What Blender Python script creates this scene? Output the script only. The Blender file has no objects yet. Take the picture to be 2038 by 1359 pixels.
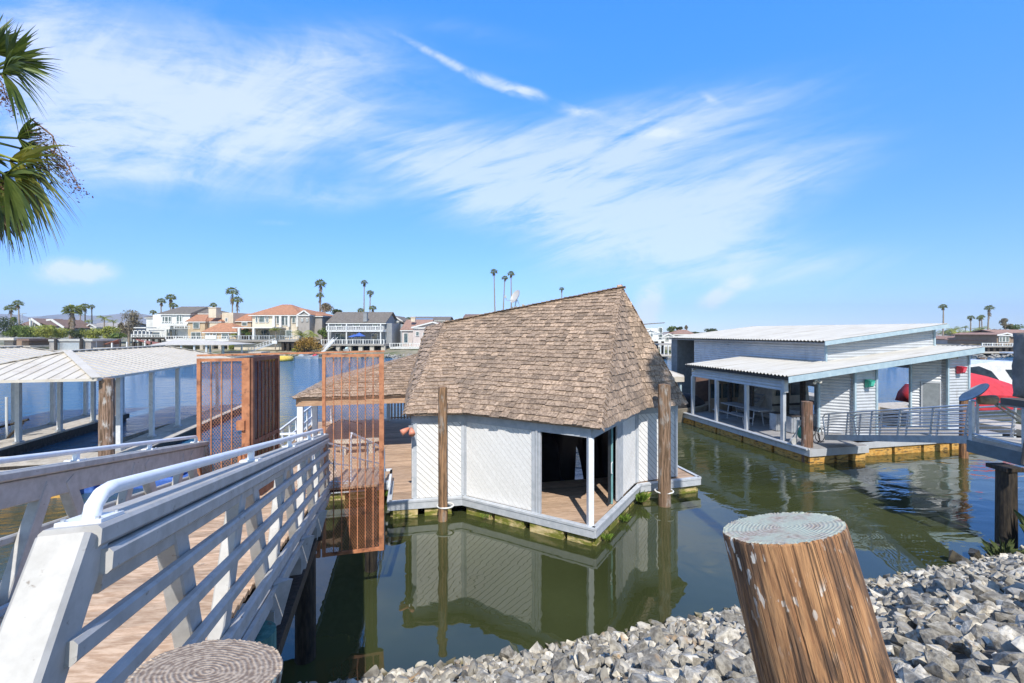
import bpy, bmesh, math, random
from math import sin, cos, pi, radians, sqrt, atan2
from mathutils import Vector, Matrix
random.seed(7)
SC = bpy.context.scene
COL = SC.collection
H = 4.9            # camera height above the water
F = 900.0          # focal length in photo pixels (2038 wide)
HOR = 660.0
# ---------------------------------------------------------------- camera
cd = bpy.data.cameras.new('camera'); cam = bpy.data.objects.new('camera', cd); COL.objects.link(cam)
cam.location = (0, 0, H); cam.rotation_euler = (radians(90), 0, 0)
cd.sensor_width = 36; cd.lens = 36*F/2038; cd.shift_y = -(679.5-HOR)/2038
cd.clip_start = 0.05; cd.clip_end = 9000
SC.camera = cam
# ---------------------------------------------------------------- exposure
SC.view_settings.view_transform = 'Standard'; SC.view_settings.look = 'None'
SC.view_settings.exposure = 0.54; SC.view_settings.gamma = 1
SC.cycles.max_bounces = 6; SC.cycles.transparent_max_bounces = 8
# ---------------------------------------------------------------- sky
W = bpy.data.worlds.new("World"); SC.world = W; W.use_nodes = True
wt = W.node_tree; wt.nodes.clear()
class NX:
    def __init__(s, t): s.t = t
    def n(s, ty, **k):
        o = s.t.nodes.new(ty)
        for a, b in k.items(): setattr(o, a, b)
        return o
    def put(s, sock, v):
        if isinstance(v, (int, float)): sock.default_value = v
        elif isinstance(v, (tuple, list)): sock.default_value = v
        else: s.t.links.new(v, sock)
    def m(s, op, a, b=0.0, c=0.0, clamp=False):
        o = s.n('ShaderNodeMath', operation=op); o.use_clamp = clamp
        s.put(o.inputs[0], a); s.put(o.inputs[1], b); s.put(o.inputs[2], c)
        return o.outputs[0]
    def mr(s, v, a, b, c=0.0, d=1.0):
        o = s.n('ShaderNodeMapRange', interpolation_type='SMOOTHSTEP')
        for i, x in enumerate((v, a, b, c, d)): s.put(o.inputs[i], x)
        return o.outputs[0]
    def mix(s, f, a, b, mode='MIX'):
        o = s.n('ShaderNodeMix', data_type='RGBA', blend_type=mode)
        s.put(o.inputs[0], f)
        s.put(o.inputs[6], a if not isinstance(a, tuple) else (*a[:3], 1)); s.put(o.inputs[7], b if not isinstance(b, tuple) else (*b[:3], 1))
        return o.outputs[2]
    def xyz(s, x, y, z=0.0):
        o = s.n('ShaderNodeCombineXYZ'); s.put(o.inputs[0], x); s.put(o.inputs[1], y); s.put(o.inputs[2], z); return o.outputs[0]
    def noise(s, v, scale, detail=4, rough=.5, dist=0.0, color=False):
        o = s.n('ShaderNodeTexNoise'); s.put(o.inputs['Vector'], v); o.inputs['Scale'].default_value = scale
        o.inputs['Detail'].default_value = detail; o.inputs['Roughness'].default_value = rough; o.inputs['Distortion'].default_value = dist
        return o.outputs['Color' if color else 'Fac']
SUN_EL = 48.0
SUN = Vector((.106, -.99, 0)).normalized()*cos(radians(SUN_EL)) + Vector((0, 0, sin(radians(SUN_EL))))
x = NX(wt)
sky = x.n('ShaderNodeTexSky', sky_type='NISHITA'); sky.sun_disc = False
sky.sun_elevation = radians(SUN_EL); sky.sun_rotation = atan2(SUN.x, SUN.y)
sky.air_density = 1.0; sky.dust_density = 0.0; sky.ozone_density = 2.5
tc = x.n('ShaderNodeTexCoord'); sp = x.n('ShaderNodeSeparateXYZ'); wt.links.new(tc.outputs['Generated'], sp.inputs[0])
dx, dy, dz = sp.outputs
ay = x.m('MAXIMUM', dy, 0.06)
a = x.m('DIVIDE', dx, ay); b = x.m('DIVIDE', dz, ay)         # bearings on the northern half of the sky
def blob(px, py, rx, ry, ang=0.0, soft=1.0):
    ca, sa = cos(radians(ang)), sin(radians(ang))
    A = x.m('SUBTRACT', a, (px-1019)/F); B = x.m('SUBTRACT', b, (HOR-py)/F)
    u = x.m('DIVIDE', x.m('ADD', x.m('MULTIPLY', A, ca), x.m('MULTIPLY', B, sa)), rx/F)
    v = x.m('DIVIDE', x.m('SUBTRACT', x.m('MULTIPLY', B, ca), x.m('MULTIPLY', A, sa)), ry/F)
    d = x.m('ADD', x.m('MULTIPLY', u, u), x.m('MULTIPLY', v, v))
    return x.m('MULTIPLY', x.m('EXPONENT', x.m('MULTIPLY', d, -1.0)), soft)
def wisp(ang, sx, sy, scale, dist, seed, detail=11, rough=.66):
    ca, sa = cos(radians(ang)), sin(radians(ang))
    u = x.m('ADD', x.m('MULTIPLY', a, ca*sx), x.m('MULTIPLY', b, sa*sx))
    v = x.m('SUBTRACT', x.m('MULTIPLY', b, ca*sy), x.m('MULTIPLY', a, sa*sy))
    return x.noise(x.xyz(u, v, seed), scale, detail, rough, dist)
def addl(l):
    r = l[0]
    for q in l[1:]: r = x.m('ADD', r, q)
    return r
# broad veil on the left, fan of cirrus in the middle, small puffs low down
mA = addl([blob(220, 150, 400, 150, -8, 1.0), blob(440, 270, 420, 105, 8, .9), blob(640, 110, 160, 60, 10, .7), blob(120, 240, 260, 90, 0, .6), blob(660, 390, 120, 30, 0, .75), blob(60, 90, 120, 80, 0, .5), blob(300, 345, 120, 18, -5, .5)])
nA = x.m('ADD', x.m('MULTIPLY', wisp(14, 1.0, 2.2, 2.2, 1.1, 3.1), .65), x.m('MULTIPLY', wisp(-6, 1.2, 4.5, 5.0, .8, 8.1), .35))
cA = x.mr(x.m('MULTIPLY', x.m('ADD', nA, -.27), mA), .0, .40)
mB = addl([blob(1010, 365, 330, 75, -18, 1.0), blob(1290, 460, 330, 95, -12, .95), blob(1450, 400, 300, 70, 22, .9), blob(1250, 255, 400, 60, 12, .7), blob(1180, 330, 400, 90, 0, .35), blob(1280, 300, 240, 60, 16, .45), blob(1600, 530, 260, 35, 6, .35), blob(930, 60, 200, 25, -10, .25)])
nB = x.m('ADD', x.m('MULTIPLY', wisp(20, .9, 5.5, 2.6, .9, 13.1), .7), x.m('MULTIPLY', wisp(10, 1.5, 7.0, 5.0, .6, 18.1), .3))
cB = x.mr(x.m('MULTIPLY', x.m('ADD', nB, -.28), mB), .0, .36)
mC = addl([blob(990, 165, 85, 15, -20, 1.0), blob(1055, 185, 40, 12, -12, .7), blob(860, 105, 110, 10, -28, .8), blob(150, 540, 80, 28, 0, 1.7), blob(1292, 606, 48, 30, 70, 1.9), blob(1440, 585, 62, 20, 28, 1.6), blob(1160, 222, 60, 15, -10, .7), blob(1310, 265, 50, 14, 0, .8), blob(1420, 200, 40, 12, -30, .6), blob(545, 442, 60, 10, 0, .5)])
nC = wisp(0, 1.6, 2.2, 9.0, .6, 23.0, 6, .6)
cC = x.mr(x.m('MULTIPLY', x.m('ADD', nC, -.10), mC), .08, .60)
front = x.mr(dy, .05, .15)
cl = x.m('MULTIPLY', x.m('MINIMUM', addl([x.m('MULTIPLY', cA, .58), x.m('MULTIPLY', cB, .50), x.m('MULTIPLY', cC, .60)]), .66), front)
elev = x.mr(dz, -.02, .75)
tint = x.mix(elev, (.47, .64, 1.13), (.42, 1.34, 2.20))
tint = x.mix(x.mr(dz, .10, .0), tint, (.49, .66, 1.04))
tint = x.mix(x.mr(x.m('SUBTRACT', dz, x.m('MULTIPLY', dy, 1.2)), .25, .75), tint, (1.0, .98, .95))   # unseen sky overhead and behind, neutral tint added to cut blue ambient light
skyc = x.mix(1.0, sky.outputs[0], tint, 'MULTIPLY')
cloudcol = (6.1, 6.25, 6.8)
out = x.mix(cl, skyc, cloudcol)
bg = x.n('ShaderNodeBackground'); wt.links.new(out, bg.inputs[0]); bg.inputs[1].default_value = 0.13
wo = x.n('ShaderNodeOutputWorld'); wt.links.new(bg.outputs[0], wo.inputs[0])
# ---------------------------------------------------------------- sun
sl = bpy.data.lights.new('sun', 'SUN'); sl.energy = 3.7; sl.angle = radians(.5); sl.color = (1, .955, .88)
so = bpy.data.objects.new('sun', sl); COL.objects.link(so); so.location = (3, -20, 40)
so.rotation_euler = (-SUN).to_track_quat('-Z', 'Y').to_euler()
# ================================================================ helpers
TH = radians(12.6)          # every dock, float and bank line runs in this direction: frame 'D'
def D2W(p): return Vector((p[0]*cos(TH)-p[1]*sin(TH), p[0]*sin(TH)+p[1]*cos(TH), p[2] if len(p) > 2 else 0))
def at(px, py, Y): return Vector(((px-1019)/F*Y, Y, H+(HOR-py)/F*Y))
def W2D(p): return Vector((p[0]*cos(TH)+p[1]*sin(TH), -p[0]*sin(TH)+p[1]*cos(TH), p[2] if len(p) > 2 else 0))
INFO = {}
def setp(o, label=None, cat=None, group=None, kind=None):
    if label: o['label'] = label
    if cat: o['category'] = cat
    if group: o['group'] = group
    if kind: o['kind'] = kind
    return o
def thing(name, label, cat, o=(0, 0, 0), th=0.0, group=None):
    e = bpy.data.objects.new(name, None); COL.objects.link(e); e.empty_display_size = .3
    o = Vector(o); e.location = Matrix.Rotation(th, 3, 'Z') @ o; e.rotation_euler = (0, 0, th)
    INFO[e.name] = (o, th)
    return setp(e, label, cat, group)
def copy_tree(o, loc, rz=None, label=None, group=None, scale=None, parent=None):
    c = o.copy(); COL.objects.link(c)
    if parent is None:
        c.location = loc
        if rz is not None: c.rotation_euler = (0, 0, rz)
        if scale: c.scale = (scale,)*3
        if label: c['label'] = label
        if group: c['group'] = group
    else: c.parent = parent
    for ch in list(o.children): copy_tree(ch, None, parent=c)
    return c
class MB:
    def __init__(s): s.v = []; s.f = []; s.r = []; s.log = None
    def add(s, vs, fs, r=None):
        n = len(s.v); s.v += [tuple(q) for q in vs]
        if s.log is not None: s.log.append((n, len(s.v), len(s.f), len(s.f)+len(fs)))
        if r is None: r = random.random()
        for f in fs: s.f.append(tuple(n+i for i in f)); s.r.append(r)
        return s
    def poly(s, vs, r=None): return s.add(vs, [tuple(range(len(vs)))], r)
    def box(s, a, b, r=None):
        (x0, y0, z0), (x1, y1, z1) = a, b
        x0, x1 = min(x0, x1), max(x0, x1); y0, y1 = min(y0, y1), max(y0, y1); z0, z1 = min(z0, z1), max(z0, z1)
        return s.add([(x0,y0,z0),(x1,y0,z0),(x1,y1,z0),(x0,y1,z0),(x0,y0,z1),(x1,y0,z1),(x1,y1,z1),(x0,y1,z1)],
            [(3,2,1,0),(4,5,6,7),(0,1,5,4),(1,2,6,5),(2,3,7,6),(3,0,4,7)], r)
    def beam(s, p, q, w, h, up=(0, 0, 1), r=None, bev=0):
        p, q = Vector(p), Vector(q); d = (q-p)
        if d.length < 1e-6: return s
        d.normalize(); up = Vector(up); sd = d.cross(up)
        if sd.length < 1e-4: sd = d.cross(Vector((1, 0, 0)))
        sd.normalize(); u = sd.cross(d); w /= 2; h /= 2
        if bev:
            c = [(-w+bev,-h),(w-bev,-h),(w,-h+bev),(w,h-bev),(w-bev,h),(-w+bev,h),(-w,h-bev),(-w,-h+bev)]
        else: c = [(-w,-h),(w,-h),(w,h),(-w,h)]
        n = len(c)
        vs = [p+sd*i+u*j for i, j in c]+[q+sd*i+u*j for i, j in c]
        return s.add(vs, [tuple(range(n)), tuple(range(2*n-1, n-1, -1))]+[(i, i+n, (i+1)%n+n, (i+1)%n) for i in range(n)], r)
    def tube(s, pts, rad, n=10, caps=True, r=None):
        pts = [Vector(p) for p in pts]
        if isinstance(rad, (int, float)): rad = [rad]*len(pts)
        vs = []; fs = []; prev = None
        for i, p in enumerate(pts):
            d = (pts[min(i+1, len(pts)-1)]-pts[max(i-1, 0)]).normalized()
            if prev is None:
                prev = d.cross(Vector((0, 0, 1)))
                if prev.length < 1e-3: prev = d.cross(Vector((1, 0, 0)))
            prev = (prev-d*prev.dot(d)).normalized(); u = d.cross(prev)
            for k in range(n):
                t = 2*pi*k/n; vs.append(p+(prev*cos(t)+u*sin(t))*rad[i])
        for i in range(len(pts)-1):
            for k in range(n):
                a = i*n+k; b = i*n+(k+1)%n; fs.append((a, b, b+n, a+n))
        if caps: fs += [tuple(range(n-1, -1, -1)), tuple(range((len(pts)-1)*n, len(pts)*n))]
        return s.add(vs, fs, r)
    def prism(s, pts, z0, z1, r=None):      # plan polygon extruded
        n = len(pts)
        return s.add([(p[0], p[1], z0) for p in pts]+[(p[0], p[1], z1) for p in pts],
            [tuple(range(n-1, -1, -1)), tuple(range(n, 2*n))]+[(i, (i+1)%n, (i+1)%n+n, i+n) for i in range(n)], r)
    def slab(s, pts, n, t, r=None):         # 3D polygon with thickness along vector n
        m = len(pts); n = Vector(n)*t; pts = [Vector(p) for p in pts]
        return s.add(pts+[p+n for p in pts], [tuple(range(m-1, -1, -1)), tuple(range(m, 2*m))]+[(i, (i+1)%m, (i+1)%m+m, i+m) for i in range(m)], r)
    def ell(s, c, rad, nu=12, nv=8, r=None, zmin=-1.0):
        vs = []; fs = []
        for j in range(nv+1):
            ph = -pi/2+pi*j/nv
            for i in range(nu):
                t = 2*pi*i/nu; vs.append((c[0]+rad[0]*cos(ph)*cos(t), c[1]+rad[1]*cos(ph)*sin(t), c[2]+rad[2]*max(sin(ph), zmin)))
        for j in range(nv):
            for i in range(nu):
                a = j*nu+i; b = j*nu+(i+1)%nu; fs.append((a, b, b+nu, a+nu))
        return s.add(vs, fs, r)
    def corr(s, o, along, across, n, amp, nrm):   # corrugated sheet: ribs run along 'along', repeat over 'across'
        o, along, across, nrm = map(Vector, (o, along, across, nrm)); seg = 6
        vs = []; fs = []
        for i in range(n*seg+1):
            p = o+across*(i/(n*seg))+nrm*(amp*sin(2*pi*i/seg)); vs += [p, p+along]
        for i in range(n*seg): fs.append((2*i, 2*i+1, 2*i+3, 2*i+2))
        return s.add(vs, fs)
    def build(s, name, mat, parent=None, smooth=False, o=(0, 0, 0), th=0.0, label=None, cat=None, group=None, kind=None):
        if parent is not None:
            rt = parent
            while rt.parent: rt = rt.parent
            o = INFO[rt.name][0]
        o = Vector(o)
        me = bpy.data.meshes.new(name)
        me.from_pydata([(q[0]-o.x, q[1]-o.y, q[2]-o.z) for q in s.v], [], s.f)
        at_ = me.attributes.new('rnd', 'FLOAT', 'FACE'); at_.data.foreach_set('value', s.r)
        if smooth: me.polygons.foreach_set('use_smooth', [True]*len(me.polygons))
        me.materials.append(mat); me.update()
        ob = bpy.data.objects.new(name, me); COL.objects.link(ob)
        if parent is not None: ob.parent = parent
        else:
            ob.location = Matrix.Rotation(th, 3, 'Z') @ o; ob.rotation_euler = (0, 0, th); INFO[ob.name] = (o, th)
        return setp(ob, label, cat, group, kind)
def part(name, fn, mat, parent, **k):
    m = MB(); fn(m); return m.build(name, mat, parent, **k)
# ---------------------------------------------------------------- materials
MATS = {}
def mat(name, c1, c2=None, rough=.7, scale=5.0, st=(1, 1, 1), bump=.15, bd=.01, rnd=0.0, metal=0.0, dirt=None, dscale=2.0, dthr=(.52, .7), dst=(1, 1, 1), detail=6, world=False, lo=.35, hi=.65, spec=.5, trans=None):
    if name in MATS: return MATS[name]
    m = bpy.data.materials.new(name); m.use_nodes = True; t = m.node_tree; y = NX(t)
    p = t.nodes['Principled BSDF']
    tcn = y.n('ShaderNodeTexCoord'); src = tcn.outputs['Object']
    mp = y.n('ShaderNodeMapping'); t.links.new(src, mp.inputs[0]); mp.inputs['Scale'].default_value = st
    atr = y.n('ShaderNodeAttribute', attribute_name='rnd')
    off = y.xyz(y.m('MULTIPLY', atr.outputs['Fac'], 37.0 if rnd else 0.0), 0.0, 0.0)
    va = y.n('ShaderNodeVectorMath', operation='ADD'); t.links.new(mp.outputs[0], va.inputs[0]); t.links.new(off, va.inputs[1])
    vec = va.outputs[0]
    nz = y.noise(vec, scale, detail, .62)
    f = y.mr(nz, lo, hi)
    c = y.mix(f, tuple(c1), tuple(c2 or c1))
    if rnd:
        k = y.m('ADD', y.m('MULTIPLY', atr.outputs['Fac'], 2*rnd), 1-rnd)
        c = y.mix(1.0, c, y.xyz(k, k, k), 'MULTIPLY')
    if dirt:
        mp2 = y.n('ShaderNodeMapping'); t.links.new(src, mp2.inputs[0]); mp2.inputs['Scale'].default_value = dst
        dn = y.noise(mp2.outputs[0], dscale, 7, .65)
        c = y.mix(y.mr(dn, dthr[0], dthr[1]), c, tuple(dirt))
    t.links.new(c, p.inputs['Base Color'])
    p.inputs['Roughness'].default_value = rough; p.inputs['Metallic'].default_value = metal; p.inputs['Specular IOR Level'].default_value = spec
    if bump:
        bn = y.n('ShaderNodeBump'); bn.inputs['Strength'].default_value = bump; bn.inputs['Distance'].default_value = bd
        t.links.new(nz, bn.inputs['Height']); t.links.new(bn.outputs[0], p.inputs['Normal'])
    if trans:
        tr = y.n('ShaderNodeBsdfTranslucent'); t.links.new(c, tr.inputs[0]); ms = y.n('ShaderNodeMixShader'); ms.inputs[0].default_value = trans
        t.links.new(p.outputs[0], ms.inputs[1]); t.links.new(tr.outputs[0], ms.inputs[2]); t.links.new(ms.outputs[0], t.nodes['Material Output'].inputs[0])
    MATS[name] = m
    return m
def parts(name, fn, mat, parent, **k):      # every primitive added by fn becomes a part of its own
    m = MB(); m.log = []; fn(m); out = []
    for (v0, v1, f0, f1) in m.log:
        b_ = MB(); b_.v = m.v[v0:v1]; b_.f = [tuple(i-v0 for i in f) for f in m.f[f0:f1]]; b_.r = m.r[f0:f1]; out.append(b_.build(name, mat, parent, **k))
    return out
def bevel(o, w=.006, seg=2):
    b = o.modifiers.new('bevel', 'BEVEL'); b.width = w; b.segments = seg; b.limit_method = 'ANGLE'; return o

M = {}
M['grey_paint'] = mat('painted wood grey', (.385,.37,.345), (.475,.46,.435), .55, 9, (1,1,1), .35, .004, dirt=(.20,.17,.14), dscale=17, dthr=(.62,.72), dst=(1,1,1.6))
M['grey_trim'] = mat('trim blue grey', (.42,.45,.48), (.52,.54,.57), .6, 6, (1,1,1), .2, .004, dirt=(.25,.24,.22), dscale=9, dthr=(.66,.8))
M['white_metal'] = mat('white enamel pipe', (.74,.77,.80), (.82,.84,.86), .35, 12, bump=.1, bd=.002, dirt=(.45,.42,.38), dscale=22, dthr=(.68,.76))
M['deck'] = mat('weathered plank', (.33,.215,.14), (.52,.37,.255), .8, 3.0, (1.2,14,14), .6, .006, rnd=.22, dirt=(.14,.10,.075), dscale=2.5, dthr=(.55,.8), dst=(1,6,1))
M['deckv'] = mat('weathered plank across', (.30,.205,.14), (.46,.345,.25), .8, 3.0, (14,1.2,14), .6, .006, rnd=.22, dirt=(.14,.10,.075), dscale=2.5, dthr=(.55,.8), dst=(6,1,1))
M['shingle'] = mat('cedar shingle', (.20,.138,.095), (.43,.315,.225), .85, 4.0, (4,4,2.5), .8, .01, rnd=.36, dirt=(.135,.105,.08), dscale=.75, dthr=(.53,.78))
M['rust'] = mat('rust paint', (.38,.15,.07), (.52,.225,.11), .65, 8, bump=.4, bd=.004, dirt=(.15,.06,.035), dscale=7, dthr=(.50,.68))
M['pile'] = mat('treated pile', (.10,.062,.035), (.32,.20,.115), .85, 3.2, (9,9,.7), .9, .02, dirt=(.42,.38,.33), dscale=2.2, dthr=(.56,.7), dst=(3,3,.9))
M['pile_dark'] = mat('dark wet pile', (.02,.016,.012), (.06,.045,.03), .7, 4, (5,5,1), .8, .02)
M['concrete'] = mat('dock concrete', (.42,.38,.32), (.55,.50,.43), .85, 5, bump=.2, bd=.004, dirt=(.3,.27,.23), dscale=1.5)
M['dockside'] = mat('dark dock side', (.025,.025,.027), (.09,.085,.08), .85, 9, bump=.8, bd=.03)
M['foam'] = mat('orange float foam', (.55,.27,.05), (.66,.40,.11), .85, 6, bump=.6, bd=.02, dirt=(.14,.09,.035), dscale=3, dthr=(.5,.62), dst=(1,1,5))
M['foam_moss'] = mat('mossy float foam', (.50,.38,.16), (.62,.50,.27), .85, 6, bump=.8, bd=.03, dirt=(.16,.17,.02), dscale=2.4, dthr=(.40,.56), dst=(1,1,3))
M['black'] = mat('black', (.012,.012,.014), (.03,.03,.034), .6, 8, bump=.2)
M['beige_roof'] = mat('cream metal roof', (.56,.51,.43), (.62,.57,.49), .5, 2, bump=.05, bd=.002, dirt=(.50,.44,.36), dscale=1.2)
M['post_white'] = mat('pale dock post', (.58,.60,.60), (.68,.70,.70), .5, 5, bump=.1, bd=.003, dirt=(.38,.34,.28), dscale=4, dthr=(.6,.75))
M['galv'] = mat('galvanised aluminium', (.46,.48,.50), (.58,.60,.62), .4, 6, metal=.55, bump=.08, bd=.002)
M['corr_wall'] = mat('corrugated siding', (.50,.515,.53), (.57,.585,.60), .45, 3, bump=.03, bd=.002, metal=.15, dirt=(.36,.35,.33), dscale=1.6, dthr=(.55,.8), dst=(2.5,2.5,.5))
M['corr_roof'] = mat('corrugated pale roof', (.46,.44,.40), (.54,.52,.48), .5, 1.6, (.4,6,1), bump=.05, bd=.003, dirt=(.36,.32,.26), dscale=1.1, dthr=(.5,.72), dst=(.3,7,1))
M['blue_trim'] = mat('blue grey fascia', (.34,.45,.51), (.42,.53,.58), .55, 4, bump=.1, bd=.003, dirt=(.5,.5,.48), dscale=12, dthr=(.7,.8))
M['deck_grey'] = mat('grey deck boards', (.27,.26,.26), (.36,.35,.34), .75, 3, (1,8,8), .4, .004, rnd=.12)
M['dark_glass'] = mat('dark boat window', (.02,.03,.045), (.04,.06,.08), .15, 1.5, bump=.0, spec=.3)
M['glass'] = mat('window glass', (.035,.06,.075), (.10,.15,.17), .08, 1.5, bump=.0, spec=.8)
M['teal'] = mat('teal door edge', (.17,.40,.42), (.24,.48,.48), .5, 5)
M['rope'] = mat('white hoop', (.62,.62,.60), (.78,.78,.76), .6, 14, bump=.3, bd=.003)
def plain(name, c, rough=.7, d=.12, **k): return mat(name, tuple(q*(1-d) for q in c), tuple(min(.9, q*(1+d)) for q in c), rough, **k)
# ================================================================ water, banks, hills
def water_mat():
    m = bpy.data.materials.new('harbour water'); m.use_nodes = True; t = m.node_tree; y = NX(t); p = t.nodes['Principled BSDF']
    g = y.n('ShaderNodeNewGeometry'); s = y.n('ShaderNodeSeparateXYZ'); t.links.new(g.outputs['Position'], s.inputs[0])
    X, Y, Z = s.outputs
    v = y.m('ADD', y.m('MULTIPLY', X, -sin(TH)), y.m('MULTIPLY', Y, cos(TH)))
    u = y.m('ADD', y.m('MULTIPLY', X, cos(TH)), y.m('MULTIPLY', Y, sin(TH)))
    nlow = y.noise(y.xyz(X, Y, 0.0), .35, 3, .5)
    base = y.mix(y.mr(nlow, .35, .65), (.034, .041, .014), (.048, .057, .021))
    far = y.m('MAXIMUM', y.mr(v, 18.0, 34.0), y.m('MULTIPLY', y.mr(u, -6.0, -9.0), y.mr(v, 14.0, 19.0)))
    base = y.mix(far, base, (.035, .135, .27))  # blue in the colour stands in for sky reflected by far ripples
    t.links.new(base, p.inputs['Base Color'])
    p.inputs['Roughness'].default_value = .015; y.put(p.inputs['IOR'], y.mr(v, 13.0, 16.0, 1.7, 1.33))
    r1 = y.noise(y.xyz(u, y.m('MULTIPLY', v, 2.2), 1.0), 2.2, 5, .6, .3)
    r2 = y.noise(y.xyz(u, y.m('MULTIPLY', v, 1.8), 4.0), .55, 3, .5, .5)
    h = y.m('ADD', r1, y.m('MULTIPLY', r2, 2.0))
    calm = y.noise(y.xyz(X, Y, 7.0), 1.3, 2, .5, .8)
    # ripples grow with the distance from the sheltered bank, and in the open basin on the left
    amp = y.m('MAXIMUM', y.m('MAXIMUM', y.mr(v, 19.0, 32.0), y.m('MULTIPLY', y.mr(v, 13.5, 18.0), y.mr(u, 9.5, 7.5))), y.m('MULTIPLY', y.mr(u, -5.0, -10.0), y.mr(v, 9.0, 16.0)))
    nearr = y.m('MULTIPLY', y.mr(u, 7.5, 12.0), y.mr(v, 7.5, 10.5))
    patch = y.mr(y.noise(y.xyz(u, y.m('MULTIPLY', v, 2.5), 2.0), .5, 3, .5, .6), .40, .62)
    st = y.m('ADD', y.m('MULTIPLY', amp, .12), y.m('MULTIPLY', y.m('MULTIPLY', nearr, patch), .007))
    hh = y.m('ADD', y.m('MULTIPLY', h, st), y.m('MULTIPLY', calm, .0045))
    b = y.n('ShaderNodeBump'); b.inputs['Distance'].default_value = 1.0; b.inputs['Strength'].default_value = 1.0
    t.links.new(hh, b.inputs['Height']); t.links.new(b.outputs[0], p.inputs['Normal'])
    return m
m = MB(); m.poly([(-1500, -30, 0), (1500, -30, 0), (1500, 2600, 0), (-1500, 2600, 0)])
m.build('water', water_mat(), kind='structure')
# near bank: one sheet following the shoreline direction
M['earth'] = mat('bank earth', (.10,.09,.075), (.20,.18,.155), .95, 3, bump=.8, bd=.05)
def bank_z(v, u=0.0):
    v -= max(0.0, min(u, 20)-1.5)*.058
    if v < 1.3: return 3.2
    return 3.2-(v-1.3)*.598
m = MB(); us = [-60+i*2 for i in range(61)]; vs_ = [-40, -10, 0, 1.3, 2.2, 3.2, 4.2, 5.2, 6.2, 7.4, 9, 12]
V = [(u, v, bank_z(v, u)-.10) for u in us for v in vs_]; n = len(vs_)
m.add(V, [(i*n+j, (i+1)*n+j, (i+1)*n+j+1, i*n+j+1) for i in range(len(us)-1) for j in range(n-1)])
m.build('near_bank', M['earth'], th=TH, kind='structure')
# riprap stones
M['rock'] = mat('broken grey stone', (.23,.205,.165), (.52,.48,.40), .85, 6, bump=.9, bd=.02, rnd=.55, dirt=(.42,.27,.14), dscale=1.1, dthr=(.58,.68))
def rockmesh(seed, s=1.0):
    R = random.Random(seed); bm = bmesh.new()
    ax = (R.uniform(.7, 1.2), R.uniform(.5, .9), R.uniform(.35, .65))
    for i in range(13):
        d = Vector((R.gauss(0, 1), R.gauss(0, 1), R.gauss(0, 1))).normalized()
        l = R.uniform(.75, 1.0); q = max(abs(d.x), abs(d.y), abs(d.z)); d = d*(1-.5)+d/q*.5
        bm.verts.new((d.x*ax[0]*l*s/2, d.y*ax[1]*l*s/2, d.z*ax[2]*l*s/2))
    r = bmesh.ops.convex_hull(bm, input=bm.verts)
    junk = list({g for g in r['geom_interior']+r['geom_unused'] if isinstance(g, bmesh.types.BMVert)})
    bmesh.ops.delete(bm, geom=junk, context='VERTS')
    bm.verts.index_update()
    out = ([v.co.copy() for v in bm.verts], [tuple(v.index for v in f.verts) for f in bm.faces]); bm.free(); return out
ROCKS = [rockmesh(100+i) for i in range(22)]
R = random.Random(5); cand = []
def rock_ok(w):
    return w.y > .8 and abs(w.x/w.y) < 1.25
step = .118
v = 1.0
while v < 7.9:
    u = -5.5
    while u < 15:
        uu = u+R.uniform(-.06, .06); vv = v+R.uniform(-.06, .06); w = D2W((uu, vv))
        if rock_ok(w):
            sz = (.085+.14*R.random())*(1.7 if R.random() < .17 else 1)*(1.2-.045*vv)
            z = bank_z(vv, uu)+R.uniform(-.015, .05)
            y_px = HOR+F*(H-z)/w.y
            ve = vv-max(0.0, min(uu, 20)-1.5)*.058
            if ve < 7.0 and (ve < 6.75 or R.random() < .4) and not (w.x < -2.7 and vv > 6.2):
                cand.append((w.length, uu, vv, z, sz, w, y_px))
        u += step
    v += step
M['rock_wet'] = M['rock']
# stones under the gangway's end piles stay clear; the 300 that show largest are objects of their own
def inview(c): return c[5].y > .5 and abs((c[5].x/c[5].y)) < 1.15 and c[6] < 1400 and not (c[5].x < -.35 and c[5].y < 6.0)
cand.sort(key=lambda c: -(c[4]/max(c[5].y, .5)) if inview(c) else 1)
big = cand[:300]; rest = cand[300:]
meshes = []
for i, (vs, fs) in enumerate(ROCKS):
    mm = MB(); mm.add(vs, fs, R.random()); meshes.append(mm)
rock_me = []
for i, mm in enumerate(meshes):
    me = bpy.data.meshes.new('riprap_stone'); me.from_pydata(mm.v, [], mm.f)
    a_ = me.attributes.new('rnd', 'FLOAT', 'FACE'); a_.data.foreach_set('value', mm.r); me.materials.append(M['rock']); me.update(); rock_me.append(me)
for c in big:
    o = bpy.data.objects.new('riprap_stone', R.choice(rock_me)); COL.objects.link(o)
    o.location = (c[5].x, c[5].y, c[3]+.02); o.rotation_euler = (R.uniform(-.8, .8), R.uniform(-.8, .8), R.uniform(0, 6.28)); o.scale = (c[4],)*3
    setp(o, 'large angular pale grey stone on the near bank beside and below the leaning brown pile', 'stone', 'large riprap stones nearest on the bank')
mm = MB()
def add_rock(mm, p, s, rn=None):
    vs, fs = R.choice(ROCKS); E = Matrix.Rotation(R.uniform(0, 6.28), 3, 'Z') @ Matrix.Rotation(R.uniform(-.8, .8), 3, 'X') @ Matrix.Rotation(R.uniform(-.8, .8), 3, 'Y')
    mm.add([(E @ q)*s+p for q in vs], fs, R.random() if rn is None else rn)
for c in rest: add_rock(mm, Vector((c[5].x, c[5].y, c[3])), c[4])
mm.build('riprap', M['rock'], kind='stuff', label='bank of broken pale grey stones along the near shore', cat='riprap')
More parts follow.
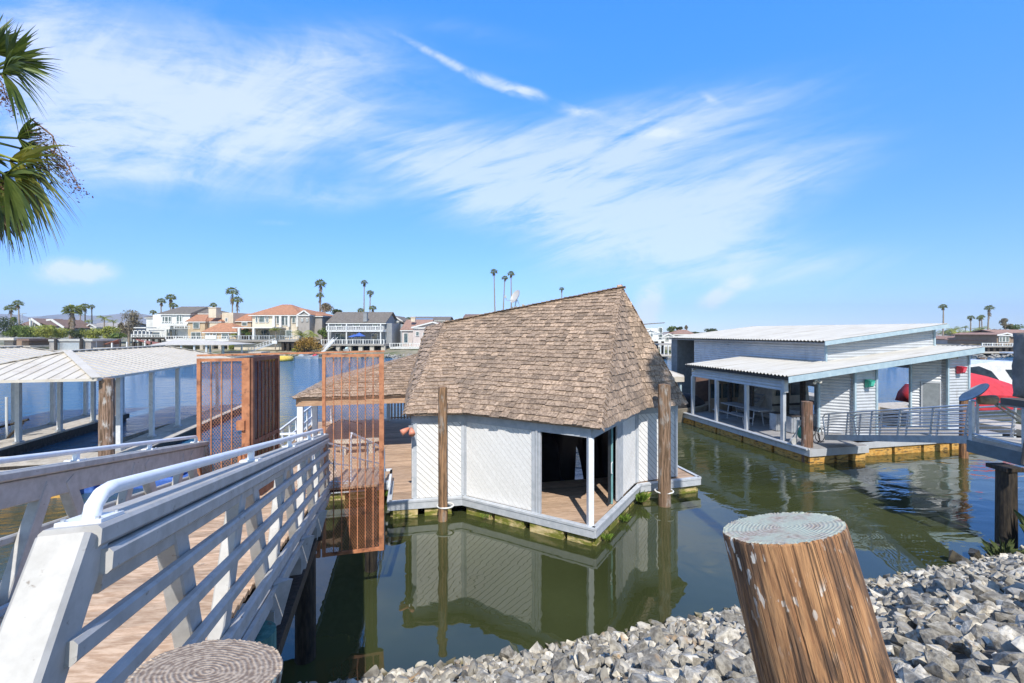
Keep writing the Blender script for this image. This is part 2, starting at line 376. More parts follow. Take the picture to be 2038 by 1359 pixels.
# a few submerged / wet stones at the water's edge
M['wet'] = mat('wet stone', (.05,.045,.035), (.12,.105,.075), .35, 7, bump=.5, bd=.01)
wg = MATS['broken grey stone'].node_tree; wy = NX(wg); wp = wg.nodes['Principled BSDF']; gg = wy.n('ShaderNodeNewGeometry'); gs_ = wy.n('ShaderNodeSeparateXYZ'); wg.links.new(gg.outputs['Position'], gs_.inputs[0])
src_ = wp.inputs['Base Color'].links[0].from_socket; wn = wy.noise(gg.outputs['Position'], 3.0, 3)
wg.links.new(wy.mix(wy.mr(wy.m('ADD', gs_.outputs[2], wy.m('MULTIPLY', wn, .12)), .10, .17), wy.mix(1.0, src_, (.40, .38, .27), 'MULTIPLY'), src_), wp.inputs['Base Color'])   # wet, weedy band at the tide line
for (u_, v_, s_) in ((11.3, 7.3, .42), (11.9, 7.35, .38), (12.6, 7.45, .5)):
    mm = MB(); w = D2W((u_, v_)); add_rock(mm, Vector((w.x, w.y, .1)), s_)
    mm.build('dark_rock', M['wet'], o=(w.x, w.y, 0), label='dark wet rock at the waterline on the right, '+{11.3: 'leftmost of three', 11.9: 'middle of three', 12.6: 'rightmost of three'}[u_], cat='rock', group='dark rocks at the waterline')
# far shore
M['far_soil'] = mat('dry far bank', (.22,.19,.13), (.34,.30,.21), .95, .4, bump=.3, bd=.1, dirt=(.10,.12,.05), dscale=.12, dthr=(.45,.6))
def shoreY(x): return 92+ .02*x
m = MB(); xs = [-700+i*20 for i in range(71)]; rows = [(-9, -.8), (-4, .6), (-2, 1.0), (6, 1.6), (60, 2.0), (400, 2.2), (2400, 2.6)]
V = [(x_*(1 if k < 4 else 1+k*.5), shoreY(x_)+dy_+3*sin(x_*.13)*(1 if k < 4 else 0), z_) for x_ in xs for k, (dy_, z_) in enumerate(rows)]
n = len(rows); m.add(V, [(i*n+j, (i+1)*n+j, (i+1)*n+j+1, i*n+j+1) for i in range(len(xs)-1) for j in range(n-1)])
m.build('far_shore', M['far_soil'], kind='structure')
mm = MB()
for i in range(1500):
    x_ = R.uniform(-110, 130); add_rock(mm, Vector((x_, shoreY(x_)-7+R.uniform(-.9, 2.6)+3*sin(x_*.13), R.uniform(0, .55))), R.uniform(.5, 1.1))
mm.build('far_riprap', plain('far stone', (.30,.28,.25), .9, .3), kind='stuff', label='broken stones along the far waterline', cat='riprap')
# hills
M['hill'] = mat('dry distant hill', (.26,.22,.17), (.34,.29,.22), .95, .004, bump=.0, dirt=(.12,.13,.09), dscale=.006)
m = MB(); n = 90; V = []
for i in range(n+1):
    x_ = -3600+ i*40; k = i/n
    hgt = 112*(.93+.07*sin(k*21+1))+6*sin(k*37)+4*sin(k*61)
    hgt = max(hgt, 12)*(1.12 if x_ < -3000 else 1)*(1 if x_ < -2300 else max(0, (-1500-x_)/800))
    V += [(x_, 2500, -2), (x_, 2800, hgt+4), (x_, 3000, -2)]
m.add(V, [(3*i+j, 3*i+3+j, 3*i+4+j, 3*i+1+j) for i in range(n) for j in (0, 1)])
m.build('hills', M['hill'], smooth=True, kind='structure')
# ================================================================ near: gangway, gate, piles
DV = Vector((-.287, .958, 0))                 # plan direction of the gangway (towards the gate)
GR = Vector((-1.35, 1.38, H-.60)); GF = Vector((-3.37, 8.10, H-1.83))   # right truss, top of rail near / far
gd = (GF-GR); GL = gd.length; gd.normalize(); gs = Vector((gd.y, -gd.x, 0)).normalized()   # gs points right
def G(t, side, dz):      # t metres from the far end back to us, side: metres left of the right truss
    return GF - gd*t - gs*side + Vector((0, 0, dz))
gw = thing('gangway', 'pale grey painted timber gangway with truss sides leading down to the rusty gate', 'gangway', GF+Vector((0, 0, -1.1)))
LT = GL-.0
def truss(m_top, side, sgn):
    pass
for side, who in ((0.0, 'right'), (1.87, 'left')):
    sg = 1 if side == 0 else -1
    tr = MB()
    # top chord with cap board
    tr.beam(G(-.02, side, -.035), G(LT, side, -.035), .16, .07, bev=.012)
    top = tr.build('top_rail', M['grey_paint'], gw)
    part('rail_board', lambda m: m.beam(G(.05, side-.075*sg, -.118), G(LT-.02, side-.075*sg, -.118), .05, .075, bev=.012), M['grey_paint'], top)
    part('rail_board', lambda m: m.beam(G(.02, side, -.16 if side == 0 else -.18), G(LT-.1, side, -.16 if side == 0 else -.18), .075, .15 if side == 0 else .2, bev=.008), M['grey_paint'], top)
    # sloped end posts
    def ends(m):
        dn = Vector((0, 0, -1))
        a = G(LT-.02, side, -.04); b = G(LT+.75, side, -1.22)
        m.beam(a, b, .135, .14, up=gd, bev=.012)
        a = G(.03, side, -.06); b = G(-.42, side, -1.2)
        m.beam(a, b, .13, .13, up=gd, bev=.012)
    parts('end_post', ends, M['grey_paint'], gw)
    # diagonals
    tn = [6.55, 5.2, 3.7, 2.2, .75]; bn = [5.95, 4.45, 2.95, 1.45]
    seq = []
    for i, b_ in enumerate(bn):
        seq += [(tn[i]-.13, b_+.07), (tn[i+1]+.13, b_-.07)]
    seq += [(.62, .1)]
    for (ta, tb) in seq:
        part('diagonal_brace', lambda m: m.beam(G(ta, side, -.15), G(tb, side, -1.22), .085, .13, up=gd, bev=.008), M['grey_paint'], gw)
    for b_ in bn:    # outrigger brackets below the deck
        def brk(m):
            c = G(b_, side+.0, -1.20); f = gs*sg
            p = [c+f*.06+gd*.10, c+f*.20+gd*.0, c+f*.06-gd*.10]
            lo = [q+Vector((0, 0, -.28))+(c-q)*.5 for q in p]; hi = [q+Vector((0, 0, .10)) for q in p]
            m.add(hi+lo, [(0,1,2),(5,4,3),(0,3,4,1),(1,4,5,2),(2,5,3,0)])
            m.beam(G(b_, side, -1.32), G(b_, side, -1.50), .13, .16, up=gd)
        part('bracket', brk, M['grey_paint'], gw)
    # infill rails on the inner and outer faces, bottom chord
    for k, dz in enumerate((-.325, -.525, -.735) if side == 0 else (-.56,)):
        part('side_rail', lambda m: m.beam(G(-.12-.05*k, side-.07*sg, dz), G(LT+.15+.14*k, side-.07*sg, dz), .05, .066, bev=.012), M['grey_paint'], gw)
    part('bottom_rail', lambda m: m.beam(G(-.35, side-.07*sg, -.985), G(LT+.45, side-.07*sg, -.985), .055, .10, bev=.012), M['grey_paint'], gw)
    part('bottom_beam', lambda m: (m.beam(G(-.4, side, -1.20), G(LT+.6, side, -1.20), .11, .19, bev=.01), m.beam(G(-.42, side-.08*sg, -1.12), G(LT+.5, side-.08*sg, -1.12), .03, .02)), M['grey_paint'], gw)
    # white pipe handrail on plates
    def hr(m):
        L1 = LT-.11; L0 = .32
        pts = [G(L1, side, .0), G(L1-.015, side, .045), G(L1-.06, side, .078), G(L1-.12, side, .09)]
        n = 10
        for i in range(1, n): pts.append(G(L1-.12+(L0+.05-L1+.12)*i/n, side, .09))
        pts += [G(L0+.05, side, .09), G(L0+.012, side, .07), G(L0, side, .0)]
        m.tube(pts, .025, 12)
    h = part('handrail', hr, M['white_metal'], gw, smooth=True)
    def pl(m):
        for t in (LT-.11, 5.0, 3.4, 1.9, .32):
            m.beam(G(t-.07, side, .006), G(t+.07, side, .006), .12, .012)
            if t not in (LT-.11, .32): m.beam(G(t-.025, side, .045), G(t+.025, side, .045), .035, .07)
    parts('mounting_plate', pl, M['white_metal'], h)
    def sc(m):
        for t in (LT-.11, 5.0, 3.4, 1.9, .32):
            for a_ in (-.055, .055):
                for b_ in (-.045, .045): m.tube([G(t+a_, side+b_, .012), G(t+a_, side+b_, .02)], .007, 6)
    parts('screw', sc, M['galv'], h)
# deck planks run across
def planks(m):
    t = -.35; i = 0
    while t < LT+.9:
        c0 = G(t+.068, .07, -1.06); c1 = G(t+.068, 1.80, -1.06)
        m.beam(c0+Vector((0, 0, random.uniform(-.003, .003))), c1, .124, .035, bev=.004); t += .142
M['gdeck'] = mat('gangway plank', (.40,.26,.165), (.60,.44,.31), .8, 3.5, (2,10,10), .5, .005, rnd=.20, dirt=(.18,.13,.10), dscale=4, dthr=(.6,.8))
part('deck_board', planks, M['gdeck'], gw)
part('joist', lambda m: [m.beam(G(t, .05, -1.16), G(t, 1.85, -1.16), .08, .14) for t in (0, 1.45, 2.95, 4.45, 5.95)], M['pile_dark'], gw)
part('kerb_board', lambda m: m.beam(G(-.3, 1.76, -1.015), G(LT, 1.76, -1.015), .05, .05), M['grey_trim'], gw)
# supports below the gangway's far half
sup = thing('trestle', 'dark tarred timber trestle holding up the far end of the gangway', 'trestle', G(.9, .2, -3.0))
part('post', lambda m: m.tube([tuple(G(1.35, .12, -1.35)), tuple(G(1.35, .12, -3.4))], [.145, .15], 14), M['pile_dark'], sup)
part('post', lambda m: m.tube([tuple(G(1.35, 1.75, -1.35)), tuple(G(1.35, 1.75, -3.4))], [.145, .15], 14), M['pile_dark'], sup)
part('crossbeam', lambda m: m.beam(G(1.35, -.12, -1.42), G(1.35, 2.0, -1.42), .2, .22), M['pile_dark'], sup)
parts('long_brace', lambda m: (m.beam(G(1.2, .02, -1.52), G(5.9, .02, -1.95), .16, .14), m.beam(G(1.2, 1.8, -1.52), G(5.9, 1.8, -1.95), .16, .14)), M['pile_dark'], sup)
gp = thing('green_pile', 'green painted timber post under the near part of the gangway', 'pile', G(5.2, -.0, -3.0))
part('post', lambda m: m.tube([tuple(G(4.9, .0, -1.33)), tuple(G(4.9, .0, -3.0))], [.15, .16], 16), mat('green copper pile', (.05,.16,.14), (.10,.24,.20), .8, 4, (6,6,.6), .7, .015, dirt=(.10,.07,.04), dscale=4, dst=(3,3,.5)), gp)

# ---- piles of the foreground
def pile_wood(name, top1, top2, c1, c2, dirt, teal=0.0):
    m = bpy.data.materials.new(name); m.use_nodes = True; t = m.node_tree; y = NX(t); p = t.nodes['Principled BSDF']
    tc = y.n('ShaderNodeTexCoord'); s = y.n('ShaderNodeSeparateXYZ'); t.links.new(tc.outputs['Object'], s.inputs[0]); X, Y, Z = s.outputs
    g = y.noise(y.xyz(y.m('MULTIPLY', X, 34.), y.m('MULTIPLY', Y, 34.), y.m('MULTIPLY', Z, 2.4)), 1.6, 9, .72, .5)
    g2 = y.noise(y.xyz(y.m('MULTIPLY', X, 9.), y.m('MULTIPLY', Y, 9.), y.m('MULTIPLY', Z, 1.1)), 1.5, 6, .65, 1.2)
    side = y.mix(y.mr(g, .36, .62), c1, c2)
    side = y.mix(y.m('MULTIPLY', y.mr(g2, .46, .62), .88), side, (.085, .052, .035))
    fl = y.noise(y.xyz(y.m('MULTIPLY', X, 30.), y.m('MULTIPLY', Y, 30.), y.m('MULTIPLY', Z, 12.)), 1.3, 4, .5)
    flz = y.noise(y.xyz(X, Y, Z), 3.0, 3, .5)
    zz = y.mr(Z, -.35, -.02)
    side = y.mix(y.m('MULTIPLY', y.m('MULTIPLY', y.mr(fl, .60, .64), y.mr(flz, .40, .52)), zz), side, dirt)
    fl2 = y.noise(y.xyz(y.m('MULTIPLY', X, 16.), y.m('MULTIPLY', Y, 16.), y.m('MULTIPLY', Z, 3.)), 1.3, 4, .6)
    side = y.mix(y.m('MULTIPLY', y.mr(fl2, .69, .74), .55), side, (.42, .44, .42))
    crack = y.noise(y.xyz(y.m('MULTIPLY', X, 40.), y.m('MULTIPLY', Y, 40.), y.m('MULTIPLY', Z, .9)), 1.0, 3, .5, .3)
    ck = y.mr(y.m('ABSOLUTE', y.m('SUBTRACT', crack, .5)), .0, .03)
    side = y.mix(y.m('ADD', y.m('MULTIPLY', ck, .7), .3), (.03, .018, .012), side)
    rad = y.m('SQRT', y.m('ADD', y.m('MULTIPLY', X, X), y.m('MULTIPLY', y.m('MULTIPLY', Y, Y), 1.15)))
    wob = y.noise(y.xyz(X, Y, 0.0), 6.0, 3, .55)
    ring = y.m('SINE', y.m('MULTIPLY', y.m('ADD', rad, y.m('MULTIPLY', wob, .05)), 520.0))
    grit = y.noise(y.xyz(X, Y, 3.0), 60.0, 4, .6)
    topc = y.mix(y.mr(y.m('ADD', y.m('MULTIPLY', ring, .075), grit), .34, .68), top1, top2)
    if teal:
        tn = y.noise(y.xyz(X, Y, 1.0), 7.0, 5, .7); topc = y.mix(y.m('MULTIPLY', y.mr(tn, .38, .56), teal), topc, (.43, .47, .37))
    geo = y.n('ShaderNodeNewGeometry'); at_ = y.n('ShaderNodeAttribute', attribute_name='rnd')
    istop = y.mr(at_.outputs['Fac'], .85, .95)
    t.links.new(y.mix(istop, side, topc), p.inputs['Base Color']); p.inputs['Roughness'].default_value = .85
    hs = y.m('ADD', y.m('MULTIPLY', g, .010), y.m('MULTIPLY', ck, .004)); ht = y.m('MULTIPLY', y.m('ADD', y.m('MULTIPLY', ring, .22), grit), .0028)
    hm = y.n('ShaderNodeMix', data_type='FLOAT'); y.put(hm.inputs[0], istop); y.put(hm.inputs[2], hs); y.put(hm.inputs[3], ht)
    b = y.n('ShaderNodeBump'); b.inputs['Strength'].default_value = 1.0; b.inputs['Distance'].default_value = 1.0
    t.links.new(hm.outputs[0], b.inputs['Height']); t.links.new(b.outputs[0], p.inputs['Normal'])
    return m
def stump(name, label, top, axis, r, length, mt, grow=.06, seed=1):
    RR = random.Random(seed); axis = Vector(axis).normalized(); n = 220; rows = 26
    q = axis.to_track_quat('Z', 'Y'); ph = [RR.uniform(0, 6.28) for _ in range(6)]
    cr = [(RR.uniform(0, 2*pi), RR.uniform(.005, .011), RR.uniform(.006, .016)) for _ in range(16)]
    m = MB(); vs = []
    for j in range(rows+1):
        k = j/rows; z = -length*k
        for i in range(n):
            t = 2*pi*i/n
            rr = r*(1+grow*k)*(1+.012*sin(2*t+ph[0])+.01*sin(3*t+ph[1])+.006*sin(7*t+ph[2]+2*z)+.004*sin(19*t+ph[3]+z*3))
            for (a0, w, d) in cr:
                aa = a0+.05*sin(z*4+a0*3); dd = abs((t-aa+pi)%(2*pi)-pi)
                if dd < w*2.2: rr -= r*d*3*(1-dd/(w*2.2))*min(1, .5+.5*sin(z*5+a0*9)+.2)
            if j == 0: rr -= r*.012
            zz = z + (RR.uniform(-.002, .002) if j == 0 else 0)+ (.0 if j else 0)
            vs.append((rr*cos(t), rr*sin(t), zz-(0.0 if j != 1 else -length/rows+.006)))
    fs = [(j*n+i, (j+1)*n+i, (j+1)*n+(i+1)%n, j*n+(i+1)%n) for j in range(rows) for i in range(n)]
    m.add(vs, fs, 0.0)
    # top disc with radial rings
    tv = []; K = 9
    for kk in range(K):
        for i in range(n):
            x_, y_, z_ = vs[i]; s = 1-kk/K; t = 2*pi*i/n; w_ = s**7; tv.append(((x_*w_+r*.985*cos(t)*(1-w_))*s, (y_*w_+r*.985*sin(t)*(1-w_))*s, z_*s**40))
    tv.append((0, 0, .0))
    tf = [(k*n+i, k*n+(i+1)%n, (k+1)*n+(i+1)%n, (k+1)*n+i) for k in range(K-1) for i in range(n)]+[((K-1)*n+i, (K-1)*n+(i+1)%n, K*n) for i in range(n)]
    m.add(tv, tf, 1.0)
    o = m.build(name, mt, label=label, cat='pile')
    o.location = top; o.rotation_mode = 'QUATERNION'; o.rotation_quaternion = q
    return o
mt_r = pile_wood('leaning pile wood', (.30,.22,.16), (.48,.42,.36), (.27,.125,.055), (.50,.265,.12), (.75,.72,.66), teal=.9)
stump('timber_pile', 'thick brown timber pile with a pale green top leaning over the rocks in front', (.845, 1.42, H-.612), (-.17, .20, .965), .174, 1.6, mt_r, grow=.10, seed=4)
mt_l = pile_wood('sawn pile wood', (.22,.155,.11), (.52,.41,.30), (.20,.21,.19), (.42,.44,.40), (.30,.42,.40))
stump('timber_pile', 'sawn timber pile stub with growth rings at the foot of the gangway', (-.745, 1.11, H-.832), (.09, .21, .97), .168, 1.3, mt_l, seed=9)

# ---- rusty security gate
def gp_(s, z): return W2D((0, 0, 0)) if False else Vector((-5.22, 7.50, 0))+Vector((2.82, .75, 0)).normalized()*s+Vector((0, 0, z))
gdir = Vector((2.82, .75, 0)).normalized(); gnor = Vector((-gdir.y, gdir.x, 0))
gate = thing('security_gate', 'tall rusty orange steel mesh gate and side screens across the gangway end', 'gate', tuple(gp_(1.4, H-3.0)))
def expmesh(m, o, along, up, w, h, cw=.044, ch=.064, t=.0040):
    along = Vector(along).normalized(); up = Vector(up).normalized(); nx = max(1, round(w/cw)); nz = max(1, round(h/ch)); cw = w/nx; ch = h/nz
    nr = along.cross(up)
    for s in (0, 1):
        for i in range(-nz, nx) if s == 0 else range(0, nx+nz):
            # straight strands running diagonally across the panel
            if s == 0: a0, b0, a1, b1 = i, 0, i+nz, nz
            else: a0, b0, a1, b1 = i, 0, i-nz, nz
            # clip
            if s == 0:
                k0 = max(0, -i); k1 = min(nz, nx-i)
                p = (i+k0, k0); q = (i+k1, k1)
            else:
                k0 = max(0, i-nx); k1 = min(nz, i)
                p = (i-k0, k0); q = (i-k1, k1)
            if k1 <= k0: continue
            P = Vector(o)+along*(p[0]*cw)+up*(p[1]*ch)+nr*(.0025*(1 if s else -1)); Q = Vector(o)+along*(q[0]*cw)+up*(q[1]*ch)+nr*(.0025*(1 if s else -1))
            m.beam(P, Q, t, .004, up=nr)
def screen(name, o, along, w, zb, zt, bars, parent, fr=.055, mesh_mat=None, lab=None):
    along = Vector(along).normalized(); U = Vector((0, 0, 1))
    o = Vector((o[0], o[1], 0))
    def frame(m):
        m.box((0,0,0),(0,0,0)) if False else None
        for s in (fr/2, w-fr/2): m.beam(o+along*s+U*zb, o+along*s+U*zt, fr, fr, up=along)
        for z in (zb+fr/2, zt-fr/2): m.beam(o+along*fr+U*z, o+along*(w-fr)+U*z, fr*.9, fr*.9)
    f = part('frame', frame, M['rust'], parent)
    nr = along.cross(U)
    part('bar', lambda m: [m.beam(o+along*s+U*(zb+fr)+nr*.016, o+along*s+U*(zt-fr)+nr*.016, .018, .018, up=along) for s in bars], M['rust'], f)
    p = part('mesh_panel', lambda m: expmesh(m, o+along*fr+U*(zb+fr)-nr*.012, along, U, w-2*fr, zt-zb-2*fr), M['rust'], f)
    return f
zt = H-.415
g0 = gp_(0, 0)
screen('left', gp_(0, 0), gdir, .72, H-3.55, zt-.03, [.055+.61/4*i for i in (1, 2, 3)], gate)
screen('right', gp_(1.93, 0), gdir, 1.05, H-3.98, zt+.015, [.055+.94/7*i for i in range(1, 7)], gate)
screen('low', gp_(1.44, 0), gdir, .46, H-3.98, H-2.75, [.055+.35/3*i for i in (1, 2)], gate)
part('head_bar', lambda m: m.beam(gp_(0, zt+.02), gp_(2.99, zt+.06), .05, .03), M['rust'], gate)
part('gate_post', lambda m: m.beam(gp_(2.93, H-3.98), gp_(2.93, zt), .07, .07, up=gdir), M['rust'], gate)
hp = gp_(.74, 0)
part('gate_post', lambda m: m.beam(gp_(.75, H-3.55), gp_(.75, zt-.03), .075, .075, up=gdir), M['rust'], gate)
# open door leaf swung away
M['rust_dark'] = mat('rust door dark', (.10,.032,.018), (.17,.055,.03), .6, 8, bump=.3, bd=.004)
ld = Vector((-.08, 1.06, 0)).normalized()
ldo = gp_(.80, 0)
def leaf(m):
    zb = H-2.86; w = 1.06
    for s in (.04, w-.04): m.beam(ldo+ld*s+Vector((0,0,zb)), ldo+ld*s+Vector((0,0,zt-.03)), .06, .06, up=ld)
    for z in (zb+.1, H-1.9, zt-.06): m.beam(ldo+ld*.07+Vector((0,0,z)), ldo+ld*(w-.07)+Vector((0,0,z)), .05, .07)
    m.beam(ldo+ld*.07+Vector((0,0,zb+.06)), ldo+ld*(w-.07)+Vector((0,0,zb+.06)), .03, .22)
lf = part('gate_leaf', leaf, mat('rust leaf', (.16,.07,.045), (.24,.11,.07), .65, 8, bump=.3, bd=.004), gate)
part('bar', lambda m: [m.beam(ldo+ld*s+Vector((.02,0,H-2.7)), ldo+ld*s+Vector((.02,0,zt-.1)), .018, .018) for s in (.2,.34,.48,.62,.76,.9)], M['rust_dark'], lf)
part('mesh_panel', lambda m: expmesh(m, ldo+ld*.07+Vector((0,0,H-2.75)), ld, (0,0,1), .92, 2.24, .03, .045, .009), M['rust_dark'], lf)
part('lock_box', lambda m: (m.box(tuple(gp_(.60, H-1.66)+Vector((0,-.05,0))), tuple(gp_(.74, H-1.5)+Vector((0,.03,0)))), m.beam(gp_(.66, H-2.3)+Vector((0,-.05,0)), gp_(.66, H-1.95)+Vector((0,-.05,0)), .05, .05)), M['rust'], gate)
# small braces under the low screen
part('brace', lambda m: (m.tube([tuple(gp_(1.2, H-2.95)), tuple(gp_(1.75, H-3.95))], .025, 8), m.tube([tuple(gp_(1.62, H-2.9)), tuple(gp_(1.62, H-3.98))], .03, 8)), M['rust_dark'], gate)
# access ramp behind the gate down to the houseboat deck
ZV0 = Vector((0, 0, 1))
rp = thing('access_ramp', 'white railed metal ramp behind the rusty mesh going down to the houseboat deck', 'ramp', (-3.2, 9.4, 1.6))
ra = Vector((-3.62, 8.75, H-2.92)); rb = Vector((-4.25, 13.3, .5)); rdv = (rb-ra); rs = Vector((rdv.y, -rdv.x, 0)).normalized()
part('walkway', lambda m: m.beam(ra-rdv*.03-ZV0*.03, rb-ZV0*.03, .9, .03), M['galv'], rp)
part('tread', lambda m: [m.beam(ra+rdv*k/16-rs*.45, ra+rdv*k/16+rs*.45, .03, .03) for k in range(17)], M['galv'], rp)
part('stringer', lambda m: (m.beam(ra-rs*.48, rb-rs*.48, .04, .16), m.beam(ra+rs*.48, rb+rs*.48, .04, .16)), M['white_metal'], rp)
for s in (-.48, .48):
    U1 = Vector((0, 0, .95))
    def rl(m):
        a_, b_ = ra+rs*s, rb+rs*s
        m.tube([a_, a_+U1*.9, a_+U1+rdv*.02, a_+U1+rdv*.5, b_+U1-rdv*.02, b_+U1*.9, b_], .025, 8)
        m.tube([a_+U1*.5, b_+U1*.5], .018, 8)
        for k in (.2, .4, .6, .8): m.tube([a_+rdv*k, a_+rdv*k+U1], .02, 8)
    part('handrail', rl, M['white_metal'], rp)
lnd = thing('landing', 'small plank landing just behind the rusty gate', 'landing', (-4.0, 8.5, H-3.2))
part('plank', lambda m: [m.beam(Vector((-4.95+.145*i, 8.02+.06*i*.64, H-2.94)), Vector((-5.2+.145*i, 9.15+.06*i*.64, H-2.94)), .143, .04) for i in range(17)], M['gdeck'], lnd)
part('subfloor', lambda m: m.add([(-5.05, 8.0, H-3.0), (-2.75, 8.6, H-3.0), (-2.95, 9.85, H-3.0), (-5.3, 9.15, H-3.0)], [(3,2,1,0)]), M['pile_dark'], lnd)
parts('post', lambda m: (m.tube([(-4.9, 8.9, 0), (-4.9, 8.9, H-3.0)], .12, 10), m.tube([(-2.9, 9.3, 0), (-2.9, 9.3, H-3.0)], .12, 10)), M['pile_dark'], lnd)
cb = MB()
pts = [(-3.42, 8.3, H-1.75), (-3.15, 8.35, H-1.62), (-2.85, 8.6, H-1.75), (-3.0, 9.0, H-2.1)]
cb.tube(pts, .008, 6); cb.build('cable', M['black'], o=pts[0], label='thin black cable tied from the handrail end to the mesh screen', cat='cable')
# ================================================================ houseboat with shingle roof (frame D)
def clip(poly, a, b, c):       # keep a*x+b*y<=c
    out = []
    for i in range(len(poly)):
        p, q = poly[i], poly[(i+1) % len(poly)]; dp = a*p[0]+b*p[1]-c; dq = a*q[0]+b*q[1]-c
        if dp <= 0: out.append(p)
        if dp*dq < 0: t = dp/(dp-dq); out.append((p[0]+(q[0]-p[0])*t, p[1]+(q[1]-p[1])*t))
    return out
def diag_boards(m, o, along, w, z0, z1, sgn, nrm, pitch=.118, gap=.010, t=.012):
    o = Vector((o[0], o[1], 0)); along = Vector(along).normalized(); nrm = Vector(nrm).normalized()
    s = 1/sqrt(2); rng = w+(z1-z0); k = -int(rng/pitch)-2
    while k*pitch < rng+pitch:
        d0 = k*pitch+gap/2; d1 = (k+1)*pitch-gap/2
        poly = [(0, 0), (w, 0), (w, z1-z0), (0, z1-z0)]
        poly = clip(poly, s*sgn, s, d1)
        if len(poly) > 2: poly = clip(poly, -s*sgn, -s, -d0)
        if len(poly) > 2:
            pts = [o+along*p[0]+Vector((0, 0, z0+p[1])) for p in poly]
            m.slab(pts, nrm, t)
        k += 1
def shingles(m, poly, expo=.185, wid=(.11, .30), th=.045, flip=None):
    P = [Vector(p) for p in poly]; n = (P[1]-P[0]).cross(P[2]-P[0]).normalized()
    if n.z < 0: n = -n
    h = Vector((0, 0, 1)).cross(n)
    if h.length < 1e-3: return
    h.normalize(); s = n.cross(h)
    if s.z < 0: s = -s
    o = P[0]; q = [((p-o).dot(h), (p-o).dot(s)) for p in P]
    bmin = min(b for a, b in q); bmax = max(b for a, b in q)
    b = bmin-.03; row = 0
    while b < bmax-.02:
        mid = min(max(b+expo*.35, bmin+.01), bmax-.01); xs = []
        for i in range(len(q)):
            p0, p1 = q[i], q[(i+1) % len(q)]
            if (p0[1]-mid)*(p1[1]-mid) <= 0 and p0[1] != p1[1]:
                xs.append(p0[0]+(p1[0]-p0[0])*(mid-p0[1])/(p1[1]-p0[1]))
        if len(xs) >= 2:
            a = min(xs)-random.uniform(0, .06); A = max(xs)+.02
            tone = random.uniform(-.12, .12)
            while a < A:
                w = min(random.uniform(*wid), max(A-a, .05)); j = random.uniform(-.022, .022)
                if random.random() < .05: j -= .03
                L = expo*1.75; y0 = b+j; g = .004; up = th+random.uniform(0, .022); tw = random.uniform(-.008, .008); am = a+w/2; hb_ = []
                for i_ in range(len(q)):
                    s_, e_ = q[i_], q[(i_+1) % len(q)]
                    if (s_[0]-am)*(e_[0]-am) <= 0 and s_[0] != e_[0]: hb_.append(s_[1]+(e_[1]-s_[1])*(am-s_[0])/(e_[0]-s_[0]))
                if len(hb_) < 2: a += w; continue
                L = min(L, max(hb_)-y0+.01)
                if L < .04: a += w; continue; 
                tilt = random.uniform(-.012, .012)
                def pt(aa, bb, hh): return o+h*aa+s*bb+n*hh
                vs = [pt(a+g, y0, up), pt(a+w-g, y0+tilt, up+tw), pt(a+w-g, y0+L, .014), pt(a+g, y0+L, .014),
                      pt(a+g, y0, up-.016), pt(a+w-g, y0+tilt, up+tw-.016), pt(a+w-g, y0+L, .0), pt(a+g, y0+L, .0)]
                m.add(vs, [(0,1,2,3),(7,6,5,4),(0,4,5,1),(1,5,6,2),(3,7,4,0)], min(1, max(0, random.gauss(.5, .24)+tone)))
                a += w
        b += expo; row += 1
def hipcaps(m, p, q, n1, n2, w=.15, step=.16):
    p, q = Vector(p), Vector(q); L = (q-p).length; d = (q-p)/L; k = 0
    for nn_ in (0,): pass
    s1 = n1.cross(d).normalized(); s2 = n2.cross(d).normalized()
    mid = (n1+n2).normalized()
    if s1.z > 0: s1 = -s1
    if s2.z > 0: s2 = -s2
    t = 0
    while t < L:
        for s, nn in ((s1, n1), (s2, n2)):
            a = p+d*(t-.03)+mid*(.045+random.uniform(0, .015)); b = p+d*(t+step*1.5)+mid*.02
            ww = w*random.uniform(.8, 1.1); r = min(1, max(0, random.gauss(.5, .22)))
            m.add([a, a+s*ww, b+s*ww, b, a+mid*.018, a+s*ww+mid*.018, b+s*ww+mid*.014, b+mid*.014], [(3,2,1,0),(4,5,6,7),(0,1,5,4),(1,2,6,5),(2,3,7,6),(3,0,4,7)], r)
        t += step
EZ = 2.74
eA, eP1, eP0, eP2, eB = (-.12, 12.08, EZ), (1.33, 11.97, EZ), (4.12, 9.42, EZ), (6.6, 11.85, EZ), (8.08, 12.15, EZ)
eB2, eA2 = (8.08, 19.0, EZ), (-.12, 19.0, EZ)
PK = (6.71, 13.66, 6.33); R1 = (1.23, 16.62, 5.21); R2 = (.62, 17.9, 5.06)
hb = thing('houseboat', 'white boathouse on floats with a steep brown cedar shingle roof', 'houseboat', (4.0, 14.0, .1), TH)
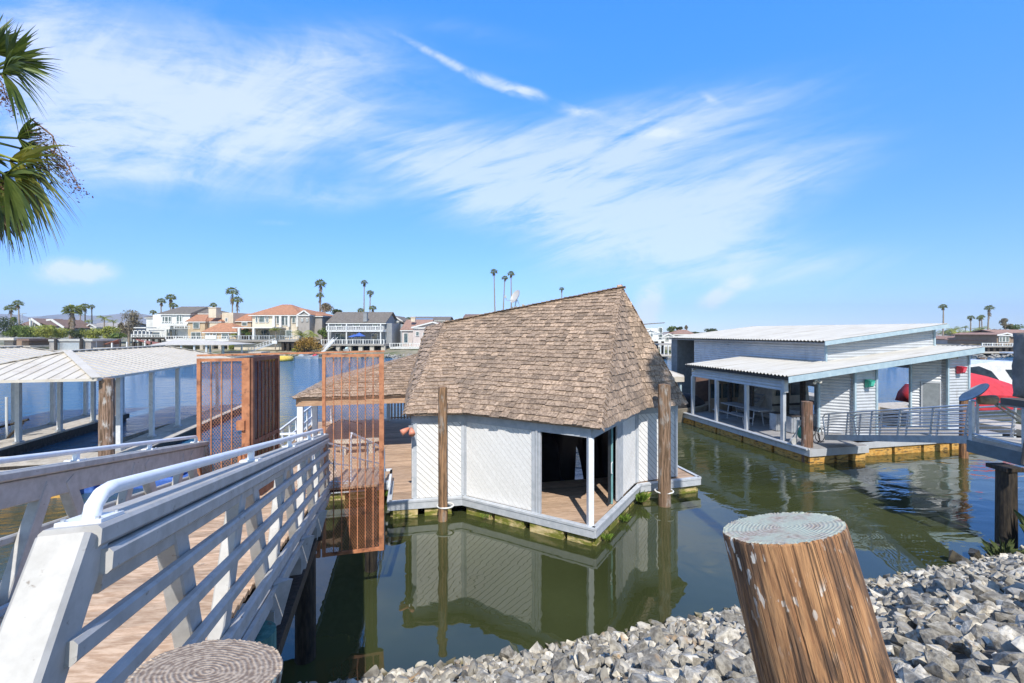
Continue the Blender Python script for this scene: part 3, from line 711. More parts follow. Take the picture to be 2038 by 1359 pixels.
# roof
faces = [[eP0, PK, R1, eP1], [eA, eP1, R1], [eA, R1, R2], [eP0, eP2, PK], [eP2, eB, PK], [eB, eB2, PK], [PK, eB2, eA2], [PK, eA2, R2], [PK, R2, R1], [eA, R2, eA2]]
def nrm_of(f):
    P = [Vector(p) for p in f]; n = (P[1]-P[0]).cross(P[2]-P[0]).normalized(); return n if n.z > 0 else -n
rf = MB()
for f in faces: rf.slab([Vector(p)-nrm_of(f)*.05 for p in f], nrm_of(f), .05, .5)
ro = rf.build('roof', M['shingle'], hb)
sm = MB()
for f in faces[:6]: shingles(sm, f)
shingles(sm, faces[6]); shingles(sm, faces[8]); shingles(sm, faces[7]); shingles(sm, faces[9])
sm.build('shingle_cover', M['shingle'], ro)
N = [nrm_of(f) for f in faces]
hc = MB()
hipcaps(hc, eP0, PK, N[0], N[3]); hipcaps(hc, R1, PK, N[0], N[8]); hipcaps(hc, eB, PK, N[4], N[5]); hipcaps(hc, eA, R1, N[1], N[2]); hipcaps(hc, R2, R1, N[2], N[7])
hc.build('hip_cap', M['shingle'], ro)
# walls
M['white_siding'] = mat('white diagonal siding', (.76,.75,.725), (.83,.82,.80), .6, 14, bump=.12, bd=.003, rnd=.03, dirt=(.42,.40,.36), dscale=7, dthr=(.70,.85))
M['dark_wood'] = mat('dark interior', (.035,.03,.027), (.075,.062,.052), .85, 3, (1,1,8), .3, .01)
Z0, Z1 = .46, 2.50
wA, wP1, wP0, wP2, wB = Vector((.06, 12.34, 0)), Vector((1.42, 12.30, 0)), Vector((4.06, 9.74, 0)), Vector((6.46, 12.22, 0)), Vector((7.98, 12.48, 0))
wB2, wA2 = Vector((7.98, 17.9, 0)), Vector((.06, 17.9, 0))
def wallseg(p, q, t0, t1, sgn, name='wall'):
    d = q-p; L = d.length; d = d/L; nr = Vector((d.y, -d.x, 0))      # outward
    a = p+d*L*t0; w = L*(t1-t0)
    b = MB()
    e = a+d*w
    b.slab([a+Vector((0,0,Z0)), e+Vector((0,0,Z0)), e+Vector((0,0,Z1)), a+Vector((0,0,Z1))], -nr, .06)
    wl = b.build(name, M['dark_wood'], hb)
    part('siding', lambda m: diag_boards(m, a+nr*.003, d, w, Z0, Z1, sgn, nr), M['white_siding'], wl)
    def tm(m):
        for s in (.045, w-.045): m.slab([a+d*(s-.045)+Vector((0,0,Z0))+nr*.016, a+d*(s+.045)+Vector((0,0,Z0))+nr*.016, a+d*(s+.045)+Vector((0,0,Z1))+nr*.016, a+d*(s-.045)+Vector((0,0,Z1))+nr*.016], nr, .025)
    part('corner_board', tm, M['grey_trim'], wl)
wallseg(wA, wP1, 0, 1, 1)
wallseg(wP1, wP0, 0, .60, 1)
wallseg(wP0, wP2, .60, 1, -1)
wallseg(wP2, wB, 0, 1, 1)
wallseg(wB, wB2, 0, 1, -1)
wallseg(wA2, wA, 0, 1, -1)
# rear wall leaves a boat opening
wallseg(wB2, wA2, 0, .09, 1); wallseg(wB2, wA2, .60, 1, 1)
def fascia(m):
    ring = [wA, wP1, wP0, wP2, wB, wB2, wA2]
    for i in range(7):
        p, q = ring[i], ring[(i+1) % 7]; d = (q-p).normalized(); nr = Vector((d.y, -d.x, 0))
        m.slab([p+nr*.045+Vector((0,0,2.46)), q+nr*.045+Vector((0,0,2.46)), q+nr*.045+Vector((0,0,2.73)), p+nr*.045+Vector((0,0,2.73))], -nr, .09)
part('fascia', fascia, M['grey_trim'], hb)
d1 = (wP0-wP1).normalized(); d2 = (wP2-wP0).normalized(); L1 = (wP0-wP1).length; L2 = (wP2-wP0).length
n1 = Vector((d1.y, -d1.x, 0)); n2 = Vector((d2.y, -d2.x, 0))
part('corner_post', lambda m: m.box((4.02-.065, 9.68, .46), (4.02+.065, 9.81, 2.47)), M['white_metal'], hb)
def jambs(m):
    for s in (.615, .635):
        c = wP1+d1*L1*s+n1*(.03-.5*(s-.615)); m.beam(c+Vector((0,0,Z0)), c+Vector((0,0,2.47)), .07, .06, up=d1)
    for s in (.51, .545, .58):
        c = wP0+d2*L2*s+n2*.01; m.beam(c+Vector((0,0,Z0)), c+Vector((0,0,2.47)), .05, .09, up=d2)
parts('door_jamb', jambs, M['grey_trim'], hb)
dr = part('sliding_door', lambda m: m.beam(wP0+d2*L2*.43-n2*.04+Vector((0,0,Z0)), wP0+d2*L2*.43-n2*.04+Vector((0,0,2.46)), .05, .035, up=d2), M['teal'], hb)
part('handle', lambda m: m.tube([wP0+d2*(L2*.43+a_)-n2*.02+Vector((0,0,z_)) for a_, z_ in ((-.02,1.25),(-.09,1.27),(-.09,1.52),(-.02,1.54))], .013, 8), M['white_metal'], dr)
part('glass_pane', lambda m: m.slab([wP0+d2*L2*s-n2*.06+Vector((0,0,z_)) for s, z_ in ((.36,.5),(.43,.5),(.43,2.4),(.36,2.4))], n2, .008), M['black'], dr)
# floor, floats, edge boards
fl_poly = [(.0, 12.35), (1.42, 12.25), (4.05, 9.66), (6.48, 12.15), (8.5, 12.3)]
def boards_in(m, poly, z, wid=.14, t=.035, along='u'):
    if along == 'u': lo, hi = min(p[1] for p in poly), max(p[1] for p in poly)
    else: lo, hi = min(p[0] for p in poly), max(p[0] for p in poly)
    k = lo
    while k < hi:
        if along == 'u': c = clip(clip(poly, 0, 1, k+wid-.008), 0, -1, -k)
        else: c = clip(clip(poly, 1, 0, k+wid-.008), -1, 0, -k)
        if len(c) > 2: m.prism(c, z-t, z+random.uniform(-.002, .002))
        k += wid
part('floor', lambda m: boards_in(m, [(1.3, 12.4), (4.05, 9.68), (6.6, 12.4), (6.6, 12.9), (1.3, 12.9)], .44), M['deck'], hb)
for pl_ in ([(-.5, 12.3), (1.38, 12.3), (1.38, 13.1), (.02, 13.1), (.02, 13.95), (-.5, 13.95)], [(-4.7, 13.95), (.02, 13.95), (.02, 24), (-4.7, 24)], [(6.5, 12.1), (8.56, 12.3), (8.56, 12.6), (6.5, 12.6)], [(7.98, 12.6), (8.56, 12.6), (8.56, 17.5), (7.98, 17.5)]):
    def dk(m):
        if len(pl_) == 6: boards_in(m, [(-.5, 12.3), (1.38, 12.3), (1.38, 13.1), (-.5, 13.1)], .425); boards_in(m, [(-.5, 13.1), (.02, 13.1), (.02, 13.95), (-.5, 13.95)], .425)
        else: boards_in(m, pl_, .425)
    part('deck', dk, M['deck'], hb)
edge = [(-4.75, 24), (-4.75, 13.9), (-.56, 13.9), (-.56, 12.24), (1.36, 12.2), (4.06, 9.58), (6.52, 12.06), (8.62, 12.24), (8.62, 17.6)]
def edging(m):
    for i in range(len(edge)-1):
        p, q = Vector((*edge[i], 0)), Vector((*edge[i+1], 0)); d = (q-p).normalized(); nr = Vector((d.y, -d.x, 0))
        m.slab([p+Vector((0,0,.23)), q+Vector((0,0,.23)), q+Vector((0,0,.40)), p+Vector((0,0,.40))], nr, .04)
        m.slab([p+Vector((0,0,.405)), q+Vector((0,0,.405)), q+Vector((0,0,.455)), p+Vector((0,0,.455))], nr, .055)
        m.slab([p+Vector((0,0,.455)), q+Vector((0,0,.455)), q-nr*.07+Vector((0,0,.455)), p-nr*.07+Vector((0,0,.455))], (0,0,1), .008)
part('edge_board', edging, M['grey_trim'], hb)
R3 = random.Random(3)
def floats(m):
    for i in range(len(edge)-1):
        p, q = Vector((*edge[i], 0)), Vector((*edge[i+1], 0)); L = (q-p).length; d = (q-p)/L; nr = Vector((d.y, -d.x, 0)); s = .1
        if i in (0,): continue
        while s < L-.15:
            w = min(R3.uniform(.5, .95), L-s-.05)
            a_ = p+d*s-nr*R3.uniform(-.02, .05)
            m.slab([a_+Vector((0,0,-.25)), a_+d*w+Vector((0,0,-.25)), a_+d*w+Vector((0,0,.225)), a_+Vector((0,0,.225))], -nr, .4)
            s += w+R3.uniform(.06, .2)
part('float', floats, M['foam_moss'], hb)
# inner shade structure: rear curtain panels, side lining, ceiling
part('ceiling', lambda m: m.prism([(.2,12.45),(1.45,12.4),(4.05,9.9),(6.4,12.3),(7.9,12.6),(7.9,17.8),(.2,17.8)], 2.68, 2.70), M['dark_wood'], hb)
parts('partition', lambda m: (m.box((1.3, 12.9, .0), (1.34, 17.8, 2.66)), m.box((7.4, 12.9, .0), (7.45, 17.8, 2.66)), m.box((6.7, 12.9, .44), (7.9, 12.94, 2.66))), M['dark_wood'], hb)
# porch roof
px0, px1, py0, py1 = -3.95, .55, 16.75, 23.9; pe = 2.62
c00, c10, c11, c01 = (px0, py0, pe), (px1, py0, pe), (px1, py1, pe), (px0, py1, pe); ap = (.55, 20.3, 3.98)
pf = [[c00, c10, ap], [c00, ap, c01], [c01, ap, c11]]
pr = MB()
for f in pf: pr.slab([Vector(p)-nrm_of(f)*.04 for p in f], nrm_of(f), .04, .5)
pro = pr.build('porch_roof', M['shingle'], hb)
ps = MB()
for f in pf: shingles(ps, f, .2, (.15, .34))
hipcaps(ps, c00, ap, nrm_of(pf[0]), nrm_of(pf[1])); ps.build('shingle_cover', M['shingle'], pro)
M['cedar_beam'] = mat('cedar beam', (.36,.21,.12), (.50,.32,.20), .7, 3, (1,10,10), .3, .005)
part('beam', lambda m: (m.beam((px0+.08, py0+.12, 2.45), (px1, py0+.12, 2.45), .06, .26), m.beam((px0+.12, py0+.2, 2.45), (px0+.12, py1-.2, 2.45), .06, .26), m.beam((px0+.1, py1-.15, 2.45), (px1, py1-.15, 2.45), .06, .26)), M['cedar_beam'], hb)
for (u_, v_) in ((-3.75, 16.95), (-3.75, 19.4), (-3.75, 23.6), (-1.1, 23.6), (.3, 23.6), (-1.2, 16.95)):
    if (u_, v_) == (-1.2, 16.95): continue
    part('porch_post', lambda m: m.box((u_-.09, v_-.09, .43), (u_+.09, v_+.09, 2.34)), M['white_metal'], hb)
def rail(m):
    m.box((-4.62, 17.0, 1.34), (-4.55, 23, 1.40)); m.box((-4.62, 17.0, .85), (-4.55, 23, .89))
    for i in range(7): m.box((-4.62, 17+i, .43), (-4.55, 17.07+i, 1.36))
    m.box((-4.62, 16.93, 1.34), (-3.9, 17.0, 1.40)); m.box((-4.62, 16.93, .85), (-3.9, 17.0, .89))
part('deck_railing', rail, M['white_metal'], hb)
def rail(m):
    m.box((-1.0, 13.9, .45), (-.94, 13.96, .78)); m.box((-1.0, 13.9, .76), (-.56, 13.96, .82)); m.box((-.6, 13.5, .45), (-.54, 13.96, .80)); m.box((-.6, 12.5, .74), (-.54, 13.96, .80))
part('deck_railing', rail, M['white_metal'], hb)
def slats(m):
    for i in range(9): m.box((-1.0+.0, 22.2+i*.0, 0), (-1.0, 22.2, 0)) if False else m.box((-.95+i*.15, 22.9, .6), (-.88+i*.15, 22.94, 2.3))
    for z_ in (.65, 1.4, 2.2): m.box((-1, 22.94, z_), (.5, 22.98, z_+.05))
part('lattice_screen', slats, M['cedar_beam'], hb)
# things on the houseboat
ol = thing('floodlight', 'pair of round orange flood lamps at the left end of the white boathouse wall', 'lamp', (.02, 12.2, 2.35), TH)
part('bracket', lambda m: m.box((-.06, 12.22, 2.30), (.06, 12.31, 2.42)), M['galv'], ol)
for k, (du, dv) in enumerate(((-.16, -.02), (.02, -.14))):
    part('lamp_head', lambda m: m.tube([(0.0+du*.3, 12.24+dv*.3, 2.36), (du, 12.2+dv, 2.30), (du*1.5, 12.18+dv*1.6, 2.26)], [.03, .07, .085], 12), plain('salmon lamp', (.72, .28, .18), .5), ol, smooth=True)
be = thing('bench', 'curved pale concrete bench in the shade of the houseboat porch', 'bench', (-1.4, 17.2, .43), TH)
part('seat', lambda m: m.prism([(-1.9+.9*cos(t), 17.6+.42*sin(t)) for t in [pi+i*pi/10 for i in range(11)]]+[(-1.0-.25-.55*(i/6), 17.62) for i in range(1, 6)], .86, .94), M['concrete'], be)
part('leg', lambda m: m.prism([(-2.5,17.35),(-2.3,17.3),(-2.3,17.55),(-2.5,17.55)], .43, .86), M['concrete'], be)
part('leg', lambda m: m.prism([(-1.5,17.3),(-1.3,17.35),(-1.3,17.55),(-1.5,17.55)], .43, .86), M['concrete'], be)
# covered boat and black curtain inside
cbt = thing('covered_boat', 'boat under a black tarp inside the open white boathouse', 'boat', (2.9, 15.3, 0), TH)
def hull(m):
    prof = []
    secs = [(12.95, .12, 1.5), (13.3, .75, 1.55), (14.2, 1.05, 1.9), (15.6, 1.1, 2.0), (17.2, 1.0, 1.6)]
    vs = []; K = 9
    for (v_, w_, h_) in secs:
        for i in range(K):
            t = pi*i/(K-1); vs.append((3.75+w_*cos(t)*-1, v_, .25+(h_-.25)*sin(t)**.6))
    fs = [(j*K+i, j*K+i+1, (j+1)*K+i+1, (j+1)*K+i) for j in range(len(secs)-1) for i in range(K-1)]+[tuple(range(K))]
    m.add(vs, fs)
part('tarp', hull, mat('black boat tarp', (.015,.017,.022), (.035,.038,.045), .3, 2, bump=.5, bd=.04), cbt, smooth=True)
part('hull', lambda m: m.add([(2.8,13.2,.25),(4.7,13.2,.25),(4.65,17.2,.25),(2.85,17.2,.25),(3.3,13.3,-.1),(4.2,13.3,-.1),(4.2,17.1,-.1),(3.3,17.1,-.1)], [(0,1,5,4),(1,2,6,5),(2,3,7,6),(3,0,4,7),(0,3,2,1)]), plain('dark blue hull', (.03,.05,.10), .4), cbt)
cu = MB()
for left in (1, 0):
    n_ = 26; K_ = 10; vs = []
    for j in range(K_+1):
        z_ = 2.5-2.58*j/K_; edge_u = 5.33 if z_ > 1.2 else (5.33-.03*(1.2-z_) if left else 5.33+.36*max(0, 1.2-z_)**.6*.75)
        for i in range(n_+1):
            k = i/n_; uu = 1.4+(edge_u-1.4)*k if left else edge_u+(7.4-edge_u)*k
            vs.append((uu, 14.2+.08*sin(i*1.1+j*.25)+.05*sin(i*.37), z_))
    cu.add(vs, [(j*(n_+1)+i, j*(n_+1)+i+1, (j+1)*(n_+1)+i+1, (j+1)*(n_+1)+i) for j in range(K_) for i in range(n_)])
cu.build('curtain', mat('black plastic sheet', (.012,.012,.014), (.022,.022,.026), .32, 2, (1,1,.3), .6, .05), smooth=True, o=(4, 14.2, .1), th=TH, label='black plastic sheets hanging inside the open boathouse with a blue gap between', cat='curtain')
# dish on the ridge
ds = thing('satellite_dish', 'small pale satellite dish on the ridge of the shingle roof', 'satellite dish', (3.2, 15.6, 5.6), TH)
rid = Vector(R1)+(Vector(PK)-Vector(R1))*.42; rid += Vector((0, 0, .05))
def dish(m, c, ax, r):
    ax = Vector(ax).normalized(); s = ax.cross(Vector((0, 0, 1))).normalized(); u = s.cross(ax); vs = []; K = 18
    for j in range(5):
        rr = r*j/4
        for i in range(K):
            t = 2*pi*i/K; vs.append(c+s*rr*cos(t)*.85+u*rr*sin(t)+ax*(rr*rr*.8))
    m.add(vs, [(j*K+i, j*K+(i+1)%K, (j+1)*K+(i+1)%K, (j+1)*K+i) for j in range(4) for i in range(K)])
    m.add([v-ax*.012 for v in vs], [(j*K+i, (j+1)*K+i, (j+1)*K+(i+1)%K, j*K+(i+1)%K) for j in range(4) for i in range(K)])
INFO[ds.name] = (rid, TH); ds.location = D2W(rid)
part('reflector', lambda m: dish(m, rid+Vector((.05, 0, .38)), (-.8, -.35, .45), .26), plain('dish grey', (.55,.53,.50), .5), ds, smooth=True)
part('feed_arm', lambda m: (m.tube([rid+Vector((.05,0,.25)), rid+Vector((-.30,-.1,.26)), rid+Vector((-.36,-.12,.36))], .012, 6), m.box(rid+Vector((-.40,-.16,.33)), rid+Vector((-.33,-.08,.42)))), M['galv'], ds)
part('mount', lambda m: (m.tube([rid+Vector((.0,0,.0)), rid+Vector((.08,0,.34))], .02, 8), m.tube([rid+Vector((.2,0,.05)), rid+Vector((.08,0,.3))], .012, 6), m.box(rid+Vector((-.08,-.1,-.02)), rid+Vector((.25,.1,.04)))), M['galv'], ds)
vp = MB(); vp.tube([rid+Vector((.26,-.18,-.2)), rid+Vector((.26,-.18,.12))], .045, 12); vp.build('vent_pipe', M['concrete'], o=rid+Vector((.26,-.18,-.1)), th=TH, label='short pale vent pipe poking through the shingle roof below the small dish', cat='vent pipe')
# piles by the houseboat, with white hoops
def pile(px, py_top, Y, dia, label, mt=None, hoop=None, base=-1.0, lean=0.0, group=None):
    t = at(px, py_top, Y); th_ = thing('mooring_pile', label, 'pile', (t.x, t.y, 0), group=group)
    n = 16; L = t.z-base; RR = random.Random(int(px)); m = MB(); rows = 14; vs = []
    p1, p2 = RR.uniform(0, 6), RR.uniform(0, 6)
    for j in range(rows+1):
        k = j/rows
        for i in range(n):
            a_ = 2*pi*i/n; r_ = dia/2*(1+.05*(1-k))*(1+.05*sin(2*a_+p1)+.04*sin(3*a_+p2+k*2)+RR.uniform(-.02, .02)); vs.append((t.x+lean*(1-k)+r_*cos(a_), t.y+r_*sin(a_), base+L*k))
    vs.append((t.x, t.y, t.z+dia*.08))
    m.add(vs, [(j*n+i, j*n+(i+1)%n, (j+1)*n+(i+1)%n, (j+1)*n+i) for j in range(rows) for i in range(n)]+[(rows*n+i, rows*n+(i+1)%n, len(vs)-1) for i in range(n)])
    m.build('shaft', mt or M['pile'], th_)
    if hoop is not None:
        c = [(t.x+(dia*.5+.09)*cos(a_)+hoop[0], t.y+(dia*.5+.07)*sin(a_)+hoop[1], hoop[2]) for a_ in [i*2*pi/24 for i in range(25)]]
        part('hoop', lambda m: m.tube(c, .022, 8, caps=False), M['rope'], th_, smooth=True)
    return th_
PG = None
def pm(n, hi, wear): return mat(n, (.09,.055,.03), hi, .85, 3.0, (9,9,.6), 1.0, .02, dirt=wear, dscale=2.0, dthr=(.52, .68), dst=(2.5,2.5,1.0))
pile(881, 770, 11.75, .24, 'slender brown pile with a white hoop in front of the left white wall', mt=pm('pile a', (.40,.23,.12), (.30,.26,.22)), hoop=(.06, .06, .36))
pile(1322, 765, 12.75, .32, 'grey and brown pile with a white hoop at the right corner of the white boathouse', mt=pm('pile b', (.30,.19,.12), (.33,.30,.27)), hoop=(.03, .1, .38))
pile(1606, 799, 17.0, .36, 'dark brown pile with a white hoop beside the front post of the grey metal boathouse', mt=pm('pile c', (.26,.14,.09), (.36,.30,.26)), hoop=(.0, .1, .5))
pile(1918, 790, 17.6, .28, 'rusty orange brown pile in front of the right end of the grey metal boathouse', mt=pm('pile d', (.42,.20,.09), (.20,.12,.08)))
pile(213, 753, 15.9, .42, 'thick mottled brown and white pile in front of the cream covered slip', mt=pm('pile e', (.34,.22,.15), (.50,.47,.43)))
pile(229, 757, 24.5, .20, 'thin orange brown pile behind the thick mottled one at the covered slip', mt=pm('pile f', (.42,.22,.10), (.25,.2,.15)))
pile(1954, 712, 46, .75, 'distant brown pile standing in open water beyond the white cabin cruiser', mt=pm('pile g', (.28,.18,.12), (.45,.42,.38)))
# grass tufts on the floats
def tuft(name, c, n, h, label, mt, spread=.12, th=0.0, cat='grass tuft'):
    m = MB(); RR = random.Random(int(c[0]*100+c[1]*10))
    for i in range(n):
        a_ = RR.uniform(0, 6.28); r_ = RR.uniform(0, spread); b = Vector((c[0]+r_*cos(a_), c[1]+r_*sin(a_), c[2])); l = h*RR.uniform(.5, 1.1)
        d = Vector((cos(a_), sin(a_), 0))*l*RR.uniform(.2, .8); s = Vector((-sin(a_), cos(a_), 0))*.006*(h/.2)
        m.add([b-s, b+s, b+d*.4+Vector((0,0,l*.7))+s*.8, b+d+Vector((0,0,l*.9)), b+d*.4+Vector((0,0,l*.7))-s*.8], [(0,1,2,3,4)])
    return m.build(name, mt, o=c, th=th, label=label, cat=cat)
M['grass'] = mat('fresh grass', (.10,.20,.02), (.26,.36,.06), .6, 8, bump=0, rnd=.3, trans=.3)
tuft('grass_tuft', (6.35, 11.72, .12), 150, .26, 'bright green grass tuft growing on the float beside the hooped pile at the right wall', M['grass'], .16, TH)
tuft('grass_tuft', (5.35, 10.72, .05), 80, .16, 'small green tuft on the float half way along the right wall of the white boathouse', M['grass'], .12, TH)
tuft('grass_tuft', (4.45, 9.85, .05), 80, .15, 'small green tuft on the mossy float by the front corner post of the boathouse', M['grass'], .12, TH)
tuft('grass_tuft', (1.9, 11.62, .08), 70, .10, 'low yellow green weed on the float under the left white wall', M['grass'], .14, TH)
tuft('grass_tuft', (-.75, 13.6, .15), 40, .16, 'thin green weed at the notch of the deck by the small white rail', M['grass'], .08, TH)
w_ = D2W((6.4, 6.5)); tuft('grass_tuft', (w_.x, w_.y, bank_z(6.5, 6.4)), 30, .25, 'pale dry grass tuft among the stones right of the leaning pile', mat('dry grass', (.40,.36,.22), (.55,.50,.34), .8, 6, bump=0, rnd=.2, trans=.2), .08)
for k, (u_, v_, h_) in enumerate(((13.2, 6.9, .75), (13.7, 6.5, .9), (12.3, 7.1, .4))):
    w_ = D2W((u_, v_)); tuft('reed_clump', (w_.x, w_.y, bank_z(v_, u_)-.05), 60, h_, ('middle-height green reeds by the far right pier pile', 'tallest green reeds at the right edge of the bank', 'short green reeds nearest the dark wet rocks')[k], mat('reed', (.05,.08,.025), (.16,.20,.07), .7, 6, bump=0, rnd=.3, trans=.2), .22, cat='reeds')
# ================================================================ grey metal boathouse on the right (frame D)
gb = thing('metal_boathouse', 'pale grey corrugated metal boathouse with two low sloped roofs', 'boathouse', (19.0, 18.0, .4), TH)
DZ = .58
def zlow(u): return 3.10+.106*(u-14.0)
def zup(u): return 4.44+.112*(u-17.3)
# lower roof
def roofsheet(m, u0, u1, v0, v1, zf):
    n = int((v1-v0)/.19); L = Vector((u1-u0, 0, zf(u1)-zf(u0))); nr = Vector((-(zf(u1)-zf(u0)), 0, u1-u0)).normalized()
    m.corr((u0, v0, zf(u0)), L, (0, v1-v0, 0), n, .03, nr)
    m.corr((u0, v0, zf(u0)-.012), L, (0, v1-v0, 0), n, .03, nr)
lr = part('lower_roof', lambda m: roofsheet(m, 14.2, 24.25, 14.72, 21.4, lambda u: zlow(u)+.06), M['corr_roof'], gb)
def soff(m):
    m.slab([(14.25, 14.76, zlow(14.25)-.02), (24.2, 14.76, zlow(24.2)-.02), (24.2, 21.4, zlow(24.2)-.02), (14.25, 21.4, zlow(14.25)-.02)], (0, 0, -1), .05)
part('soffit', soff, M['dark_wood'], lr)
part('fascia', lambda m: (m.slab([(14.2, 14.70, zlow(14.2)-.20), (24.3, 14.70, zlow(24.3)-.20), (24.3, 14.70, zlow(24.3)+.035), (14.2, 14.70, zlow(14.2)+.035)], (0, -1, 0), .03), m.box((24.25, 14.7, zlow(24.25)-.2), (24.3, 21.4, zlow(24.25)+.03))), M['blue_trim'], lr)
part('dark_edge', lambda m: m.box((14.22, 14.74, 3.02), (14.26, 21.4, 3.13)), M['dark_wood'], lr)
# siding helper: horizontal corrugation on a vertical wall
def hwall(m, p, q, zb, zta, ztb=None, pitch=.13, amp=.014, corr=True):
    p = Vector((p[0], p[1], 0)); q = Vector((q[0], q[1], 0)); d = (q-p).normalized(); nr = Vector((d.y, -d.x, 0)); ztb = zta if ztb is None else ztb
    K = 6; n = int((max(zta, ztb)-zb)/pitch*K)+1; vs = []
    for i in range(n+1):
        z = zb+i*pitch/K; o_ = nr*(amp*(.6*sin(2*pi*i/K)+.4*(1-2*((i % K)/K))))
        vs += [p+o_+Vector((0, 0, min(z, zta))), q+o_+Vector((0, 0, min(z, ztb)))]
    m.add(vs, [(2*i, 2*i+1, 2*i+3, 2*i+2) for i in range(n)])
    m.slab([p+Vector((0,0,zb))-nr*.02, q+Vector((0,0,zb))-nr*.02, q+Vector((0,0,ztb))-nr*.02, p+Vector((0,0,zta))-nr*.02], -nr, .05)
# left eave band on posts
part('eave_band', lambda m: (hwall(m, (14.45, 21.2), (14.45, 15.1), 2.55, 3.0, 3.0), ), M['corr_wall'], gb)
for v_ in (15.2, 17.2, 19.2, 21.1):
    part('porch_post', lambda m: (m.box((14.38, v_-.07, DZ), (14.52, v_+.07, 2.56))), M['corr_wall'], gb)
parts('corner_trim', lambda m: m.box((14.36, 15.04, 2.5), (14.54, 15.18, 3.02)), M['corr_wall'], gb)
# front walls: diagonal recessed wall, column, opening, door wall, column
def ftop(u): return zlow(u)-.06
part('front_wall', lambda m: hwall(m, (17.15, 16.15), (17.95, 15.38), DZ, ftop(17.1), ftop(17.9)), M['corr_wall'], gb)
part('front_wall', lambda m: (hwall(m, (17.95, 15.2), (19.07, 15.2), DZ, ftop(17.95), ftop(19.07)),), M['corr_wall'], gb)
part('front_wall', lambda m: (hwall(m, (22.98, 15.2), (24.2, 15.2), DZ, ftop(22.98), ftop(24.2)),), M['corr_wall'], gb)
def rside(m): hwall(m, (24.2, 15.2), (24.2, 16.4), DZ, ftop(24.2)); hwall(m, (24.2, 16.4), (24.2, 21.4), 3.1, ftop(24.2)); hwall(m, (17.95, 15.38), (17.95, 15.2), DZ, ftop(17.95)); hwall(m, (22.98, 15.5), (22.98, 15.2), DZ, ftop(22.98))
part('side_wall', rside, M['corr_wall'], gb)
def dwall(m):
    p, q = Vector((22.2, 16.15, 0)), Vector((22.98, 15.42, 0))
    hwall(m, p, q, DZ, ftop(22.2), ftop(22.98))
dw = part('front_wall', dwall, M['corr_wall'], gb)
def tr(m):
    for (u_, v_) in ((17.95, 15.18), (19.07, 15.18), (22.98, 15.18), (24.2, 15.18), (22.2, 16.13), (17.15, 16.13)): m.box((u_-.045, v_-.03, DZ), (u_+.045, v_+.05, ftop(u_)+.02))
parts('corner_trim', tr, M['blue_trim'], gb)
dd = (Vector((22.98, 15.42, 0))-Vector((22.2, 16.15, 0))).normalized(); dn = Vector((dd.y, -dd.x, 0)); dp = Vector((22.2, 16.15, 0))
def door(m):
    a_ = dp+dd*.42+dn*.02; b_ = dp+dd*.98+dn*.02
    m.slab([a_+Vector((0,0,DZ)), b_+Vector((0,0,DZ)), b_+Vector((0,0,DZ+2.0)), a_+Vector((0,0,DZ+2.0))], dn, .03)
dro = part('door', door, plain('dark grey door', (.22,.24,.25), .5), gb)
def dfr(m):
    for s in (.39, 1.01): m.beam(dp+dd*s+dn*.035+Vector((0,0,DZ)), dp+dd*s+dn*.035+Vector((0,0,DZ+2.06)), .06, .05, up=dd)
    m.beam(dp+dd*.36+dn*.035+Vector((0,0,DZ+2.05)), dp+dd*1.04+dn*.035+Vector((0,0,DZ+2.05)), .05, .06)
part('door_frame', dfr, M['corr_wall'], dro)
# upper volume
part('upper_wall', lambda m: (hwall(m, (17.9, 26.0), (17.9, 16.5), 2.4, zup(17.9)-.08), hwall(m, (17.9, 16.5), (24.1, 16.5), zlow(17.9)-.0, zup(17.9)-.08, zup(24.1)-.08)), M['corr_wall'], gb)
parts('corner_trim', lambda m: (m.box((17.86, 16.44, zlow(17.9)+.05), (17.94, 16.52, zup(17.9)-.05)), m.box((24.06, 16.44, zlow(24.1)), (24.14, 16.52, zup(24.1)-.05))), M['blue_trim'], gb)
ur = part('upper_roof', lambda m: roofsheet(m, 17.4, 24.35, 16.1, 28.4, lambda u: zup(u)+.05), M['corr_roof'], gb)
part('fascia', lambda m: (m.slab([(17.4, 16.08, zup(17.4)-.15), (24.4, 16.08, zup(24.4)-.15), (24.4, 16.08, zup(24.4)+.03), (17.4, 16.08, zup(17.4)+.03)], (0, -1, 0), .03), m.box((24.35, 16.08, zup(24.35)-.15), (24.4, 28.4, zup(24.35)+.03))), M['blue_trim'], ur)
part('soffit', lambda m: m.slab([(17.45, 16.12, zup(17.45)-.04), (24.3, 16.12, zup(24.3)-.04), (24.3, 28.3, zup(24.3)-.04), (17.45, 28.3, zup(17.45)-.04)], (0, 0, -1), .05), plain('grey soffit', (.30,.29,.28)), ur)
part('rear_column', lambda m: (m.box((17.7, 27.6, .5), (19.0, 27.7, zup(17.9)-.12)), m.box((17.7, 27.7, .5), (17.82, 28.3, zup(17.9)-.12))), plain('dark grey cladding', (.16,.18,.19)), gb)
part('upper_side_wall', lambda m: hwall(m, (24.1, 16.5), (24.1, 28.2), 3.1, zup(24.1)-.08), M['corr_wall'], gb)
# security lights under the eaves
for (u_, v_, z_) in ((15.75, 14.95, 2.95), (22.9, 14.95, 3.85), (14.4, 20.9, 2.95)):
    part('security_light', lambda m: (m.tube([(u_-.05, v_, z_), (u_-.16, v_-.1, z_-.08)], [.035, .065], 10), m.tube([(u_+.05, v_, z_), (u_+.16, v_-.1, z_-.08)], [.035, .065], 10), m.box((u_-.06, v_-.03, z_-.02), (u_+.06, v_+.03, z_+.06))), plain('lamp cream', (.6,.57,.5), .4), gb)
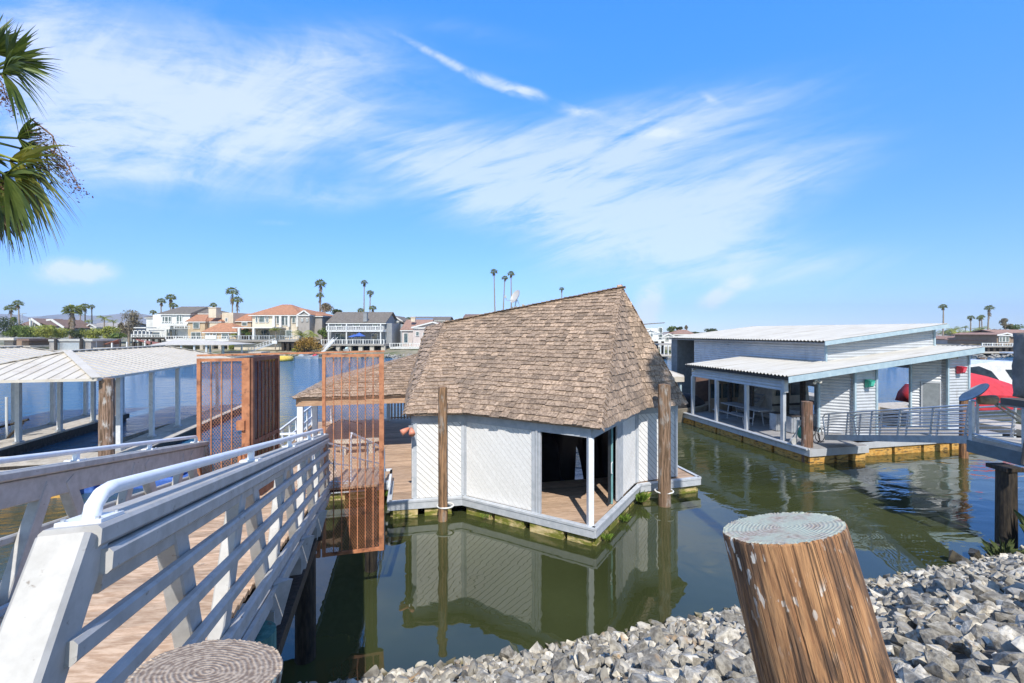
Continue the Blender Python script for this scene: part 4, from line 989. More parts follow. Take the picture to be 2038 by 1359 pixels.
# interior: tan cabin wall with windows, posts, stairs
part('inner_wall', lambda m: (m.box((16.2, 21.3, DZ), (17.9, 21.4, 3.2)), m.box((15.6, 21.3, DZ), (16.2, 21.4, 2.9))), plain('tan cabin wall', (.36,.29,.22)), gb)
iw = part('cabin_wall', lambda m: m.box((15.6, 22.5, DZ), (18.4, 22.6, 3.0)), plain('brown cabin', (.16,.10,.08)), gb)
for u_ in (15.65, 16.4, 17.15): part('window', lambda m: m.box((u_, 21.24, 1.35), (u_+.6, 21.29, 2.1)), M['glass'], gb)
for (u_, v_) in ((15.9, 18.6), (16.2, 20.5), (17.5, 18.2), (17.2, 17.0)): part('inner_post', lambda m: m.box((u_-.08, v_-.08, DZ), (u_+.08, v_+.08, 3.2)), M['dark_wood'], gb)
st = thing('staircase', 'grey timber stair with a pale handrail in the shade of the metal boathouse', 'staircase', (16.8, 19.5, DZ), TH)
part('tread', lambda m: [m.box((16.2+k*.22, 19.4, DZ+.15+k*.19), (16.48+k*.22, 20.4, DZ+.20+k*.19)) for k in range(9)][0], M['deck_grey'], st)
part('stringer', lambda m: (m.beam((16.2, 19.4, DZ+.05), (18.3, 19.4, DZ+1.9), .05, .2),), M['deck_grey'], st)
part('handrail', lambda m: (m.beam((16.2, 19.38, DZ+.95), (18.2, 19.38, DZ+2.6), .05, .07), m.beam((16.2, 19.38, DZ), (16.2, 19.38, DZ+1.0), .06, .06)), plain('pale rail', (.5,.5,.48)), st)
# parked camper-like cabin behind (cream boat cabin)
cc = thing('cabin_boat', 'cream cabin boat with dark windows parked inside the grey metal boathouse', 'boat', (18.0, 20.0, .5), TH)
part('cabin', lambda m: m.slab([(17.3, 18.9, .6), (19.6, 18.9, .6), (19.4, 18.9, 2.6), (17.9, 18.9, 2.75), (17.35, 18.9, 2.2)], (0, 1, 0), 3.0), plain('cream gelcoat', (.52,.46,.38), .3), cc)
part('window', lambda m: m.slab([(17.5, 18.88, 1.75), (18.2, 18.88, 1.75), (18.1, 18.88, 2.4), (17.6, 18.88, 2.2)], (0, -1, 0), .02), M['glass'], cc)
part('window', lambda m: m.slab([(18.4, 18.88, 1.75), (19.3, 18.88, 1.75), (19.2, 18.88, 2.4), (18.4, 18.88, 2.4)], (0, -1, 0), .02), M['glass'], cc)
part('stripe', lambda m: m.box((17.32, 18.87, 1.25), (19.58, 18.9, 1.35)), M['dark_wood'], cc)
# deck with floats
gdk = thing('boathouse_deck', 'grey plank float deck carrying the grey metal boathouse', 'dock', (18, 15, .3), TH)
part('plank', lambda m: (boards_in(m, [(14.35, 14.75), (17.9, 14.75), (17.9, 24), (14.35, 24)], DZ-.005), boards_in(m, [(14.35, 13.9), (17.0, 13.9), (17.0, 14.74), (14.35, 14.74)], DZ-.005), boards_in(m, [(17.9, 14.3), (24.6, 14.3), (24.6, 16.3), (17.9, 16.3)], DZ-.005)), M['deck_grey'], gdk)
part('edge_board', lambda m: (m.box((14.29, 13.86, DZ-.28), (14.34, 27, DZ+.02)), m.box((14.29, 13.82, DZ-.28), (17.0, 13.87, DZ-.02)), m.box((16.97, 13.87, DZ-.28), (17.02, 14.3, DZ-.02)), m.box((17.0, 14.25, DZ-.25), (24.6, 14.30, DZ-.02)), m.tube([(14.25, 13.9, DZ-.02), (14.25, 27, DZ-.02)], .045, 8)), M['corr_wall'], gdk)
def gfl(m):
    v_ = 13.95
    while v_ < 26.5: m.box((14.36, v_, -.2), (15.3, min(v_+1.6, 27), DZ-.29)); v_ += 1.75
    for u_, w in ((14.36, 1.1), (15.6, .5), (16.3, .6)): m.box((u_, 13.88, -.2), (u_+w, 14.4, DZ-.29))
    for u_ in (17.4, 18.9, 20.4, 21.9): m.box((u_, 14.32, -.2), (u_+1.35, 15.4, DZ-.27))
part('float', gfl, M['foam'], gdk)
# wall lanterns
for (u_, z_, nm, c) in ((18.55, 2.75, 'green', (.03, .28, .20)), (23.55, 3.22, 'red', (.50, .03, .05))):
    l = thing('wall_light', nm+' navigation lamp box on the corrugated column, its shadow below', 'lamp', (u_, 15.12, z_), TH)
    part('housing', lambda m: m.add([(u_-.15, 15.14, z_+.17), (u_+.15, 15.14, z_+.17), (u_+.13, 15.14, z_-.17), (u_-.13, 15.14, z_-.17), (u_-.14, 14.92, z_+.14), (u_+.14, 14.92, z_+.14), (u_+.11, 14.98, z_-.13), (u_-.11, 14.98, z_-.13)], [(0,1,2,3),(7,6,5,4),(0,4,5,1),(1,5,6,2),(2,6,7,3),(3,7,4,0)]), plain(nm+' lamp', c, .3, .2), l)
    part('lens', lambda m: m.slab([(u_-.10, 14.91, z_+.10), (u_+.10, 14.91, z_+.10), (u_+.08, 14.96, z_-.09), (u_-.08, 14.96, z_-.09)], (0, -1, 0), .015), plain(nm+' lens', tuple(min(.9, q*1.9+.06) for q in c), .1), l)
# hose reel cart
hr_ = thing('hose_reel', 'wheeled white hose reel cart with green hose by the front post of the metal boathouse', 'hose reel', (14.9, 14.6, DZ), TH)
hc_ = Vector((14.75, 14.55, DZ))
part('frame', lambda m: (m.tube([hc_+Vector((-.35,0,0)), hc_+Vector((-.25,0,.9)), hc_+Vector((.30,0,.9)), hc_+Vector((.42,0,0))], .025, 8), m.box(hc_+Vector((-.26,-.03,.72)), hc_+Vector((.28,.03,.92))), m.tube([hc_+Vector((-.3,.35,0)), hc_+Vector((-.22,0,.6))], .02, 6), m.tube([hc_+Vector((.4,.35,0)), hc_+Vector((.3,0,.6))], .02, 6)), plain('cart cream', (.62,.60,.54), .5), hr_)
part('hose', lambda m: [m.tube([hc_+Vector((-.0+.17*cos(a_), -.12+.05*k, .42+.22*sin(a_))) for a_ in [i*2*pi/16 for i in range(17)]], .03, 6, caps=False) for k in range(5)][0], plain('green hose', (.10,.42,.30), .5), hr_)
part('loose_hose', lambda m: (m.tube([hc_+Vector((.62+.2*cos(a_)+.01*i, -.05, .32+.28*sin(a_))) for i, a_ in enumerate([i*2*pi/14 for i in range(26)])], .016, 6), m.tube([hc_+Vector((.5+.16*cos(a_), -.1, .22+.2*sin(a_))) for a_ in [i*2*pi/14 for i in range(15)]], .016, 6)), M['black'], hr_)
part('wheel', lambda m: m.tube([hc_+Vector((-.45,-.04,.13)), hc_+Vector((-.45,.04,.13))], .13, 14), plain('wheel grey', (.45,.45,.43)), hr_)
# picnic table, silver boxes, white stool, blue cooler on the shaded deck
pt_ = thing('picnic_table', 'grey picnic table with curved metal legs in the shade of the metal boathouse', 'table', (15.6, 18.4, DZ), TH)
part('tabletop', lambda m: [m.box((15.2+.17*k, 17.4, DZ+.72), (15.35+.17*k, 19.9, DZ+.77)) for k in range(5)][0], M['deck_grey'], pt_)
for u_ in (14.85, 16.25): part('bench', lambda m: m.box((u_-.13, 17.4, DZ+.42), (u_+.13, 19.9, DZ+.46)), M['deck_grey'], pt_)
for v_ in (17.8, 19.5): part('leg_frame', lambda m: (m.tube([(14.75, v_, DZ+.41), (14.8, v_, DZ+.02), (15.25, v_, DZ+.02), (15.35, v_, DZ+.7)], .025, 8), m.tube([(16.35, v_, DZ+.41), (16.3, v_, DZ+.02), (15.85, v_, DZ+.02), (15.75, v_, DZ+.7)], .025, 8)), M['galv'], pt_)
for k, (u_, v_, w, h, nm) in enumerate(((15.45, 16.6, .32, .75, 'narrower silver ribbed bin at the end of the picnic table'), (15.75, 16.1, .42, .7, 'wider silver ribbed bin nearest the stair in the metal boathouse'))):
    b_ = thing('metal_bin', nm, 'bin', (u_, v_, DZ), TH)
    part('body', lambda m: [m.box((u_+i*w/5, v_+(.0 if i % 2 else .03), DZ+.03), (u_+(i+1)*w/5, v_+.4, DZ+h)) for i in range(5)][0], M['galv'], b_)
    part('lid', lambda m: m.box((u_-.02, v_-.02, DZ+h), (u_+w+.02, v_+.42, DZ+h+.04)), M['dark_wood'], b_)
ws = thing('step_stool', 'white plastic step stool far back on the shaded boathouse deck', 'stool', (14.95, 22.0, DZ), TH)
c_ = Vector((15.1, 22.2, DZ))
part('leg', lambda m: m.slab([c_+Vector((-.25,0,0)), c_+Vector((-.13,0,0)), c_+Vector((-.08,0,.4)), c_+Vector((.08,0,.4)), c_+Vector((.13,0,0)), c_+Vector((.25,0,0)), c_+Vector((.2,0,.7)), c_+Vector((-.2,0,.7))], (0,1,0), .04), plain('stool white', (.72,.72,.70)), ws)
part('seat', lambda m: m.box(c_+Vector((-.22,-.02,.68)), c_+Vector((.22,.3,.72))), plain('stool white', (.72,.72,.70)), ws)
bj = thing('jet_ski', 'blue covered jet ski on a float at the left rear of the metal boathouse deck', 'jet ski', (14.0, 24.5, .6), TH)
c_ = D2W((0,0,0)); c_ = W2D(at(1398, 812, 26.0)); c_.z = .75
part('body', lambda m: m.ell(c_+Vector((0,0,.1)), (.65, .4, .28), 14, 8), plain('navy', (.02,.03,.06), .4), bj, smooth=True)
part('cover', lambda m: m.add([c_+Vector(q) for q in ((-.35,-.32,.15),(.65,-.32,.12),(.65,.32,.12),(-.35,.32,.15),(-.25,-.22,.62),(.15,-.2,.62),(.15,.2,.62),(-.25,.22,.62),(.6,-.2,.38),(.6,.2,.38))], [(0,1,8,5,4),(4,5,6,7),(5,8,9,6),(1,2,9,8),(3,0,4,7),(2,3,7,6,9)]), plain('blue cover', (.03,.16,.50), .5), bj)
part('float', lambda m: m.box(c_+Vector((-.9,-.5,-.55)), c_+Vector((.9,.5,-.12))), plain('float cream', (.5,.48,.42)), bj)
# canopied dark boat between the two boathouses, and a cream canopy
db = thing('canopy_boat', 'dark hulled boat with a black cover tied left of the metal boathouse posts', 'boat', (12.4, 24.5, 0), TH)
c_ = W2D(at(1350, 800, 25)); c_.z = 0
def sheer(m, c, L, Wd, z0, z1, nose=.6, K=10):
    vs = []
    for j, (k, zz, ww) in enumerate(((0, z0, .55), (0, z1, 1.0))):
        for i in range(K+1):
            s = i/K; w = Wd/2*ww*(1-max(0, (s-nose)/(1-nose))**2.2); vs += [c+Vector((-L/2+L*s*(1 if ww > .6 else .95), -w, zz+.25*s*s*(ww > .6))), c+Vector((-L/2+L*s*(1 if ww > .6 else .95), w, zz+.25*s*s*(ww > .6)))]
    n = 2*(K+1); fs = []
    for i in range(K):
        a_ = 2*i; fs += [(a_, a_+2, n+a_+2, n+a_), (a_+1, n+a_+1, n+a_+3, a_+3), (n+a_, n+a_+2, n+a_+3, n+a_+1), (a_, a_+1, a_+3, a_+2)]
    fs += [(0, n, n+1, 1)]
    m.add(vs, fs)
part('hull', lambda m: sheer(m, c_, 4.4, 1.8, -.1, .75), plain('tan hull', (.35,.30,.23), .4), db)
part('cover', lambda m: m.ell(c_+Vector((-.2,0,.8)), (1.9, .8, .75), 14, 8, zmin=-.1), M['black'], db, smooth=True)
cn = thing('slip_canopy', 'cream flat-edged boat slip canopy between the shingle roof and the metal boathouse', 'canopy', (12, 30, 2.5), TH)
cq = [W2D(at(1292, 718, 28)), W2D(at(1352, 718, 34)), W2D(at(1382, 728, 34))]
z_ = 2.45
A_ = W2D(at(1330, 748, 26.0)); A_.z = 0
part('roof', lambda m: m.add([(A_.x-3.2, A_.y, 2.3), (A_.x+1.0, A_.y, 2.3), (A_.x+1.6, A_.y+1.0, 2.3), (A_.x+1.6, A_.y+8, 2.3), (A_.x-3.2, A_.y+8, 2.3), (A_.x-2.0, A_.y+2.0, 3.0), (A_.x-.2, A_.y+2.0, 3.0), (A_.x-.2, A_.y+6, 3.0), (A_.x-2.0, A_.y+6, 3.0)], [(0,1,6,5),(1,2,6),(2,3,7,6),(3,4,8,7),(4,0,5,8),(5,6,7,8)]), M['beige_roof'], cn)
part('valance', lambda m: (m.box((A_.x-3.2, A_.y-.03, 2.0), (A_.x+1.0, A_.y, 2.3)), m.slab([(A_.x+1.0,A_.y,2.0),(A_.x+1.6,A_.y+1,2.0),(A_.x+1.6,A_.y+1,2.3),(A_.x+1.0,A_.y,2.3)], (.86,-.5,0), .03), m.box((A_.x+1.6, A_.y+1, 2.0), (A_.x+1.63, A_.y+8, 2.3))), M['beige_roof'], cn)
for (a_, b_) in ((-3.0, .2), (.9, .2), (1.4, 4), (1.4, 7.8), (-3.0, 7.8)): part('post', lambda m: m.box((A_.x+a_-.06, A_.y+b_-.06, 0), (A_.x+a_+.06, A_.y+b_+.06, 2.3)), M['blue_trim'], cn)
# ================================================================ boats around and through the metal boathouse
def tarp_boat(label, c, L, Wd, h, col, rz, hullc=(.6,.6,.58)):
    o_ = Vector(c); b_ = thing('covered_boat', label, 'boat', tuple(o_))
    E = Matrix.Rotation(rz, 3, 'Z')
    m = MB(); sheer(m, Vector((0, 0, 0)), L, Wd, -.05, .75); m.v = [tuple(E @ Vector(q)+o_) for q in m.v]; m.build('hull', plain('hull '+str(hullc), hullc, .3), b_)
    m = MB(); K = 14; prof = [(-.5, .82, .55), (-.4, .95, .9), (-.25, 1.0, 1.0), (0, 1.0, .8), (.22, .95, .55), (.42, .6, .25), (.5, .08, .1)]; vs = []
    for (s, w, hh) in prof:
        for i, (a_, z_) in enumerate(((-1, -.7), (-1.05, .12), (-.5, .7), (0, 1.0), (.5, .7), (1.05, .12), (1, -.7))):
            vs.append((L*s, Wd/2*w*a_, .80+h*hh*max(z_, 0)+(.55*z_ if z_ < 0 else 0)+(.25 if z_ > .1 and z_ < .2 else 0)*hh))
    m.add(vs, [(j*7+i, j*7+i+1, (j+1)*7+i+1, (j+1)*7+i) for j in range(6) for i in range(6)]+[tuple(range(7))])
    m.v = [tuple(E @ Vector(q)+o_) for q in m.v]
    m.build('cover', mat('tarp '+str(col), tuple(q*.85 for q in col), tuple(min(.9, q*1.15) for q in col), .7, 3, bump=.5, bd=.03), b_)
    return b_
p_ = at(1965, 770, 25.5); tarp_boat('boat under a bright red tarp right of the metal boathouse', (p_.x, p_.y, .3), 6.6, 2.4, 1.6, (.55,.035,.045), radians(8))
wc = thing('cabin_cruiser', 'white cabin cruiser with dark wraparound windows behind the red tarp boat', 'boat', tuple(at(1990, 740, 30)*1))
c_ = at(1985, 740, 30); c_.z = 0
part('hull', lambda m: sheer(m, c_, 9.5, 3.2, -.1, 1.3), plain('gelcoat', (.75,.75,.74), .25), wc)
def cabp(m):
    pr_ = [(-4.6, 1.3), (-4.0, 2.3), (-3.1, 2.8), (-1.5, 3.02), (2.6, 2.9), (4.0, 2.7), (4.0, 1.3)]
    m.slab([c_+Vector((a_, -1.3, z_)) for a_, z_ in pr_], (0, 1, 0), 2.6)
part('cabin', cabp, plain('gelcoat', (.75,.75,.74), .25), wc)
part('window', lambda m: m.slab([c_+Vector((a_, -1.32, z_)) for a_, z_ in ((-3.7,1.7),(-3.5,2.6),(-2.6,2.72),(-1.8,2.4),(-1.2,1.7),(-1.1,1.4))], (0,-1,0), .02), M['dark_glass'], wc)
part('window', lambda m: m.slab([c_+Vector((a_, -1.32, z_)) for a_, z_ in ((-.9,2.5),(3.9,2.5),(3.9,1.5),(-.2,1.5))], (0,-1,0), .02), M['dark_glass'], wc)
part('roof_rack', lambda m: (m.tube([c_+Vector((1.0,-1,3.0)), c_+Vector((1.0,-1,3.45)), c_+Vector((3.8,-1,3.45))], .04, 8), m.box(c_+Vector((1.0,-1.1,3.45)), c_+Vector((3.9,.8,3.53)))), plain('gelcoat', (.75,.75,.74), .25), wc)
# inside the opening: white boat with small canopy, red-covered jet ski on a trailer float
wb = thing('motor_boat', 'white open motor boat moored behind the opening of the metal boathouse', 'boat', (20.0, 18.5, 0), TH)
c_ = Vector((20.2, 18.0, 0))
part('hull', lambda m: sheer(m, c_, 4.6, 1.9, .1, 1.15), plain('gelcoat', (.75,.75,.74), .25), wb)
part('windscreen', lambda m: m.box(c_+Vector((-1.9,-.8,1.15)), c_+Vector((.2,-.76,1.65))), plain('grey panel', (.33,.33,.31)), wb)
part('canopy', lambda m: (m.box(c_+Vector((-1.7,-.8,3.2)), c_+Vector((-.1,.8,3.3))),), plain('tan canopy', (.42,.36,.28)), wb)
part('canopy_pole', lambda m: (m.tube([c_+Vector((-.2,-.8,3.2)), c_+Vector((.3,-.8,1.2))], .03, 6), m.tube([c_+Vector((-1.2,0,1.0)), c_+Vector((-1.2,0,3.2))], .09, 8)), M['blue_trim'], wb)
p_ = Vector((24.2, 24.5, 0)); pw = D2W(p_)
rj = at(1826, 778, 23.5)
j_ = thing('covered_jet_ski', 'small red-covered jet ski seen through the opening of the metal boathouse', 'jet ski', (rj.x, rj.y, .6))
part('cover', lambda m: m.slab([(rj.x-.75, rj.y-.4, rj.z-.55), (rj.x+.8, rj.y-.4, rj.z-.55), (rj.x+.7, rj.y-.4, rj.z+.25), (rj.x-.2, rj.y-.4, rj.z+.32), (rj.x-.6, rj.y-.4, rj.z-.1)], (0,1,0), .9), plain('red cover', (.50,.03,.04), .7), j_, smooth=True)
part('wheel', lambda m: m.tube([(rj.x+.1, rj.y-.45, rj.z-.8), (rj.x+.1, rj.y-.3, rj.z-.8)], .22, 14), M['black'], j_)
fd = thing('finger_dock', 'pale concrete finger dock seen through and beyond the metal boathouse', 'dock', (24, 22, .2), TH)
part('deck', lambda m: (m.box((18.2, 20.9, .25), (34, 22.1, .55)), m.box((26.5, 14.0, .25), (28, 32, .54))), M['concrete'], fd)
part('side', lambda m: (m.box((18.2, 20.92, -.2), (33.9, 22.08, .25)), m.box((26.52, 14.02, -.2), (27.98, 32, .25))), M['dockside'], fd)
# ================================================================ aluminium ramp and pier on the right
ar = thing('aluminium_ramp', 'bare aluminium ramp with many horizontal rails leading to the metal boathouse', 'ramp', (11.8, 14.4, 1.2))
A0 = Vector((11.72, 11.6, H-2.80)); A1 = Vector((11.95, 17.25, H-4.06)); ad = A1-A0; asd = Vector((ad.y, -ad.x, 0)).normalized(); ZV = Vector((0, 0, 1))
RH = .92
for s, tl in ((0, .0), (1.15, .0)):
    part('stringer', lambda m: m.beam(A0+asd*s+ZV*.03, A1+asd*s+ZV*.03, .06, .20), plain('alu beam', (.42,.46,.48), .5), ar)
    part('top_rail', lambda m: m.tube([A0+asd*s+ZV*RH, A1+asd*s+ZV*RH, A1+asd*s+ad*.025+ZV*(RH-.12), A1+asd*s+ad*.0+ZV*.1], .025, 8), M['galv'], ar)
    for k in range(7):
        part('rail', lambda m: m.tube([A0+asd*s+ZV*(.2+k*.1), A1+asd*s+ZV*(.2+k*.1)], .017, 6), M['galv'], ar)
    for k in (0.02, .2, .4, .6, .8, .98):
        part('post', lambda m: m.beam(A0+ad*k+asd*s+ZV*0, A0+ad*(k-.02)+asd*s+ZV*RH, .05, .04, up=ad), M['galv'], ar)
part('walkway', lambda m: [m.beam(A0+ad*(k+.5)/34+asd*.05+ZV*.06, A0+ad*(k+.5)/34+asd*1.1+ZV*.06, .15, .03) for k in range(34)], M['concrete'], ar)
pier = thing('pier', 'fixed pier with white rail posts and blue grey edge beam at the right edge', 'pier', (12.5, 9.5, 1.5))
B0 = Vector((11.65, 11.55, H-2.78)); bd_ = Vector((-.20, -.978, 0)).normalized(); bs = Vector((.978, -.2, 0))
# pier deck runs from the ramp head back towards the bank
def ppoly(z): return [B0+ZV*z, B0+bs*2.4+ZV*z, B0+bs*3.2-ZV*0+bd_*8.5+ZV*z, B0+bd_*2.4+bs*.35+ZV*z, ]
pp = [tuple(B0), tuple(B0+bs*2.6), tuple(B0+bs*3.4+bd_*7), tuple(B0+bs*1.6+bd_*7), tuple(B0+bs*.35+bd_*1.6)]
part('deck', lambda m: m.prism([(p[0], p[1]) for p in pp], B0.z+.02, B0.z+.12), M['concrete'], pier)
def eb(m):
    for i, j in ((4, 0), (3, 4), (2, 3), (1, 2)): m.beam(Vector(pp[i])+ZV*(-.13), Vector(pp[j])+ZV*(-.13), .08, .30)
part('edge_beam', eb, plain('blue grey steel', (.14,.19,.22), .5), pier)
for (s, t_) in ((.04, .05), (.38, 1.55), (.30, 1.2), (1.0, 4.0), (2.5, .1), (2.8, 3.0)):
    q = B0+bs*s+bd_*t_
    part('rail_post', lambda m: m.beam(q+ZV*(-.28 if s < 1 else .1), q+ZV*1.02, .09, .07), M['post_white'], pier)
def prl(m):
    for z_ in (1.04,): m.tube([B0+bs*.04+bd_*.05+ZV*z_, B0+bs*.38+bd_*1.55+ZV*z_, B0+bs*1.0+bd_*4+ZV*z_, B0+bs*1.6+bd_*7+ZV*z_], .03, 8)
    m.tube([B0+bs*.04+bd_*.05+ZV*.2, B0+bs*.38+bd_*1.55+ZV*.12], .02, 6); m.tube([B0+bs*2.5+bd_*.1+ZV*.95, B0+bs*2.8+bd_*3+ZV*.95], .02, 6)
    m.tube([B0+bs*2.5+bd_*.1+ZV*.95, B0+bs*2.7+bd_*1.2+ZV*.12], .015, 6)
part('handrail', prl, M['galv'], pier)
pp_ = at(2000, 905, 10.35)
part('support_pile', lambda m: m.tube([(pp_.x+.03, pp_.y, B0.z-.33), (pp_.x+.03, pp_.y, -1)], [.175, .19], 18), M['pile_dark'], pier)
part('pile_cap', lambda m: m.box((pp_.x-.18, pp_.y-.2, B0.z-.38), (pp_.x+.24, pp_.y+.25, B0.z-.29)), M['pile_dark'], pier)
fp = W2D(at(1960, 800, 12))
sd = thing('satellite_dish', 'large grey satellite dish with a rusty feed at the head of the aluminium ramp', 'satellite dish', tuple(at(1965, 830, 11.0)))
dc = at(1944, 786, 11.0)
part('reflector', lambda m: dish(m, dc, (-.62, .22, .75), .34), plain('grey dish', (.36,.38,.39), .6), sd, smooth=True)
part('feed_housing', lambda m: m.tube([tuple(dc+Vector((-.0,-.05,-.12))), tuple(dc+Vector((.24,-.12,-.10))), tuple(dc+Vector((.34,-.14,-.06)))], [.10,.12,.08], 12), plain('dirty tan', (.36,.27,.17), .7, .3), sd, smooth=True)
part('arm', lambda m: (m.tube([tuple(dc+Vector((.3,-.1,-.12))), tuple(dc+Vector((1.2,-.3,-.75)))], .03, 8), m.tube([tuple(dc+Vector((.3,-.12,-.2))), tuple(dc+Vector((1.2,-.35,-.95)))], .025, 8)), plain('arm grey', (.34,.31,.26)), sd)
part('mast', lambda m: m.tube([tuple(dc+Vector((.12,.1,-.12))), tuple(dc+Vector((.12,.1,-.95)))], .03, 8), M['galv'], sd)
tb = thing('tarp_cover', 'tall grey brown tarp wrapped round something hung above the pier at the right edge', 'tarp', tuple(at(2040, 805, 9.0)))
ta = at(2002, 805, 9.0); tz = at(2010, 665, 9.0).z
def tarpm(m):
    n = 40; rows = 14; vs = []
    for j in range(rows+1):
        k = j/rows
        for i in range(n):
            a_ = 2*pi*i/n; sq = 1/max(abs(cos(a_)), abs(sin(a_)))**.95; r_ = .56*sq*(1+.02*sin(a_*7+k*3)+.015*sin(a_*13-k*9)+.012*sin(k*22+a_*4)); r_ *= 1+.05*(1-k)
            vs.append((ta.x+1.8+r_*cos(a_), ta.y+.5+r_*sin(a_)*.9, ta.z+(tz-ta.z)*k+(.03*sin(3*a_) if j in (0, rows) else 0)))
    vs.append((ta.x+1.8, ta.y+.5, tz+.05)); m.add(vs, [(j*n+i, j*n+(i+1)%n, (j+1)*n+(i+1)%n, (j+1)*n+i) for j in range(rows) for i in range(n)]+[(rows*n+i, rows*n+(i+1)%n, len(vs)-1) for i in range(n)]+[tuple(range(n-1,-1,-1))])
part('cloth', tarpm, mat('grey brown tarp', (.17,.155,.135), (.27,.25,.22), .75, 3, bump=.8, bd=.05, dirt=(.40,.37,.33), dscale=4, dthr=(.68,.76)), tb, smooth=True)
part('frame', lambda m: (m.tube([tuple(ta+Vector((.9,.3,.1))), tuple(Vector((ta.x+.9, ta.y+.5, B0.z)))], .04, 8), m.tube([tuple(ta+Vector((1.4,.5,.1))), tuple(Vector((ta.x+1.4, ta.y+.6, B0.z)))], .05, 8), m.box((ta.x+.75, ta.y+.2, ta.z-.12), (ta.x+1.7, ta.y+.8, ta.z+.02))), plain('dark machinery', (.10,.09,.08)), tb)
# ================================================================ covered slips and docks on the left (frame D)
M['seam'] = mat('roof seam shade', (.50,.45,.37), (.56,.51,.43), .5, 3, bump=0)
def slip_roof(label, du, group):
    t = thing('slip_roof', label, 'boat slip cover', (-13.1+du, 18.2, 3.2), TH, group)
    e = 3.30; r = 4.13; u0, u1, v0, v1 = -15.7+du, -10.5+du, 18.2, 30.8
    a, b, c, d = (u0, v0, e), (u1, v0, e), (u1, v1, e), (u0, v1, e); p, q = (-13.1+du, 21.0, r), (-13.1+du, 28.0, r)
    F_ = [[a, b, p], [b, c, q, p], [c, d, q], [d, a, p, q]]
    rm = MB()
    for f in F_: rm.slab([Vector(x_)-nrm_of(f)*.03 for x_ in f], nrm_of(f), .03)
    ro_ = rm.build('roof', M['beige_roof'], t)
    # standing seams run down the slopes
    sm_ = MB()
    def seam(f, dirn, step):
        n = nrm_of(f); P = [Vector(x_) for x_ in f]; dv = Vector(dirn).normalized(); dv = (dv-n*dv.dot(n)).normalized(); hv = n.cross(dv)
        q2 = [((x_-P[0]).dot(hv), (x_-P[0]).dot(dv)) for x_ in P]; lo = min(x_[0] for x_ in q2); hi = max(x_[0] for x_ in q2); k = lo+step/2
        while k < hi:
            ys = []
            for i in range(len(q2)):
                s, e_ = q2[i], q2[(i+1) % len(q2)]
                if (s[0]-k)*(e_[0]-k) < 0: ys.append(s[1]+(e_[1]-s[1])*(k-s[0])/(e_[0]-s[0]))
            if len(ys) == 2: sm_.beam(P[0]+hv*k+dv*min(ys)+n*.012, P[0]+hv*k+dv*max(ys)+n*.012, .03, .026, up=n)
            k += step
    seam(F_[0], (0, 1, 0), .40); seam(F_[1], (-1, 0, 0), .40); seam(F_[2], (0, -1, 0), .40); seam(F_[3], (1, 0, 0), .40)
    sm_.build('seam', M['seam'], ro_)
    hm = MB()
    for s, e_ in ((a, p), (b, p), (c, q), (d, q), (p, q)): hm.beam(Vector(s)+Vector((0,0,.03)), Vector(e_)+Vector((0,0,.04)), .26, .03)
    hm.build('hip_cap', M['beige_roof'], ro_)
    part('fascia', lambda m: (m.box((u0, v0-.02, e-.09), (u1, v0+.03, e)), m.box((u1-.03, v0, e-.09), (u1+.02, v1, e)), m.box((u0-.02, v0, e-.09), (u0+.03, v1, e)), m.box((u0, v1-.03, e-.09), (u1, v1+.02, e))), M['beige_roof'], ro_)
    for v_ in (19.9, 22.1, 24.3, 26.5, 28.8):
        for u_ in ((u1-.25), (u0+.28)):
            part('post', lambda m: m.box((u_-.075, v_-.075, .5), (u_+.075, v_+.075, e-.08)), M['post_white'], t)
            part('post_foot', lambda m: m.box((u_-.12, v_-.12, .42), (u_+.12, v_+.12, .5)), M['galv'], t)
    return t
slip_roof('cream seamed metal hip roof on pale posts over the nearer boat slip at left', 0, 'cream covered slips')
slip_roof('cream seamed metal hip roof cut by the left edge, beyond the nearer slip', -6.35, 'cream covered slips')
def dock(label, boxes, name='dock', zt_=.42, top=None, side=None):
    b0 = boxes[0]; t = thing(name, label, 'dock', ((b0[0]+b0[2])/2, (b0[1]+b0[3])/2, .1), TH)
    part('deck', lambda m: [m.box((u0, v0, zt_-.06), (u1, v1, zt_)) for u0, v0, u1, v1 in boxes][0], top or M['concrete'], t)
    part('waler', lambda m: [(m.box((u0-.05, v0-.05, zt_-.26), (u1+.05, v0-.0, zt_-.02)), m.box((u1, v0-.05, zt_-.26), (u1+.05, v1+.05, zt_-.02)), m.box((u0-.05, v0, zt_-.26), (u0, v1, zt_-.02)), m.box((u0, v1, zt_-.26), (u1, v1+.05, zt_-.02))) for u0, v0, u1, v1 in boxes][0], M['pile_dark'], t)
    part('float', lambda m: [m.box((u0+.05, v0+.05, -.25), (u1-.05, v1-.05, zt_-.07)) for u0, v0, u1, v1 in boxes][0], side or M['dockside'], t)
    return t
dock('pale concrete walkway float running in front of the cream slip roofs', [(-40, 18.4, -9.8, 19.8)])
dock('pale finger float under the right posts of the cream slip roof', [(-11.4, 19.86, -9.9, 31)], zt_=.41)
dock('pale finger float with black sides between the two cream slip roofs', [(-17.3, 19.86, -15.2, 28.9)], zt_=.41)
dock('low grey float just behind the left gangway rail with orange foam sides', [(-15.5, 15.85, -9.75, 17.35)], name='float', zt_=.55, top=M['concrete'], side=M['foam'])
lg = MB(); lg.tube([D2W((-12.6, 20.4, .12)), D2W((-11.9, 26, .12))], .16, 12); lg.build('log_boom', mat('boom pipe', (.16,.13,.09), (.3,.25,.18), .8, 4), o=D2W((-12.6, 20.4, 0)), label='long grey brown pipe boom floating inside the nearer slip', cat='pipe')
